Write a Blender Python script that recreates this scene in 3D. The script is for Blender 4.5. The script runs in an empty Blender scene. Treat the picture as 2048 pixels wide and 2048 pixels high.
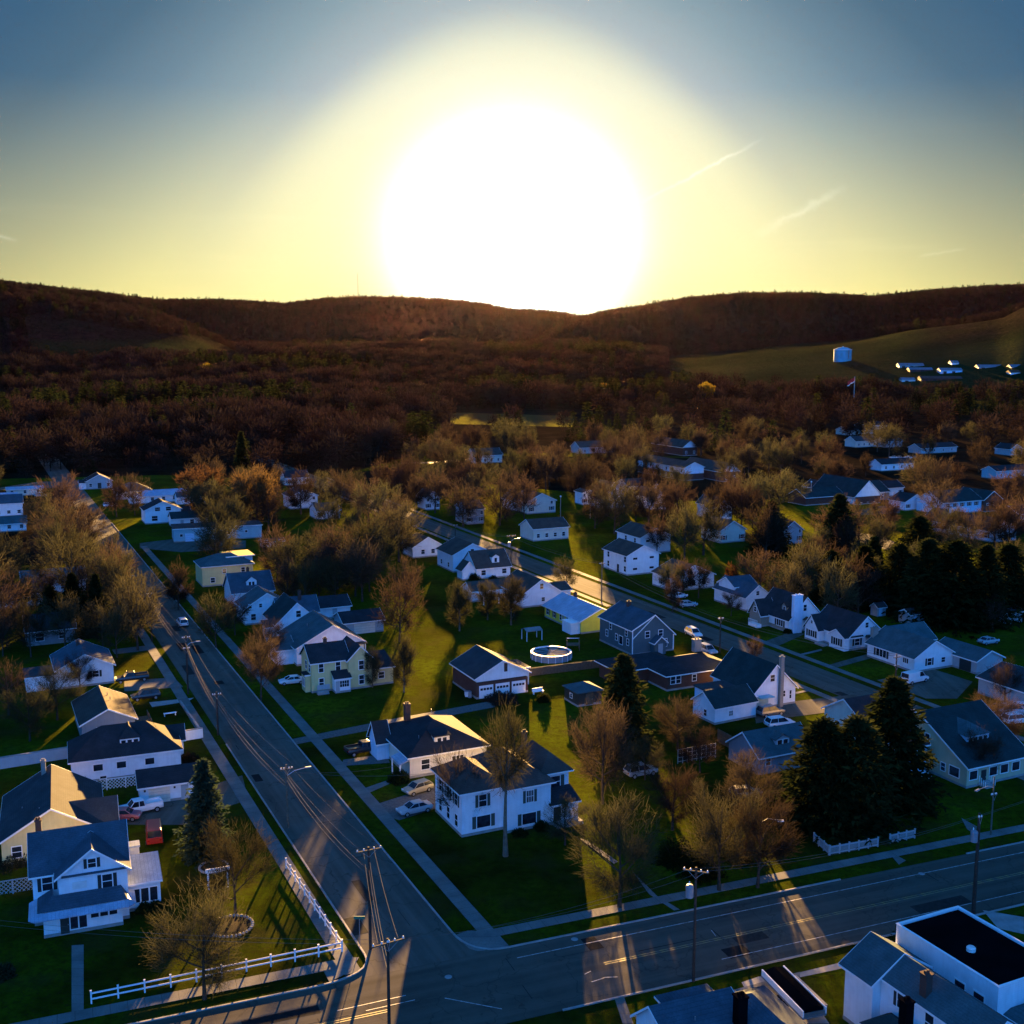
SKY_SAT, SKY_VAL, EXPO = 1.2, 0.003, 3.35
AIR_K, SHEEN = 1.0, 0.06
HAZE = 2.6e-7
REAR_FILL = 2.2
import bpy, math, random
import numpy as np
from mathutils import Vector
R = math.radians
rnd = random.Random(7)
SC = bpy.context.scene
COL = SC.collection
# ---------------------------------------------------------------- camera model (a drone 60 m above the town)
CAM_H = 60.0; PITCH = R(8.5); F = 2300.0
def G(p, z=0.0):
    """point of the plane at height z seen at photograph position p (2048 px frame)"""
    x = p[0]-1024.0; y = 1024.0-p[1]
    dy = F*math.cos(PITCH)+y*math.sin(PITCH); dz = -F*math.sin(PITCH)+y*math.cos(PITCH)
    t = (z-CAM_H)/dz
    return Vector((x*t, dy*t, z))
def proj(v):
    x, y, z = v[0], v[1], v[2]-CAM_H
    d = y*math.cos(PITCH)-z*math.sin(PITCH); u = y*math.sin(PITCH)+z*math.cos(PITCH)
    return (1024+F*x/d, 1024-F*u/d)
CR = {'R1':(0,1500,2.76),'R2':(500,1500,2.76),'R3':(1000,1500,3.22),'R4':(1500,1500,3.5255),'R5':(0,1200,3.22),
      'R6':(500,1200,3.22),'R7':(1000,1150,3.22),'R8':(1450,1150,3.2308),'Q1':(0,900,3.864),'Q2':(400,900,3.864),
      'Q3':(800,850,3.864),'Q4':(1200,850,3.864),'Q5':(1600,850,4.3125),'Q6':(0,550,2.76),'Q7':(650,550,2.76),'Q8':(1348,550,2.76),'D':(0,0,0.94336)}
def K(c, x, y):
    o = CR[c]; return (o[0]+x/o[2], o[1]+y/o[2])
AX = {'A':R(-25.4), 'C':R(-21.4), 'N':0.0}
def uvec(a): return Vector((math.sin(a), math.cos(a), 0))
def vvec(a): return Vector((math.cos(a), -math.sin(a), 0))

# ---------------------------------------------------------------- materials
def _mat(name):
    m = bpy.data.materials.new(name); m.use_nodes = True
    nt = m.node_tree; nt.nodes.clear()
    out = nt.nodes.new('ShaderNodeOutputMaterial')
    return m, nt, out
def L(nt, a, b): nt.links.new(a, b)
def ramp(nt, fac, stops):
    n = nt.nodes.new('ShaderNodeValToRGB'); e = n.color_ramp.elements
    while len(e) < len(stops): e.new(0.5)
    for i, (p, c) in enumerate(stops):
        e[i].position = p; e[i].color = (*c, 1) if len(c) == 3 else c
    L(nt, fac, n.inputs[0]); return n.outputs[0]
def noise(nt, vec, scale, detail=4, rough=0.55):
    n = nt.nodes.new('ShaderNodeTexNoise'); n.inputs['Scale'].default_value = scale
    n.inputs['Detail'].default_value = detail; n.inputs['Roughness'].default_value = rough
    if vec is not None: L(nt, vec, n.inputs['Vector'])
    return n.outputs['Fac']
def coords(nt, kind='Object', scale=None):
    t = nt.nodes.new('ShaderNodeTexCoord'); v = t.outputs[kind]
    if scale:
        mp = nt.nodes.new('ShaderNodeMapping'); mp.inputs['Scale'].default_value = scale
        L(nt, v, mp.inputs[0]); v = mp.outputs[0]
    return v
def mixc(nt, fac, a, b, mode='MIX'):
    n = nt.nodes.new('ShaderNodeMix'); n.data_type = 'RGBA'; n.blend_type = mode
    if isinstance(fac, (int, float)): n.inputs[0].default_value = fac
    else: L(nt, fac, n.inputs[0])
    for s, v in ((6, a), (7, b)):
        if isinstance(v, tuple): n.inputs[s].default_value = (*v, 1)
        else: L(nt, v, n.inputs[s])
    return n.outputs[2]
def bump(nt, h, strength, dist=0.05):
    n = nt.nodes.new('ShaderNodeBump'); n.inputs['Strength'].default_value = strength
    n.inputs['Distance'].default_value = dist; L(nt, h, n.inputs['Height']); return n.outputs[0]
def scalec(c, k): return tuple(max(0, min(1, x*k)) for x in c)
def principled(nt, out, col, rough=0.7, spec=0.3, nrm=None, metal=0):
    b = nt.nodes.new('ShaderNodeBsdfPrincipled')
    if isinstance(col, tuple): b.inputs['Base Color'].default_value = (*col, 1)
    else: L(nt, col, b.inputs['Base Color'])
    if isinstance(rough, (int, float)): b.inputs['Roughness'].default_value = rough
    else: L(nt, rough, b.inputs['Roughness'])
    b.inputs['Specular IOR Level'].default_value = spec; b.inputs['Metallic'].default_value = metal
    if nrm is not None: L(nt, nrm, b.inputs['Normal'])
    L(nt, b.outputs[0], out.inputs[0]); return b
def plain(name, c, rough=0.7, spec=0.3, var=0.15, sc=1.5, metal=0):
    m, nt, out = _mat(name); v = coords(nt)
    f = noise(nt, v, sc, 5)
    col = ramp(nt, f, [(0.3, scalec(c, 1-var)), (0.7, scalec(c, 1+var*0.6))])
    principled(nt, out, col, rough, spec, bump(nt, f, 0.15), metal); return m
def siding(name, c, course=1.6):
    m, nt, out = _mat(name); v = coords(nt)
    w = nt.nodes.new('ShaderNodeTexWave'); w.bands_direction = 'Z'; w.wave_profile = 'SAW'
    w.inputs['Scale'].default_value = course; L(nt, v, w.inputs[0])
    f = noise(nt, v, 0.7, 6, 0.65)
    streak = noise(nt, coords(nt, 'Object', (3, 3, 0.25)), 1.2, 4)
    col = ramp(nt, f, [(0.25, scalec(c, 0.82)), (0.6, c), (0.8, scalec(c, 1.06))])
    col = mixc(nt, ramp(nt, streak, [(0.45, (0, 0, 0)), (0.75, (0.22, 0.22, 0.22))]), col, scalec(c, 0.6))
    col = mixc(nt, ramp(nt, w.outputs['Fac'], [(0.0, (0.35,)*3), (0.14, (0, 0, 0))]), col, scalec(c, 0.55))
    principled(nt, out, col, 0.6, 0.25, bump(nt, w.outputs['Fac'], 0.4, 0.02)); return m
def brickmat(name, c1, c2, mortar):
    m, nt, out = _mat(name)
    t = nt.nodes.new('ShaderNodeTexCoord'); sp = nt.nodes.new('ShaderNodeSeparateXYZ'); L(nt, t.outputs['Object'], sp.inputs[0])
    ad = nt.nodes.new('ShaderNodeMath'); L(nt, sp.outputs[0], ad.inputs[0]); L(nt, sp.outputs[1], ad.inputs[1])
    cb = nt.nodes.new('ShaderNodeCombineXYZ'); L(nt, ad.outputs[0], cb.inputs[0]); L(nt, sp.outputs[2], cb.inputs[1])
    b = nt.nodes.new('ShaderNodeTexBrick'); b.inputs['Scale'].default_value = 1.0
    b.inputs['Brick Width'].default_value = 0.3; b.inputs['Row Height'].default_value = 0.1; b.inputs['Mortar Size'].default_value = 0.012
    b.inputs['Color1'].default_value = (*c1, 1); b.inputs['Color2'].default_value = (*c2, 1); b.inputs['Mortar'].default_value = (*mortar, 1)
    L(nt, cb.outputs[0], b.inputs['Vector'])
    col = mixc(nt, noise(nt, t.outputs['Object'], 0.8), b.outputs['Color'], scalec(c1, 0.6))
    principled(nt, out, col, 0.85, 0.2); return m
def roofmat(name, c, rough=0.85, ribs=False):
    m, nt, out = _mat(name); v = coords(nt)
    f = noise(nt, v, 0.45, 6, 0.7); g = noise(nt, v, 7.0, 3)
    col = ramp(nt, f, [(0.25, scalec(c, 0.65)), (0.5, c), (0.75, scalec(c, 1.45))])
    w = nt.nodes.new('ShaderNodeTexWave'); w.bands_direction = 'X' if ribs else 'Z'; w.wave_profile = 'SAW'
    w.inputs['Scale'].default_value = 0.8 if ribs else 2.2; L(nt, v, w.inputs[0])
    col = mixc(nt, ramp(nt, w.outputs['Fac'], [(0, (0.6,)*3), (0.2, (0, 0, 0))]), col, scalec(c, 0.4))
    col = mixc(nt, ramp(nt, g, [(0.4, (0, 0, 0)), (0.7, (0.5,)*3)]), col, scalec(c, 0.55))
    principled(nt, out, col, 0.9 if not ribs else rough, 0.05 if not ribs else 0.3, bump(nt, g, 0.35, 0.03)); return m
def leafmat(name, c1, c2, trans=0.5, sc=0.5):
    m, nt, out = _mat(name)
    oi = nt.nodes.new('ShaderNodeObjectInfo')
    v = coords(nt); f = noise(nt, v, sc, 3)
    col = ramp(nt, f, [(0.3, c1), (0.7, c2)])
    hs = nt.nodes.new('ShaderNodeHueSaturation'); L(nt, col, hs.inputs['Color'])
    mr = nt.nodes.new('ShaderNodeMapRange'); mr.inputs[3].default_value = 0.65; mr.inputs[4].default_value = 1.4
    L(nt, oi.outputs['Random'], mr.inputs[0]); L(nt, mr.outputs[0], hs.inputs['Value'])
    mh = nt.nodes.new('ShaderNodeMapRange'); mh.inputs[3].default_value = 0.478; mh.inputs[4].default_value = 0.522
    w = nt.nodes.new('ShaderNodeMath'); w.operation = 'FRACT'; ml = nt.nodes.new('ShaderNodeMath'); ml.operation = 'MULTIPLY'; ml.inputs[1].default_value = 7.31
    L(nt, oi.outputs['Random'], ml.inputs[0]); L(nt, ml.outputs[0], w.inputs[0]); L(nt, w.outputs[0], mh.inputs[0]); L(nt, mh.outputs[0], hs.inputs['Hue'])
    d = nt.nodes.new('ShaderNodeBsdfDiffuse'); t = nt.nodes.new('ShaderNodeBsdfTranslucent')
    L(nt, hs.outputs[0], d.inputs[0]); L(nt, hs.outputs[0], t.inputs[0])
    mx = nt.nodes.new('ShaderNodeMixShader'); mx.inputs[0].default_value = trans
    L(nt, d.outputs[0], mx.inputs[1]); L(nt, t.outputs[0], mx.inputs[2]); L(nt, mx.outputs[0], out.inputs[0]); return m
def emat(name, c, s):
    m, nt, out = _mat(name); e = nt.nodes.new('ShaderNodeEmission'); e.inputs[0].default_value = (*c, 1); e.inputs[1].default_value = s
    L(nt, e.outputs[0], out.inputs[0]); return m

M = {}
M['white'] = siding('white_siding', (0.74, 0.80, 0.84))
M['offwhite'] = siding('offwhite_siding', (0.68, 0.64, 0.54))
M['bluewhite'] = siding('pale_blue_siding', (0.50, 0.70, 0.86))
M['cream'] = siding('cream_siding', (0.68, 0.58, 0.27))
M['yellow'] = siding('yellow_siding', (0.80, 0.68, 0.08))
M['tan'] = siding('tan_siding', (0.52, 0.45, 0.29))
M['greyside'] = siding('grey_siding', (0.22, 0.25, 0.28))
M['grey'] = siding('light_grey_siding', (0.36, 0.40, 0.42))
M['tealside'] = siding('slate_teal_siding', (0.075, 0.12, 0.13))
M['aqua'] = siding('aqua_panel', (0.30, 0.48, 0.52), 0.6)
M['brick'] = brickmat('red_brick', (0.11, 0.045, 0.03), (0.07, 0.03, 0.022), (0.12, 0.1, 0.09))
M['stone'] = brickmat('pale_stone', (0.30, 0.27, 0.21), (0.22, 0.2, 0.16), (0.3, 0.28, 0.25))
M['trim'] = plain('white_trim', (0.80, 0.80, 0.80), 0.5, 0.3, 0.06)
M['darktrim'] = plain('dark_trim', (0.03, 0.035, 0.03), 0.6)
M['shutter'] = plain('dark_shutter', (0.02, 0.026, 0.026), 0.6)
M['greenshutter'] = plain('green_shutter', (0.045, 0.07, 0.06), 0.6)
M['r_dark'] = roofmat('dark_shingle', (0.030, 0.033, 0.036))
M['r_grey'] = roofmat('grey_shingle', (0.050, 0.054, 0.056))
M['r_blue'] = roofmat('slate_blue_shingle', (0.060, 0.085, 0.105))
M['r_teal'] = roofmat('teal_shingle', (0.062, 0.100, 0.105))
M['r_green'] = roofmat('dark_green_shingle', (0.022, 0.042, 0.042))
M['r_brown'] = roofmat('brown_shingle', (0.075, 0.060, 0.050))
M['r_metal'] = roofmat('pale_metal_roofing', (0.34, 0.40, 0.50), 0.4, True)
M['r_pale'] = roofmat('pale_factory_roof', (0.15, 0.175, 0.21), 0.8, True)
M['r_black'] = plain('black_roof_membrane', (0.004, 0.004, 0.005), 1.0, 0.0, 0.3, 0.4)
M['chim'] = brickmat('chimney_brick', (0.10, 0.05, 0.04), (0.08, 0.04, 0.03), (0.1, 0.09, 0.08))
M['chimstone'] = brickmat('chimney_stone', (0.30, 0.28, 0.25), (0.24, 0.23, 0.2), (0.3, 0.3, 0.28))
M['wood'] = plain('weathered_wood', (0.12, 0.085, 0.055), 0.85, 0.1, 0.35, 3)
M['pole'] = plain('creosote_pole', (0.045, 0.035, 0.028), 0.85, 0.15, 0.35, 4)
M['metal'] = plain('galvanised_metal', (0.45, 0.47, 0.5), 0.35, 0.5, 0.1, 3, 0.8)
M['wire'] = plain('aluminium_wire', (0.10, 0.095, 0.085), 0.9, 0.1, 0.1, 3, 0.0)
M['xform'] = plain('transformer_grey', (0.20, 0.23, 0.26), 0.45)
M['ceramic'] = plain('white_insulator', (0.7, 0.7, 0.68), 0.3)
M['tyre'] = plain('tyre_rubber', (0.012, 0.012, 0.013), 0.9, 0.1)
M['rim'] = plain('alloy_rim', (0.4, 0.42, 0.44), 0.35, 0.5, 0.1, 3, 0.6)
M['bark'] = plain('bark', (0.060, 0.046, 0.035), 0.95, 0.05, 0.4, 3)
M['palebark'] = plain('pale_bark', (0.14, 0.115, 0.085), 0.95, 0.05, 0.4, 3)
M['concrete'] = plain('concrete', (0.27, 0.265, 0.25), 0.8, 0.3, 0.25, 0.9)
M['gravel'] = plain('gravel', (0.12, 0.115, 0.105), 0.9, 0.2, 0.4, 3)
M['mulch'] = plain('mulch', (0.03, 0.02, 0.014), 0.95, 0.05, 0.5, 5)
M['fence'] = plain('white_vinyl', (0.80, 0.80, 0.80), 0.45, 0.35, 0.05)
M['lamp_red'] = plain('red_lens', (0.35, 0.01, 0.008), 0.25, 0.5)
M['lamp_clear'] = plain('clear_lens', (0.7, 0.7, 0.7), 0.2, 0.5)
M['red'] = plain('red_cloth', (0.55, 0.02, 0.02), 0.7)
M['poolcover'] = plain('pool_cover', (0.20, 0.20, 0.20), 1.0, 0.0, 0.25, 0.8)
M['poolwall'] = plain('pool_wall', (0.30, 0.30, 0.31), 0.5, 0.3, 0.15, 2)
M['bluetank'] = plain('blue_tank_paint', (0.10, 0.36, 0.46), 0.5, 0.3, 0.12, 0.2)
M['sign'] = plain('green_sign', (0.02, 0.16, 0.10), 0.4)
M['signback'] = plain('sign_steel', (0.2, 0.2, 0.2), 0.5)
M['sunlit_roof'] = plain('sunlit_roof_panel', (0.5, 0.3, 0.03), 0.6)  # orange of the low sun put into this flat roof's colour
def glassmat():
    m, nt, out = _mat('window_glass'); v = coords(nt); f = noise(nt, v, 0.8, 2)
    col = ramp(nt, f, [(0.35, (0.006, 0.008, 0.012)), (0.7, (0.035, 0.045, 0.06))])
    principled(nt, out, col, 0.12, 0.3); return m
M['glass'] = glassmat()
def paint(name, c):
    m, nt, out = _mat(name); f = noise(nt, coords(nt), 1.2, 3)
    b = principled(nt, out, ramp(nt, f, [(0.3, scalec(c, 0.88)), (0.7, c)]), 0.35, 0.5)
    b.inputs['Coat Weight'].default_value = 0.6; b.inputs['Coat Roughness'].default_value = 0.08; return m
for k, c in dict(white=(0.75, 0.76, 0.77), black=(0.012, 0.012, 0.014), silver=(0.36, 0.38, 0.4), grey=(0.12, 0.125, 0.13), red=(0.32, 0.02, 0.02), pink=(0.42, 0.1, 0.12), blue=(0.03, 0.06, 0.16), tan=(0.3, 0.27, 0.2)).items():
    M['p_'+k] = paint('paint_'+k, c)

# ---------------------------------------------------------------- mesh builder
class MB:
    def __init__(s): s.v = []; s.f = []; s.mi = []; s.cur = 0
    def poly(s, pts, rev=False):
        i = len(s.v); s.v += [tuple(p) for p in pts]; n = list(range(i, i+len(pts)))
        s.f.append(n[::-1] if rev else n); s.mi.append(s.cur)
    def hexa(s, p):
        """8 corners: bottom ring 0-3, top ring 4-7, counter-clockwise seen from above"""
        i = len(s.v); s.v += [tuple(q) for q in p]
        for q in ((3, 2, 1, 0), (4, 5, 6, 7), (0, 1, 5, 4), (1, 2, 6, 5), (2, 3, 7, 6), (3, 0, 4, 7)):
            s.f.append([i+k for k in q]); s.mi.append(s.cur)
    def box(s, x0, x1, y0, y1, z0, z1):
        s.hexa([(x0, y0, z0), (x1, y0, z0), (x1, y1, z0), (x0, y1, z0), (x0, y0, z1), (x1, y0, z1), (x1, y1, z1), (x0, y1, z1)])
    def prism(s, ring, d):
        """closed ring of 3-D points extruded by vector d"""
        i = len(s.v); n = len(ring); d = Vector(d)
        s.v += [tuple(p) for p in ring]+[tuple(Vector(p)+d) for p in ring]
        s.f.append(list(range(i, i+n))[::-1]); s.f.append(list(range(i+n, i+2*n))); s.mi += [s.cur]*2
        for k in range(n):
            s.f.append([i+k, i+(k+1) % n, i+n+(k+1) % n, i+n+k]); s.mi.append(s.cur)
    def tube(s, pts, rad, n=6, cap=True):
        pts = [Vector(p) for p in pts]
        if not hasattr(rad, '__len__'): rad = [rad]*len(pts)
        i0 = len(s.v)
        for k, p in enumerate(pts):
            t = (pts[min(k+1, len(pts)-1)]-pts[max(k-1, 0)]).normalized()
            a = t.cross(Vector((0, 0, 1)) if abs(t.z) < 0.95 else Vector((1, 0, 0))).normalized(); b = t.cross(a)
            for j in range(n):
                w = 2*math.pi*j/n; s.v.append(tuple(p+(a*math.cos(w)+b*math.sin(w))*rad[k]))
        for k in range(len(pts)-1):
            for j in range(n):
                q = i0+k*n; s.f.append([q+j, q+(j+1) % n, q+n+(j+1) % n, q+n+j]); s.mi.append(s.cur)
        if cap:
            s.f.append([i0+j for j in range(n)][::-1]); e = i0+(len(pts)-1)*n; s.f.append([e+j for j in range(n)]); s.mi += [s.cur]*2
    def lathe(s, prof, n=24, c=(0, 0)):
        i0 = len(s.v)
        for r, z in prof:
            for j in range(n):
                w = 2*math.pi*j/n; s.v.append((c[0]+r*math.cos(w), c[1]+r*math.sin(w), z))
        for k in range(len(prof)-1):
            for j in range(n):
                q = i0+k*n; s.f.append([q+j, q+(j+1) % n, q+n+(j+1) % n, q+n+j]); s.mi.append(s.cur)
    def mesh(s, name, mats, smooth=False):
        me = bpy.data.meshes.new(name); me.from_pydata(s.v, [], s.f)
        for m in (mats if isinstance(mats, (list, tuple)) else [mats]): me.materials.append(m)
        if isinstance(mats, (list, tuple)): me.polygons.foreach_set('material_index', s.mi)
        if smooth: me.polygons.foreach_set('use_smooth', [True]*len(me.polygons))
        me.update(); return me
def link(name, me, parent=None, loc=(0, 0, 0), rz=0.0, sc=None):
    o = bpy.data.objects.new(name, me); COL.objects.link(o)
    o.location = loc; o.rotation_euler = (0, 0, rz)
    if sc: o.scale = (sc, sc, sc) if isinstance(sc, (int, float)) else sc
    if parent: o.parent = parent
    return o
def obj(name, mb, mat, parent=None, smooth=False, **k): return link(name, mb.mesh(name, mat, smooth), parent, **k)
def tag(o, label, cat, group=None, kind=None):
    if label: o['label'] = label
    if cat: o['category'] = cat
    if group: o['group'] = group
    if kind: o['kind'] = kind
    return o
def thing(name, label, cat, loc=(0, 0, 0), rz=0.0, group=None):
    o = bpy.data.objects.new(name, None); COL.objects.link(o); o.empty_display_size = 0.5
    o.location = loc; o.rotation_euler = (0, 0, rz); return tag(o, label, cat, group)
def struct(o): o['kind'] = 'structure'; return o
def dup(root, loc, rz=0.0, sc=None, label=None, group=None):
    r = root.copy(); COL.objects.link(r); r.location = loc; r.rotation_euler = (0, 0, rz)
    if sc: r.scale = (sc, sc, sc) if isinstance(sc, (int, float)) else sc
    if label: r['label'] = label
    if group: r['group'] = group
    for ch in KIDS.get(root.name, ()):
        c = ch.copy(); COL.objects.link(c); c.parent = r
        for g in KIDS.get(ch.name, ()):
            d = g.copy(); COL.objects.link(d); d.parent = c
    return r
KIDS = {}
def index_kids(root):
    KIDS[root.name] = [o for o in bpy.data.objects if o.parent == root]
    for c in KIDS[root.name]: KIDS[c.name] = [o for o in bpy.data.objects if o.parent == c]
# ---------------------------------------------------------------- camera, light, sky
cam = bpy.data.cameras.new('camera'); cam.sensor_width = 36; cam.lens = 36*F/2048; cam.clip_start = 1; cam.clip_end = 20000
co = bpy.data.objects.new('camera', cam); COL.objects.link(co); co.location = (0, 0, CAM_H); co.rotation_euler = (math.pi/2-PITCH, 0, 0); SC.camera = co
SUN_AZ, SUN_EL = R(0.7), R(6.0)
sdir = Vector((math.sin(SUN_AZ)*math.cos(SUN_EL), math.cos(SUN_AZ)*math.cos(SUN_EL), math.sin(SUN_EL)))
sl = bpy.data.lights.new('sun', 'SUN'); sl.energy = 5.0; sl.color = (1.0, 0.55, 0.16); sl.angle = R(0.5)
so = bpy.data.objects.new('sun', sl); COL.objects.link(so); so.rotation_euler = (-sdir).to_track_quat('-Z', 'Y').to_euler()
W = bpy.data.worlds.new('World'); SC.world = W; W.use_nodes = True
nt = W.node_tree; nt.nodes.clear(); wo = nt.nodes.new('ShaderNodeOutputWorld'); bg = nt.nodes.new('ShaderNodeBackground')
sky = nt.nodes.new('ShaderNodeTexSky'); sky.sky_type = 'NISHITA'; sky.sun_disc = False
sky.sun_elevation = SUN_EL; sky.sun_rotation = SUN_AZ; sky.air_density = 1.0; sky.dust_density = 1.2; sky.ozone_density = 3.0
hsv = nt.nodes.new('ShaderNodeHueSaturation'); hsv.inputs['Saturation'].default_value = SKY_SAT; hsv.inputs['Value'].default_value = SKY_VAL
L(nt, sky.outputs[0], hsv.inputs['Color'])
tc = nt.nodes.new('ShaderNodeTexCoord'); dt = nt.nodes.new('ShaderNodeVectorMath'); dt.operation = 'DOT_PRODUCT'
L(nt, tc.outputs['Generated'], dt.inputs[0]); dt.inputs[1].default_value = tuple(sdir)
def mth(op, a, b=0.0, c=None, clamp=False):
    n = nt.nodes.new('ShaderNodeMath'); n.operation = op; n.use_clamp = clamp
    for i, q in enumerate((a, b, c)):
        if q is None: continue
        if isinstance(q, (int, float)): n.inputs[i].default_value = q
        else: L(nt, q, n.inputs[i])
    return n.outputs[0]
sep = nt.nodes.new('ShaderNodeSeparateXYZ'); L(nt, tc.outputs['Generated'], sep.inputs[0]); dx, dy, dz = sep.outputs
# the air round the low sun: q is an angle from the sun, flattened along the horizon
q2 = mth('ADD', mth('POWER', mth('MULTIPLY', mth('ABSOLUTE', dx), mth('ADD', 0.46, mth('MULTIPLY', mth('DIVIDE', dz, 0.26, clamp=True), 0.50))), 2.0), mth('POWER', mth('ABSOLUTE', mth('SUBTRACT', dz, sdir.z)), 2.0))
q = mth('ADD', mth('SQRT', q2), mth('MAXIMUM', mth('MULTIPLY', mth('SUBTRACT', 0.75, dy), 0.8), 0.0))
qn = mth('DIVIDE', q, 2.0)
low = ramp(nt, qn, [(0.0, (1, 0.97, 0.6)), (0.05, (1, 0.95, 0.42)), (0.085, (1.0, 0.90, 0.30)), (0.115, (0.64, 0.57, 0.19)), (0.145, (0.42, 0.40, 0.165)), (0.22, (0.26, 0.265, 0.16)), (0.4, (0.045, 0.12, 0.24)), (1.0, (0.06, 0.36, 1.0))])
high = ramp(nt, qn, [(0.0, (1, 1, 0.9)), (0.05, (1, 0.98, 0.72)), (0.064, (0.86, 0.87, 0.66)), (0.080, (0.42, 0.50, 0.53)), (0.102, (0.25, 0.36, 0.42)), (0.125, (0.145, 0.245, 0.325)), (0.152, (0.070, 0.152, 0.235)), (0.180, (0.044, 0.120, 0.215)), (0.21, (0.034, 0.108, 0.225)), (0.35, (0.022, 0.105, 0.32)), (0.6, (0.020, 0.13, 0.42)), (1.0, (0.035, 0.24, 0.85))])
lowness = mth('SUBTRACT', 1.0, mth('DIVIDE', dz, 0.20, clamp=True))
air_ = mixc(nt, lowness, high, low)
th = mth('SQRT', mth('ADD', mth('POWER', mth('ABSOLUTE', mth('MULTIPLY', mth('SUBTRACT', dx, 0.0), 0.93)), 2.0), mth('ADD', mth('POWER', mth('ABSOLUTE', mth('SUBTRACT', dz, 0.083)), 2.0), mth('MULTIPLY', mth('MAXIMUM', mth('MULTIPLY', dy, -1.0), 0.0), 9.0))))
def vscale0(a, k):
    n = nt.nodes.new('ShaderNodeVectorMath'); n.operation = 'SCALE'; L(nt, a, n.inputs[0]); L(nt, k, n.inputs['Scale']); return n.outputs[0]
air = vscale0(air_, mth('ADD', 1.0, mth('MULTIPLY', mth('MAXIMUM', mth('MULTIPLY', dy, -1.0), 0.0), REAR_FILL)))  # sky behind the camera boosted, added fill for the shaded walls facing it
core = mth('MULTIPLY', mth('POWER', 2.718, mth('MULTIPLY', mth('POWER', mth('DIVIDE', th, 0.078), 3.2), -1.0)), 4.0)
# thin streaks of high cloud
stv = nt.nodes.new('ShaderNodeMapping'); stv.inputs['Rotation'].default_value = (0, R(28), 0); stv.inputs['Scale'].default_value = (3, 1, 42); L(nt, tc.outputs['Generated'], stv.inputs[0])
wisp = ramp(nt, noise(nt, stv.outputs[0], 1.6, 4, 0.6), [(0.60, (0, 0, 0)), (0.80, (0.10, 0.095, 0.06))])
def vadd(a, b):
    n = nt.nodes.new('ShaderNodeVectorMath'); n.operation = 'ADD'; L(nt, a, n.inputs[0]); L(nt, b, n.inputs[1]); return n.outputs[0]
def vscale(a, k):
    n = nt.nodes.new('ShaderNodeVectorMath'); n.operation = 'SCALE'; L(nt, a, n.inputs[0])
    if isinstance(k, (int, float)): n.inputs['Scale'].default_value = k
    else: L(nt, k, n.inputs['Scale'])
    return n.outputs[0]
def contrail(a0, e0, a1, e1, w, k):
    L_ = math.hypot(a1-a0, e1-e0); ux, uz = (a1-a0)/L_, (e1-e0)/L_
    t = mth('DIVIDE', mth('ADD', mth('MULTIPLY', mth('SUBTRACT', dx, a0), ux), mth('MULTIPLY', mth('SUBTRACT', dz, e0), uz)), L_)
    d = mth('ADD', mth('MULTIPLY', mth('SUBTRACT', dx, a0), -uz), mth('MULTIPLY', mth('SUBTRACT', dz, e0), ux))
    wb = mth('MULTIPLY', mth('SUBTRACT', noise(nt, tc.outputs['Generated'], 60, 4, 0.7), 0.5), w*5)
    prof = mth('POWER', 2.718, mth('MULTIPLY', mth('POWER', mth('DIVIDE', mth('ABSOLUTE', mth('ADD', d, wb)), w), 2.0), -1.0))
    ends = mth('MULTIPLY', mth('MULTIPLY', mth('MULTIPLY', t, mth('SUBTRACT', 1.0, t), clamp=True), 4.0), mth('GREATER_THAN', dy, 0.0))
    return mth('MULTIPLY', mth('MULTIPLY', prof, ends), mth('MULTIPLY', noise(nt, tc.outputs['Generated'], 45, 3), k))
trl = mth('ADD', mth('ADD', contrail(0.105, 0.112, 0.205, 0.162, 0.0013, 0.5), contrail(0.20, 0.085, 0.272, 0.123, 0.003, 0.3)), mth('ADD', contrail(-0.42, 0.087, -0.385, 0.076, 0.0013, 0.3), contrail(0.325, 0.066, 0.36, 0.072, 0.001, 0.25)))
cm = nt.nodes.new('ShaderNodeCombineXYZ')
core = mth('ADD', core, trl)
for i, k in enumerate((1.0, 0.98, 0.9)): L(nt, mth('MULTIPLY', core, k), cm.inputs[i])
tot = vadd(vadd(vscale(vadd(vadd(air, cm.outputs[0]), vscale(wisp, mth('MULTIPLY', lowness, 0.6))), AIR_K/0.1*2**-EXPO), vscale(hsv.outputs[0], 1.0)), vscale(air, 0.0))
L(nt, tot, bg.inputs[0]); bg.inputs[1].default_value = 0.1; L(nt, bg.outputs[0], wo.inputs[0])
SC.view_settings.view_transform = 'Standard'; SC.view_settings.look = 'None'; SC.view_settings.exposure = EXPO; SC.view_settings.gamma = 1.0
SC.render.engine = 'CYCLES'; SC.render.resolution_x = 1024; SC.render.resolution_y = 1024
SC.cycles.max_bounces = 5; SC.cycles.diffuse_bounces = 2; SC.cycles.transparent_max_bounces = 8; SC.cycles.volume_bounces = 0

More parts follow.
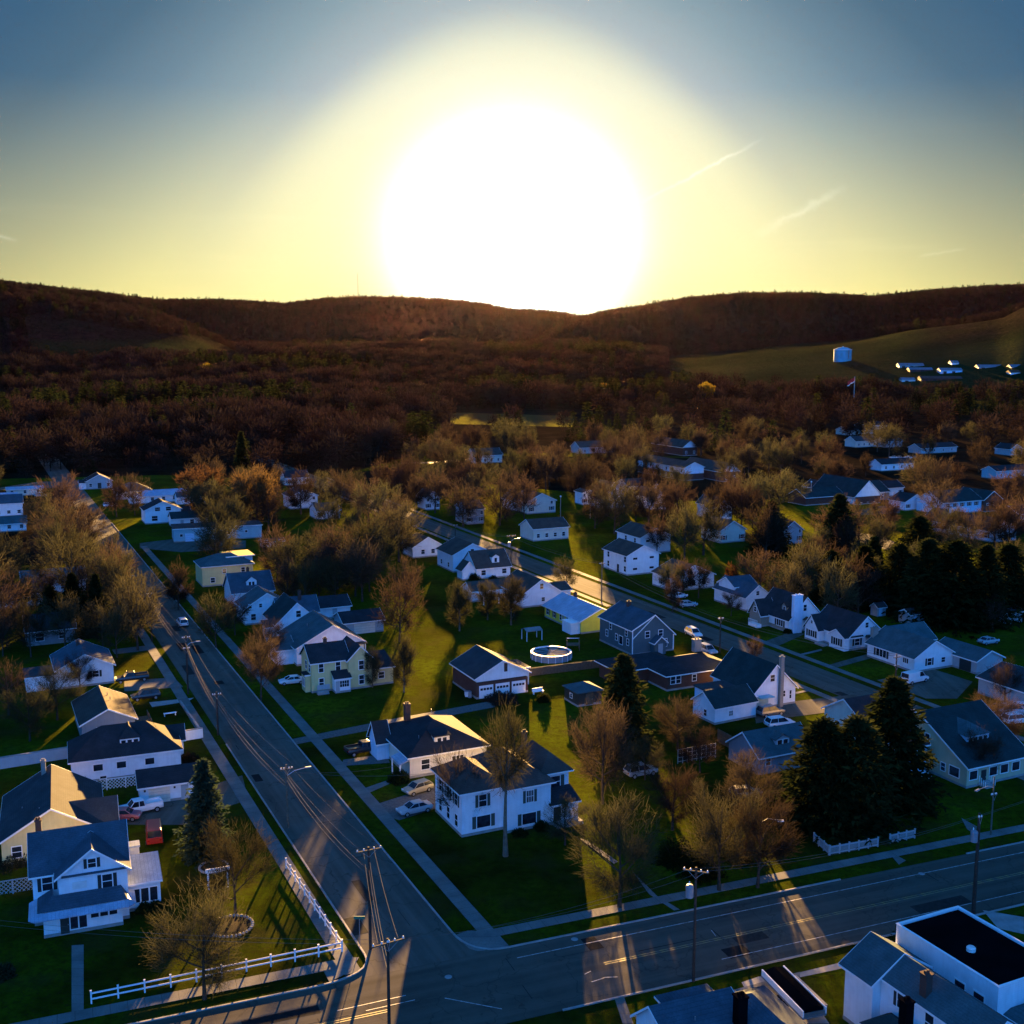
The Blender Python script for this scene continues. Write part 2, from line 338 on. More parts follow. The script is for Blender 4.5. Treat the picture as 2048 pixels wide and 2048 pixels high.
# ---------------------------------------------------------------- ground materials
def grassmat(name='lawn', dark=(0.0065, 0.0082, 0.0015), light=(0.054, 0.088, 0.003)):
    m, nt, out = _mat(name); v = coords(nt)
    a = noise(nt, v, 0.045, 5, 0.6); b = noise(nt, v, 0.9, 5, 0.7); c = noise(nt, v, 9.0, 2)
    col = ramp(nt, a, [(0.35, dark), (0.65, light)])
    col = mixc(nt, ramp(nt, b, [(0.42, (0, 0, 0)), (0.68, (0.75,)*3)]), col, scalec(dark, 0.8))
    col = mixc(nt, ramp(nt, noise(nt, v, 0.16, 4), [(0.50, (0, 0, 0)), (0.68, (0.65,)*3)]), col, (0.030, 0.024, 0.009))
    col = mixc(nt, ramp(nt, noise(nt, v, 2.6, 4, 0.75), [(0.50, (0, 0, 0)), (0.66, (0.8,)*3)]), col, (0.020, 0.015, 0.006))
    p = principled(nt, out, col, 1.0, 0.0, bump(nt, c, 0.6, 0.10))
    p.inputs['Sheen Weight'].default_value = SHEEN; p.inputs['Sheen Roughness'].default_value = 0.45; p.inputs['Sheen Tint'].default_value = (0.62, 0.66, 0.06, 1)
    return m
M['grass'] = grassmat()
def asphalt(name, c, crack=0.5):
    m, nt, out = _mat(name); v = coords(nt)
    a = noise(nt, v, 0.11, 5, 0.65); b = noise(nt, v, 12, 3); st = noise(nt, coords(nt, 'Object', (1, 1, 1)), 0.55, 6, 0.7)
    col = ramp(nt, a, [(0.3, scalec(c, 0.72)), (0.7, scalec(c, 1.3))])
    col = mixc(nt, ramp(nt, st, [(0.4, (0, 0, 0)), (0.75, (0.45,)*3)]), col, scalec(c, 0.6))
    trk = noise(nt, coords(nt, 'Object', (0.75, 0.012, 1)), 1.0, 4, 0.6); col = mixc(nt, ramp(nt, trk, [(0.42, (0, 0, 0)), (0.66, (0.55,)*3)]), col, scalec(c, 1.7))
    vo = nt.nodes.new('ShaderNodeTexVoronoi'); vo.feature = 'DISTANCE_TO_EDGE'; vo.inputs['Scale'].default_value = 0.17
    wv = nt.nodes.new('ShaderNodeMix'); wv.data_type = 'VECTOR'; wv.inputs[0].default_value = 0.12
    nz = nt.nodes.new('ShaderNodeTexNoise'); nz.inputs['Scale'].default_value = 0.7; L(nt, v, nz.inputs[0]); L(nt, v, wv.inputs[4])
    vm = nt.nodes.new('ShaderNodeVectorMath'); vm.operation = 'SCALE'; vm.inputs['Scale'].default_value = 14; L(nt, nz.outputs['Color'], vm.inputs[0]); L(nt, vm.outputs[0], wv.inputs[5])
    L(nt, wv.outputs[1], vo.inputs['Vector'])
    col = mixc(nt, ramp(nt, vo.outputs['Distance'], [(0.0, (crack,)*3), (0.012, (0, 0, 0))]), col, scalec(c, 0.35))
    col = mixc(nt, ramp(nt, b, [(0.5, (0, 0, 0)), (0.8, (0.4,)*3)]), col, scalec(c, 1.6))
    principled(nt, out, col, 0.95, 0.03, bump(nt, b, 0.25, 0.02)); return m
M['asphalt'] = asphalt('asphalt', (0.072, 0.066, 0.051))
M['asphalt2'] = asphalt('old_asphalt', (0.088, 0.081, 0.064), 0.7)
M['tar'] = plain('crack_seal_tar', (0.016, 0.016, 0.016), 0.9, 0.05, 0.3, 2); M['tar2'] = plain('newer_asphalt', (0.034, 0.032, 0.028), 0.95, 0.03, 0.3, 2)
def walkmat():
    m, nt, out = _mat('pavement_concrete'); v = coords(nt)
    a = noise(nt, v, 0.35, 5); g = noise(nt, v, 6, 3)
    col = ramp(nt, a, [(0.3, (0.105, 0.108, 0.10)), (0.7, (0.19, 0.188, 0.17))])
    col = mixc(nt, ramp(nt, g, [(0.45, (0, 0, 0)), (0.8, (0.5,)*3)]), col, (0.07, 0.07, 0.062))
    w = nt.nodes.new('ShaderNodeTexWave'); w.bands_direction = 'Y'; w.wave_profile = 'SAW'; w.inputs['Scale'].default_value = 0.21; L(nt, v, w.inputs[0])
    col = mixc(nt, ramp(nt, w.outputs['Fac'], [(0, (0.8,)*3), (0.045, (0, 0, 0))]), col, (0.03, 0.03, 0.025))
    principled(nt, out, col, 0.9, 0.1, bump(nt, g, 0.2, 0.02)); return m
M['walk'] = walkmat()
def roadpaint(name, c, wear=(0.38, 0.6)):
    m, nt, out = _mat(name); f = noise(nt, coords(nt), 1.3, 5, 0.7)
    col = ramp(nt, f, [(wear[0], c), (wear[1], (0.06, 0.065, 0.065))]); principled(nt, out, col, 0.6, 0.4); return m
M['yline'] = roadpaint('worn_yellow_line', (0.34, 0.24, 0.05)); M['wline'] = roadpaint('worn_white_line', (0.40, 0.40, 0.38), (0.45, 0.66))

# ---------------------------------------------------------------- ground, hills
def smooth(t): t = np.clip(t, 0, 1); return t*t*(3-2*t)
def prof(px, pts, Rr): return np.interp(px, [p[0] for p in pts], [CAM_H+Rr*(680-p[1])/2325.0 for p in pts])
SKYL = [(-900,560),(-300,565),(0,572),(100,581),(191,589),(318,603),(450,602),(572,608),(657,598),(730,595),(806,596),(880,599),(954,605),(985,611),(1018,618),(1092,621),(1130,626),(1166,632),(1210,622),(1272,614),(1378,597),(1484,589),(1611,590),(1738,597),(1855,587),(1961,581),(2048,580),(2400,575),(3000,590)]
NEARL = [(-900,575),(-300,580),(0,590),(120,598),(212,611),(300,624),(370,646),(430,672),(480,694),(560,704),(700,706),(3000,706)]
NEARR = [(-900,706),(1150,706),(1348,715),(1450,704),(1565,692),(1710,679),(1819,663),(1900,655),(2000,641),(2048,620),(2200,604),(3000,600)]
MIDR = [(-900,706),(1040,700),(1090,664),(1130,640),(1166,633),(1210,622),(1272,614),(1378,597),(1484,589),(1611,590),(1738,597),(1800,620),(1900,660),(3000,700)]
def hill_h(x, y):
    r = np.hypot(x, y); az = np.arctan2(x, y); px = 1024+2325*np.tan(np.clip(az, -1.2, 1.2))
    hf = (prof(px, SKYL, 4200.0)-14)*smooth((r-2300)/1900); hl = (prof(px, NEARL, 2300.0)-10)*smooth((r-1250)/1050); hr = prof(px, NEARR, 1900.0)*smooth((r-1000)/900)
    hm = (prof(px, MIDR, 3000.0)-14)*smooth((r-1700)/1300)
    hl = np.where(r > 2300, hl*(1-0.5*smooth((r-2300)/1200)), hl); hr = np.where(r > 1900, hr*(1-0.5*smooth((r-1900)/1500)), hr)
    hm = np.where(r > 3000, hm*(1-0.3*smooth((r-3000)/1000)), hm)
    return np.maximum(np.maximum(np.maximum(hf, hm), np.maximum(hl, hr)), 0.0)
NA, NR = 340, 150
azs = np.linspace(R(-62), R(62), NA); rs = 880+(6200-880)*np.linspace(0, 1, NR)**1.25
AZ, RS = np.meshgrid(azs, rs); X = np.sin(AZ)*RS; Y = np.cos(AZ)*RS
Z = hill_h(X, Y); nz = np.sin(X*0.021+3*np.sin(Y*0.006))*np.cos(Y*0.017+2*np.sin(X*0.009)); Z = Z+nz*smooth((RS-1300)/900)*3.0
Z[RS > 5000] *= 0.7; Z -= 3.0*(1-smooth((RS-880)/200))
vv = np.stack([X, Y, Z], -1).reshape(-1, 3); ii = np.arange(NA*NR).reshape(NR, NA)
ff = np.stack([ii[:-1, :-1], ii[:-1, 1:], ii[1:, 1:], ii[1:, :-1]], -1).reshape(-1, 4)[:, ::-1]
me = bpy.data.meshes.new('hills'); me.from_pydata(vv.tolist(), [], ff.tolist()); me.polygons.foreach_set('use_smooth', [True]*len(ff))
# meadow mask: real fields on the lower slopes
PX = 1024+2325*np.tan(np.clip(AZ, -1.2, 1.2)); PY = 680-(Z-CAM_H)/RS*2325
fl = smooth((PX-30)/60)*smooth((470-PX)/60)*smooth((PY-676-0.0*PX)/8)*smooth((2100-RS)/200)
fr = smooth((PX-1250)/120)*smooth((1960-RS)/150)*smooth((2700-PX)/100)*(1-smooth((PX-1790)/120)*smooth((RS-1500)/150))
fm = np.maximum(fl, fr).reshape(-1)
at = me.attributes.new('meadow', 'FLOAT', 'POINT'); at.data.foreach_set('value', fm.astype(np.float32))
def hillmat():
    m, nt, out = _mat('wooded_hillside'); v = coords(nt)
    a = nt.nodes.new('ShaderNodeAttribute'); a.attribute_name = 'meadow'
    f = noise(nt, v, 0.02, 6, 0.7); g = noise(nt, v, 0.11, 3, 0.8); p = noise(nt, v, 0.006, 3)
    wood = ramp(nt, g, [(0.35, (0.006, 0.0055, 0.004)), (0.7, (0.036, 0.027, 0.018))])
    wood = mixc(nt, ramp(nt, f, [(0.4, (0, 0, 0)), (0.6, (0.6,)*3)]), wood, (0.012, 0.014, 0.006))
    fld = ramp(nt, p, [(0.35, (0.013, 0.019, 0.007)), (0.6, (0.026, 0.030, 0.011))])
    fld = mixc(nt, ramp(nt, f, [(0.5, (0, 0, 0)), (0.75, (0.6,)*3)]), fld, (0.022, 0.020, 0.010))
    principled(nt, out, mixc(nt, a.outputs['Fac'], wood, fld), 1.0, 0.0, bump(nt, g, 1.0, 6.0)); return m
M['hill'] = hillmat(); me.materials.append(M['hill']); me.update()
struct(link('hills', me))
g = MB(); g.poly([(-2600, -1200, 0), (2600, -1200, 0), (2600, 1500, 0), (-2600, 1500, 0)]); struct(obj('ground', g, M['grass']))

# ---------------------------------------------------------------- roads, pavements, kerbs
def strip(name, p0, p1, w, mat, z, off=0.0, kind=True):
    """straight sheet from p0 to p1; its own y axis runs along it"""
    d = (p1-p0); ln = d.length; ang = math.atan2(d.x, d.y)
    m = MB(); m.poly([(off-w/2, 0, 0), (off+w/2, 0, 0), (off+w/2, ln, 0), (off-w/2, ln, 0)])
    o = obj(name, m, mat, loc=(p0.x, p0.y, z), rz=-ang)
    if kind: struct(o)
    return o
def ribbon(mb, pts, w, h, z0=0.0):
    pts = [Vector((p[0], p[1], 0)) for p in pts]
    for a, b in zip(pts[:-1], pts[1:]):
        t = (b-a).normalized(); n = Vector((-t.y, t.x, 0))*w/2; e = t*0.02
        q = [a-n-e, b-n+e, b+n+e, a+n-e]
        mb.hexa([(*v.xy, z0) for v in q]+[(*v.xy, z0+h) for v in q])
def arc(a, c, b, n=9):
    return [a*(1-t)**2+c*2*t*(1-t)+b*t*t for t in [k/(n-1) for k in range(n)]]
uA, vA = uvec(AX['A']), vvec(AX['A']); uC, vC = uvec(AX['C']), vvec(AX['C'])
AH, BH = 4.7, 4.1
cf, cn = G((1000, 1899)), G((1245, 1994))
wC = (cf-cn).dot(uC); midC = cf-uC*wC/2
A0 = G((530, 1500)); B0 = G((1604.8, 1342))
def hit(p, d, q, e):
    dn = d.x*e.y-d.y*e.x; w = q-p; return p+d*((w.x*e.y-w.y*e.x)/dn)
AC = hit(A0, uA, cf, vC)                       # side street meets the far kerb of the main road
strip('main_road', midC-vC*190, midC+vC*330, wC, M['asphalt'], 0.012)
strip('side_street', AC-uA*wC*0.45, AC+uA*560, 2*AH, M['asphalt2'], 0.008)
BC = hit(B0, uA, cf, vC); strip('back_street', BC, B0+uA*560, 2*BH, M['asphalt2'], 0.008)
# rounded corners
mL = MB()
aL = AC-vA*AH; a1 = aL+uA*5.5; a2 = hit(aL, uA, cf, vC)-vC*6.0; aL = hit(aL, uA, cf, vC)
kerbL = [aL+uA*70*k/12 for k in range(12, 1, -1)]+arc(aL+uA*4.0, aL, aL-vC*6.5)+[aL-vC*(6.5+12*k) for k in range(1, 9)]
aR = hit(AC+vA*AH, uA, cf, vC)
kerbR = [aR+uA*(300-25*k) for k in range(0, 12)]+arc(aR+uA*5.0, aR, aR+vC*4.0)+[aR+vC*(4+10*k) for k in range(1, 5)]
mL.poly([(*p.xy, 0) for p in [aL]+arc(aL+uA*4.0, aL, aL-vC*6.5)][::-1]); mL.poly([(*p.xy, 0) for p in [aR]+arc(aR+uA*5.0, aR, aR+vC*4.0)])
struct(obj('road_corner', mL, M['asphalt2'], loc=(0, 0, 0.004)))
kb = MB(); ribbon(kb, kerbL, 0.18, 0.13); ribbon(kb, kerbR, 0.18, 0.13)
ribbon(kb, [cn+vC*(-6+14*k) for k in range(0, 5)], 0.18, 0.13); ribbon(kb, [aR+vC*(62+20*k) for k in range(0, 4)], 0.18, 0.13)
struct(obj('kerb', kb, M['concrete']))
# walks
def walk(p0, p1, w=1.6, z=0.05):
    d = (p1-p0); ln = d.length; m = MB(); m.box(-w/2, w/2, 0, ln, 0, 0.03)
    return struct(obj('pavement', m, M['walk'], loc=(p0.x, p0.y, z-0.03), rz=-math.atan2(d.x, d.y)))
sl_ = AC-vA*6.75; walk(hit(sl_, uA, cf+uC*3.2, vC)-uA*2.2, sl_+uA*230, 1.7)
sr_ = AC+vA*8.0; walk(hit(sr_, uA, cf+uC*0.2, vC), sr_+uA*250, 1.7, 0.054)
cw = cf+uC*3.2
walk(hit(cw, vC, aL, uA)-vC*2.2-vC*80, hit(cw, vC, aL, uA)-vC*2.6, 1.6, 0.058)
walk(hit(sr_, uA, cw, vC), hit(sr_, uA, cw, vC)+vC*120, 1.5, 0.058)
walk(B0+vA*(BH+2.3)-uA*95, B0+vA*(BH+2.3)+uA*330, 1.5); walk(B0-vA*(BH+2.3)-uA*60, B0-vA*(BH+2.3)+uA*12, 1.5)
walk(B0-vA*(BH+1.8)+uA*60, B0-vA*(BH+1.8)+uA*330, 1.4)
cs = MB(); q = [aR+uA*4.2, aR+uA*1.2+vA*0.4, aR+vC*0.9+uC*0.5, aR+vC*3.6+uC*0.2, aR+vC*3.9+uC*3.3, aR+uA*4.6+vC*1.6]
cs.prism([(*p.xy, 0) for p in q][::-1], (0, 0, 0.06)); 
q = [aL-vC*0.7+uA*3.6, aL-vC*2.2+uA*1.5, aL-vC*4.6+uC*0.3, aL-vC*4.7+uC*2.6, aL-vC*2.6+uC*4.2]
cs.prism([(*p.xy, 0) for p in q], (0, 0, 0.06)); struct(obj('corner_ramp', cs, M['walk']))
# painted lines of the main road
for k, (o_, w_, m_) in enumerate(((0.16, 0.12, 'yline'), (-0.16, 0.12, 'yline'))):
    p = midC+uC*(o_-0.2); strip('centre_line', p+vC*8.5, p+vC*330, w_, M[m_], 0.018); strip('centre_line', p-vC*190, p-vC*13, w_, M[m_], 0.018)
p = cf-uC*2.1; strip('edge_line', p+vC*1.0, p+vC*330, 0.12, M['wline'], 0.018)
p = cn+uC*2.3; strip('edge_line', p+vC*12, p+vC*330, 0.10, M['wline'], 0.018)
def mark(p0, p1, w=0.12, m='wline'): strip('road_mark', G(p0), G(p1), w, M[m], 0.02)
mark(K('R2', 1075, 1370), K('R2', 1390, 1430)); mark(K('R2', 480, 1440), K('R2', 860, 1355), 0.1); mark(K('R2', 640, 1440), K('R2', 910, 1380), 0.1)
mark(K('R3', 590, 1495), K('R3', 680, 1465), 0.1); mark(K('R3', 680, 1465), K('R3', 760, 1462), 0.1); mark(K('R3', 545, 1445), K('R3', 585, 1425), 0.09); mark(K('R3', 1360, 1160), K('R3', 1390, 1200), 0.08)
# manhole covers and the road patches round them
mh = MB(); mh.lathe([(0.0, 0.012), (0.30, 0.012), (0.36, 0.0)], 18)
for k, (p, l) in enumerate(((K('R2', 1095, 1252), 'steel manhole cover in the mouth of the side street'), (K('R4', 1210, 872), 'pale round manhole cover by the far edge line of the main road'), (K('R3', 480, 1218), 'small pale utility cover beside the white edge line'))):
    o = link('manhole_cover', mh.mesh('manhole_cover', M['concrete']), loc=G(p, 0.02)); tag(o, l, 'manhole cover', 'covers set in the road')
# tar patches and crack sealing on the streets
for k in range(46):
    q = rnd.random(); w_, l_ = rnd.uniform(.05, .12) if k % 3 else rnd.uniform(.8, 2.2), rnd.uniform(2, 7)
    if q < .45: p = AC+uA*rnd.uniform(4, 150)+vA*rnd.uniform(-AH+.8, AH-2.6); d = uA if rnd.random() < .7 else vA
    elif q < .8: p = midC+vC*rnd.uniform(-30, 60)+uC*rnd.uniform(-wC/2+.8, wC/2-2.4); d = vC if rnd.random() < .75 else uC
    else: p = B0+uA*rnd.uniform(-30, 120)+vA*rnd.uniform(-BH+.6, BH-2.4); d = uA
    l_ = l_ if d in (uA, vC) else min(l_, 2.4); strip('tar_patch', p, p+d*l_, w_, M['tar'] if k % 2 else M['tar2'], 0.0145+0.00005*k)
# driveways, garden paths, bare pads
def pad(name, pts, mat, z=0.03):
    m = MB(); m.poly([(*G(p).xy, 0) for p in pts])
    o = obj(name, m, mat, loc=(0, 0, z)); struct(o)
    if o.data.polygons[0].normal.z < 0: o.data.flip_normals()
pad('driveway', [K('R6', 230, 905), K('R6', 900, 770), K('R6', 1290, 700), K('R6', 1560, 650), K('R6', 1580, 690), K('R6', 1290, 745), K('R6', 900, 815), K('R6', 300, 930)], M['gravel'])
pad('driveway', [K('R6', 600, 1030), K('R6', 880, 990), K('R6', 900, 1050), K('R6', 590, 1070)], M['gravel'])
pad('garden_path', [K('R6', 690, 1230), K('R6', 890, 1160), K('R6', 920, 1175), K('R6', 730, 1260)], M['walk'])
pad('driveway', [K('R6', 770, 1330), K('R6', 1210, 1190), K('R6', 1240, 1330), K('R6', 960, 1420), K('R6', 900, 1400)], M['gravel'])
pad('garden_path', [K('R1', 395, 1080), K('R1', 462, 1075), K('R1', 462, 1475), K('R1', 395, 1478)], M['walk'])
pad('driveway', [K('R5', 1160, 1260), K('R5', 1560, 1130), K('R5', 1600, 1290), K('R5', 1500, 1320), K('R5', 1200, 1449), K('R5', 820, 1449), K('R5', 700, 1330)], M['asphalt2'])
pad('driveway', [K('R5', 800, 520), K('R5', 1120, 500), K('R5', 1180, 560), K('R5', 800, 590)], M['gravel'])
pad('driveway', [K('R5', 960, 660), K('R5', 1250, 630), K('R5', 1210, 655), K('R5', 980, 690)], M['concrete'])
pad('driveway', [K('R5', 720, 320), K('R5', 930, 295), K('R5', 1000, 320), K('R5', 740, 350)], M['gravel'])
pad('driveway', [K('R8', 330, 830), K('R8', 860, 770), K('R8', 880, 860), K('R8', 420, 920), K('R8', 200, 960), K('R8', 190, 880)], M['asphalt2'])
pad('driveway', [K('R8', 980, 680), K('R8', 1350, 610), K('R8', 1600, 690), K('R8', 1500, 800), K('R8', 1300, 800)], M['asphalt2'])
pad('driveway', [K('R8', 230, 440), K('R8', 420, 370), K('R8', 520, 380), K('R8', 320, 470)], M['asphalt2'])
pad('driveway', [K('R8', 640, 590), K('R8', 960, 500), K('R8', 1010, 520), K('R8', 720, 600)], M['asphalt2'])
pad('garden_path', [K('R8', 470, 515), K('R8', 620, 478), K('R8', 630, 488), K('R8', 490, 522)], M['walk'])
pad('garden_path', [K('R8', 415, 765), K('R8', 530, 742), K('R8', 540, 752), K('R8', 415, 778)], M['walk'])
pad('garden_path', [K('R3', 850, 780), K('R3', 1010, 940), K('R3', 1160, 1030), K('R3', 1120, 1035), K('R3', 960, 930)], M['walk'], 0.034)
pad('garden_path', [K('R3', 510, 570), K('R3', 560, 580), K('R3', 760, 720), K('R3', 735, 735)], M['walk'])
pad('paved_yard', [K('R4', 1490, 480), K('R4', 1600, 540), K('R4', 1590, 600), K('R4', 1530, 560)], M['walk'])
pad('garden_path', [K('R4', 990, 720), K('R4', 1100, 780), K('R4', 1050, 810), K('R4', 980, 730)], M['walk'])
pad('paved_yard', [K('R4', 1640, 1130), K('R4', 1932, 1180), K('R4', 1932, 1300), K('R4', 1750, 1260)], M['concrete'], 0.026)
# near side of the main road, bottom right: pavement, yard
pad('pavement', [K('R3', 870, 1720), K('R3', 1932, 1430), K('R3', 1932, 1550), K('R3', 900, 1800)], M['walk'], 0.04)
pad('paved_yard', [K('R4', -60, 1640), K('R4', 60, 1600), K('R4', 330, 1575), K('R4', 640, 1500), K('R4', 660, 1540), K('R4', 330, 1610), K('R4', 560, 1932), K('R4', 100, 1932)], M['concrete'], 0.036)
pad('garden_path', [K('R3', 740, 1610), K('R3', 800, 1595), K('R3', 860, 1765), K('R3', 790, 1765)], M['walk'], 0.03)
pad('pavement', [K('R2', 0, 0), K('R2', 0, 0), K('R2', 1, 0)], M['walk']) if False else None
# far streets and clearings beyond the town
pad('far_street', [K('Q2', 760, 160), K('Q2', 930, 250), K('Q2', 1080, 330), K('Q2', 980, 330), K('Q2', 820, 240)], M['asphalt2'])
pad('far_street', [K('Q1', 0, 290), K('Q1', 300, 245), K('Q1', 640, 240), K('Q1', 640, 255), K('Q1', 500, 290), K('Q1', 0, 310)], M['asphalt2'])
pad('far_street', [K('Q3', 0, 295), K('Q3', 240, 285), K('Q3', 560, 262), K('Q3', 560, 275), K('Q3', 240, 297)], M['concrete'])
pad('far_street', [K('Q5', 440, 920), K('Q5', 700, 960), K('Q5', 820, 1010), K('Q5', 760, 1080), K('Q5', 520, 1010)], M['asphalt2'])
pad('church_yard', [K('Q5', 420, 760), K('Q5', 660, 700), K('Q5', 870, 690), K('Q5', 860, 760), K('Q5', 500, 780)], M['asphalt2'])
pad('factory_yard', [K('Q1', 1080, 720), K('Q1', 1330, 690), K('Q1', 1900, 700), K('Q1', 1900, 760), K('Q1', 1400, 790), K('Q1', 1080, 760)], M['asphalt2'])
pad('playing_field', [K('D', 850, 778), K('D', 1085, 785), K('D', 1080, 806), K('D', 850, 800)], grassmat('playing_field', (0.030, 0.024, 0.016), (0.045, 0.036, 0.022)), 0.05)

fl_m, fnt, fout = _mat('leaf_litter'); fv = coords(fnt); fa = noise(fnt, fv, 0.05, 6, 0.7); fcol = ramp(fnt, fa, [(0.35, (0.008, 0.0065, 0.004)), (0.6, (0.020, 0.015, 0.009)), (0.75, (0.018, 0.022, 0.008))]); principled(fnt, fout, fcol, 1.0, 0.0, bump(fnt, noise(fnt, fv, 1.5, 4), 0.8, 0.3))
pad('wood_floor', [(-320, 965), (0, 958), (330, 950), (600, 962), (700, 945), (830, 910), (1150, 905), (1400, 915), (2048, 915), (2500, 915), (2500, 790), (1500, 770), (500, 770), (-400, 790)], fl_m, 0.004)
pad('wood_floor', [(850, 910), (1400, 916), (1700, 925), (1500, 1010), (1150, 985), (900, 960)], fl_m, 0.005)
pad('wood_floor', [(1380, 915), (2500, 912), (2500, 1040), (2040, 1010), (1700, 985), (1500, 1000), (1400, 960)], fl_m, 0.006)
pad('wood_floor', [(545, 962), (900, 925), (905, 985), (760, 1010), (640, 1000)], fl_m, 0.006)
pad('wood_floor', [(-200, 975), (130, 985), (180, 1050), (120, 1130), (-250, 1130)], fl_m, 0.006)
# ---------------------------------------------------------------- thin warm haze added in place of the glare veil under the sun
def hazemat():
    m, nt, out = _mat('glare_haze'); p = nt.nodes.new('ShaderNodeVolumePrincipled'); p.inputs['Color'].default_value = (1.0, 0.62, 0.66, 1); p.inputs['Density'].default_value = HAZE; p.inputs['Anisotropy'].default_value = 0.84
    L(nt, p.outputs[0], out.inputs['Volume']); return m
if HAZE > 0:
    m = MB(); m.box(-6600, 6600, -1500, 6600, -25, 330); hz = obj('haze', m, hazemat()); hz['kind'] = 'stuff'; hz['label'] = 'thin warm haze added as the glare veil below the sun'
# ---------------------------------------------------------------- houses
_wc = {}
def win_mesh(w, h, kind):
    k = (round(w, 2), round(h, 2), kind)
    if k not in _wc:
        f = MB(); t = 0.09
        f.box(-w/2-t, w/2+t, -0.05, 0.02, h, h+t*1.2); f.box(-w/2-t, w/2+t, -0.07, 0.02, -t, 0)
        f.box(-w/2-t, -w/2, -0.05, 0.02, 0, h); f.box(w/2, w/2+t, -0.05, 0.02, 0, h)
        if kind == 'sash': f.box(-w/2, w/2, -0.03, 0.02, h*0.48, h*0.53)
        elif kind == 'triple':
            for q in (-w/6, w/6): f.box(q-0.05, q+0.05, -0.04, 0.02, 0, h)
        elif kind == 'grid':
            for q in (-w/4, 0, w/4): f.box(q-0.025, q+0.025, -0.03, 0.02, 0, h)
            f.box(-w/2, w/2, -0.031, 0.02, h*0.48, h*0.52)
        p = MB(); p.box(-w/2, w/2, -0.015, 0.01, 0, h)
        s = MB(); sw = max(0.32, min(0.5, w*0.38)); s.box(-sw/2, sw/2, -0.045, 0.02, -0.04, h+0.04); so_ = w/2+t+0.02+sw/2
        _wc[k] = (f.mesh('window_frame', M['trim']), p.mesh('window_pane', M['glass']), s.mesh('shutter', M['shutter']), s.mesh('shutter', M['greenshutter']), so_)
    return _wc[k]
HB = []      # footprints in the world, for keeping trees off
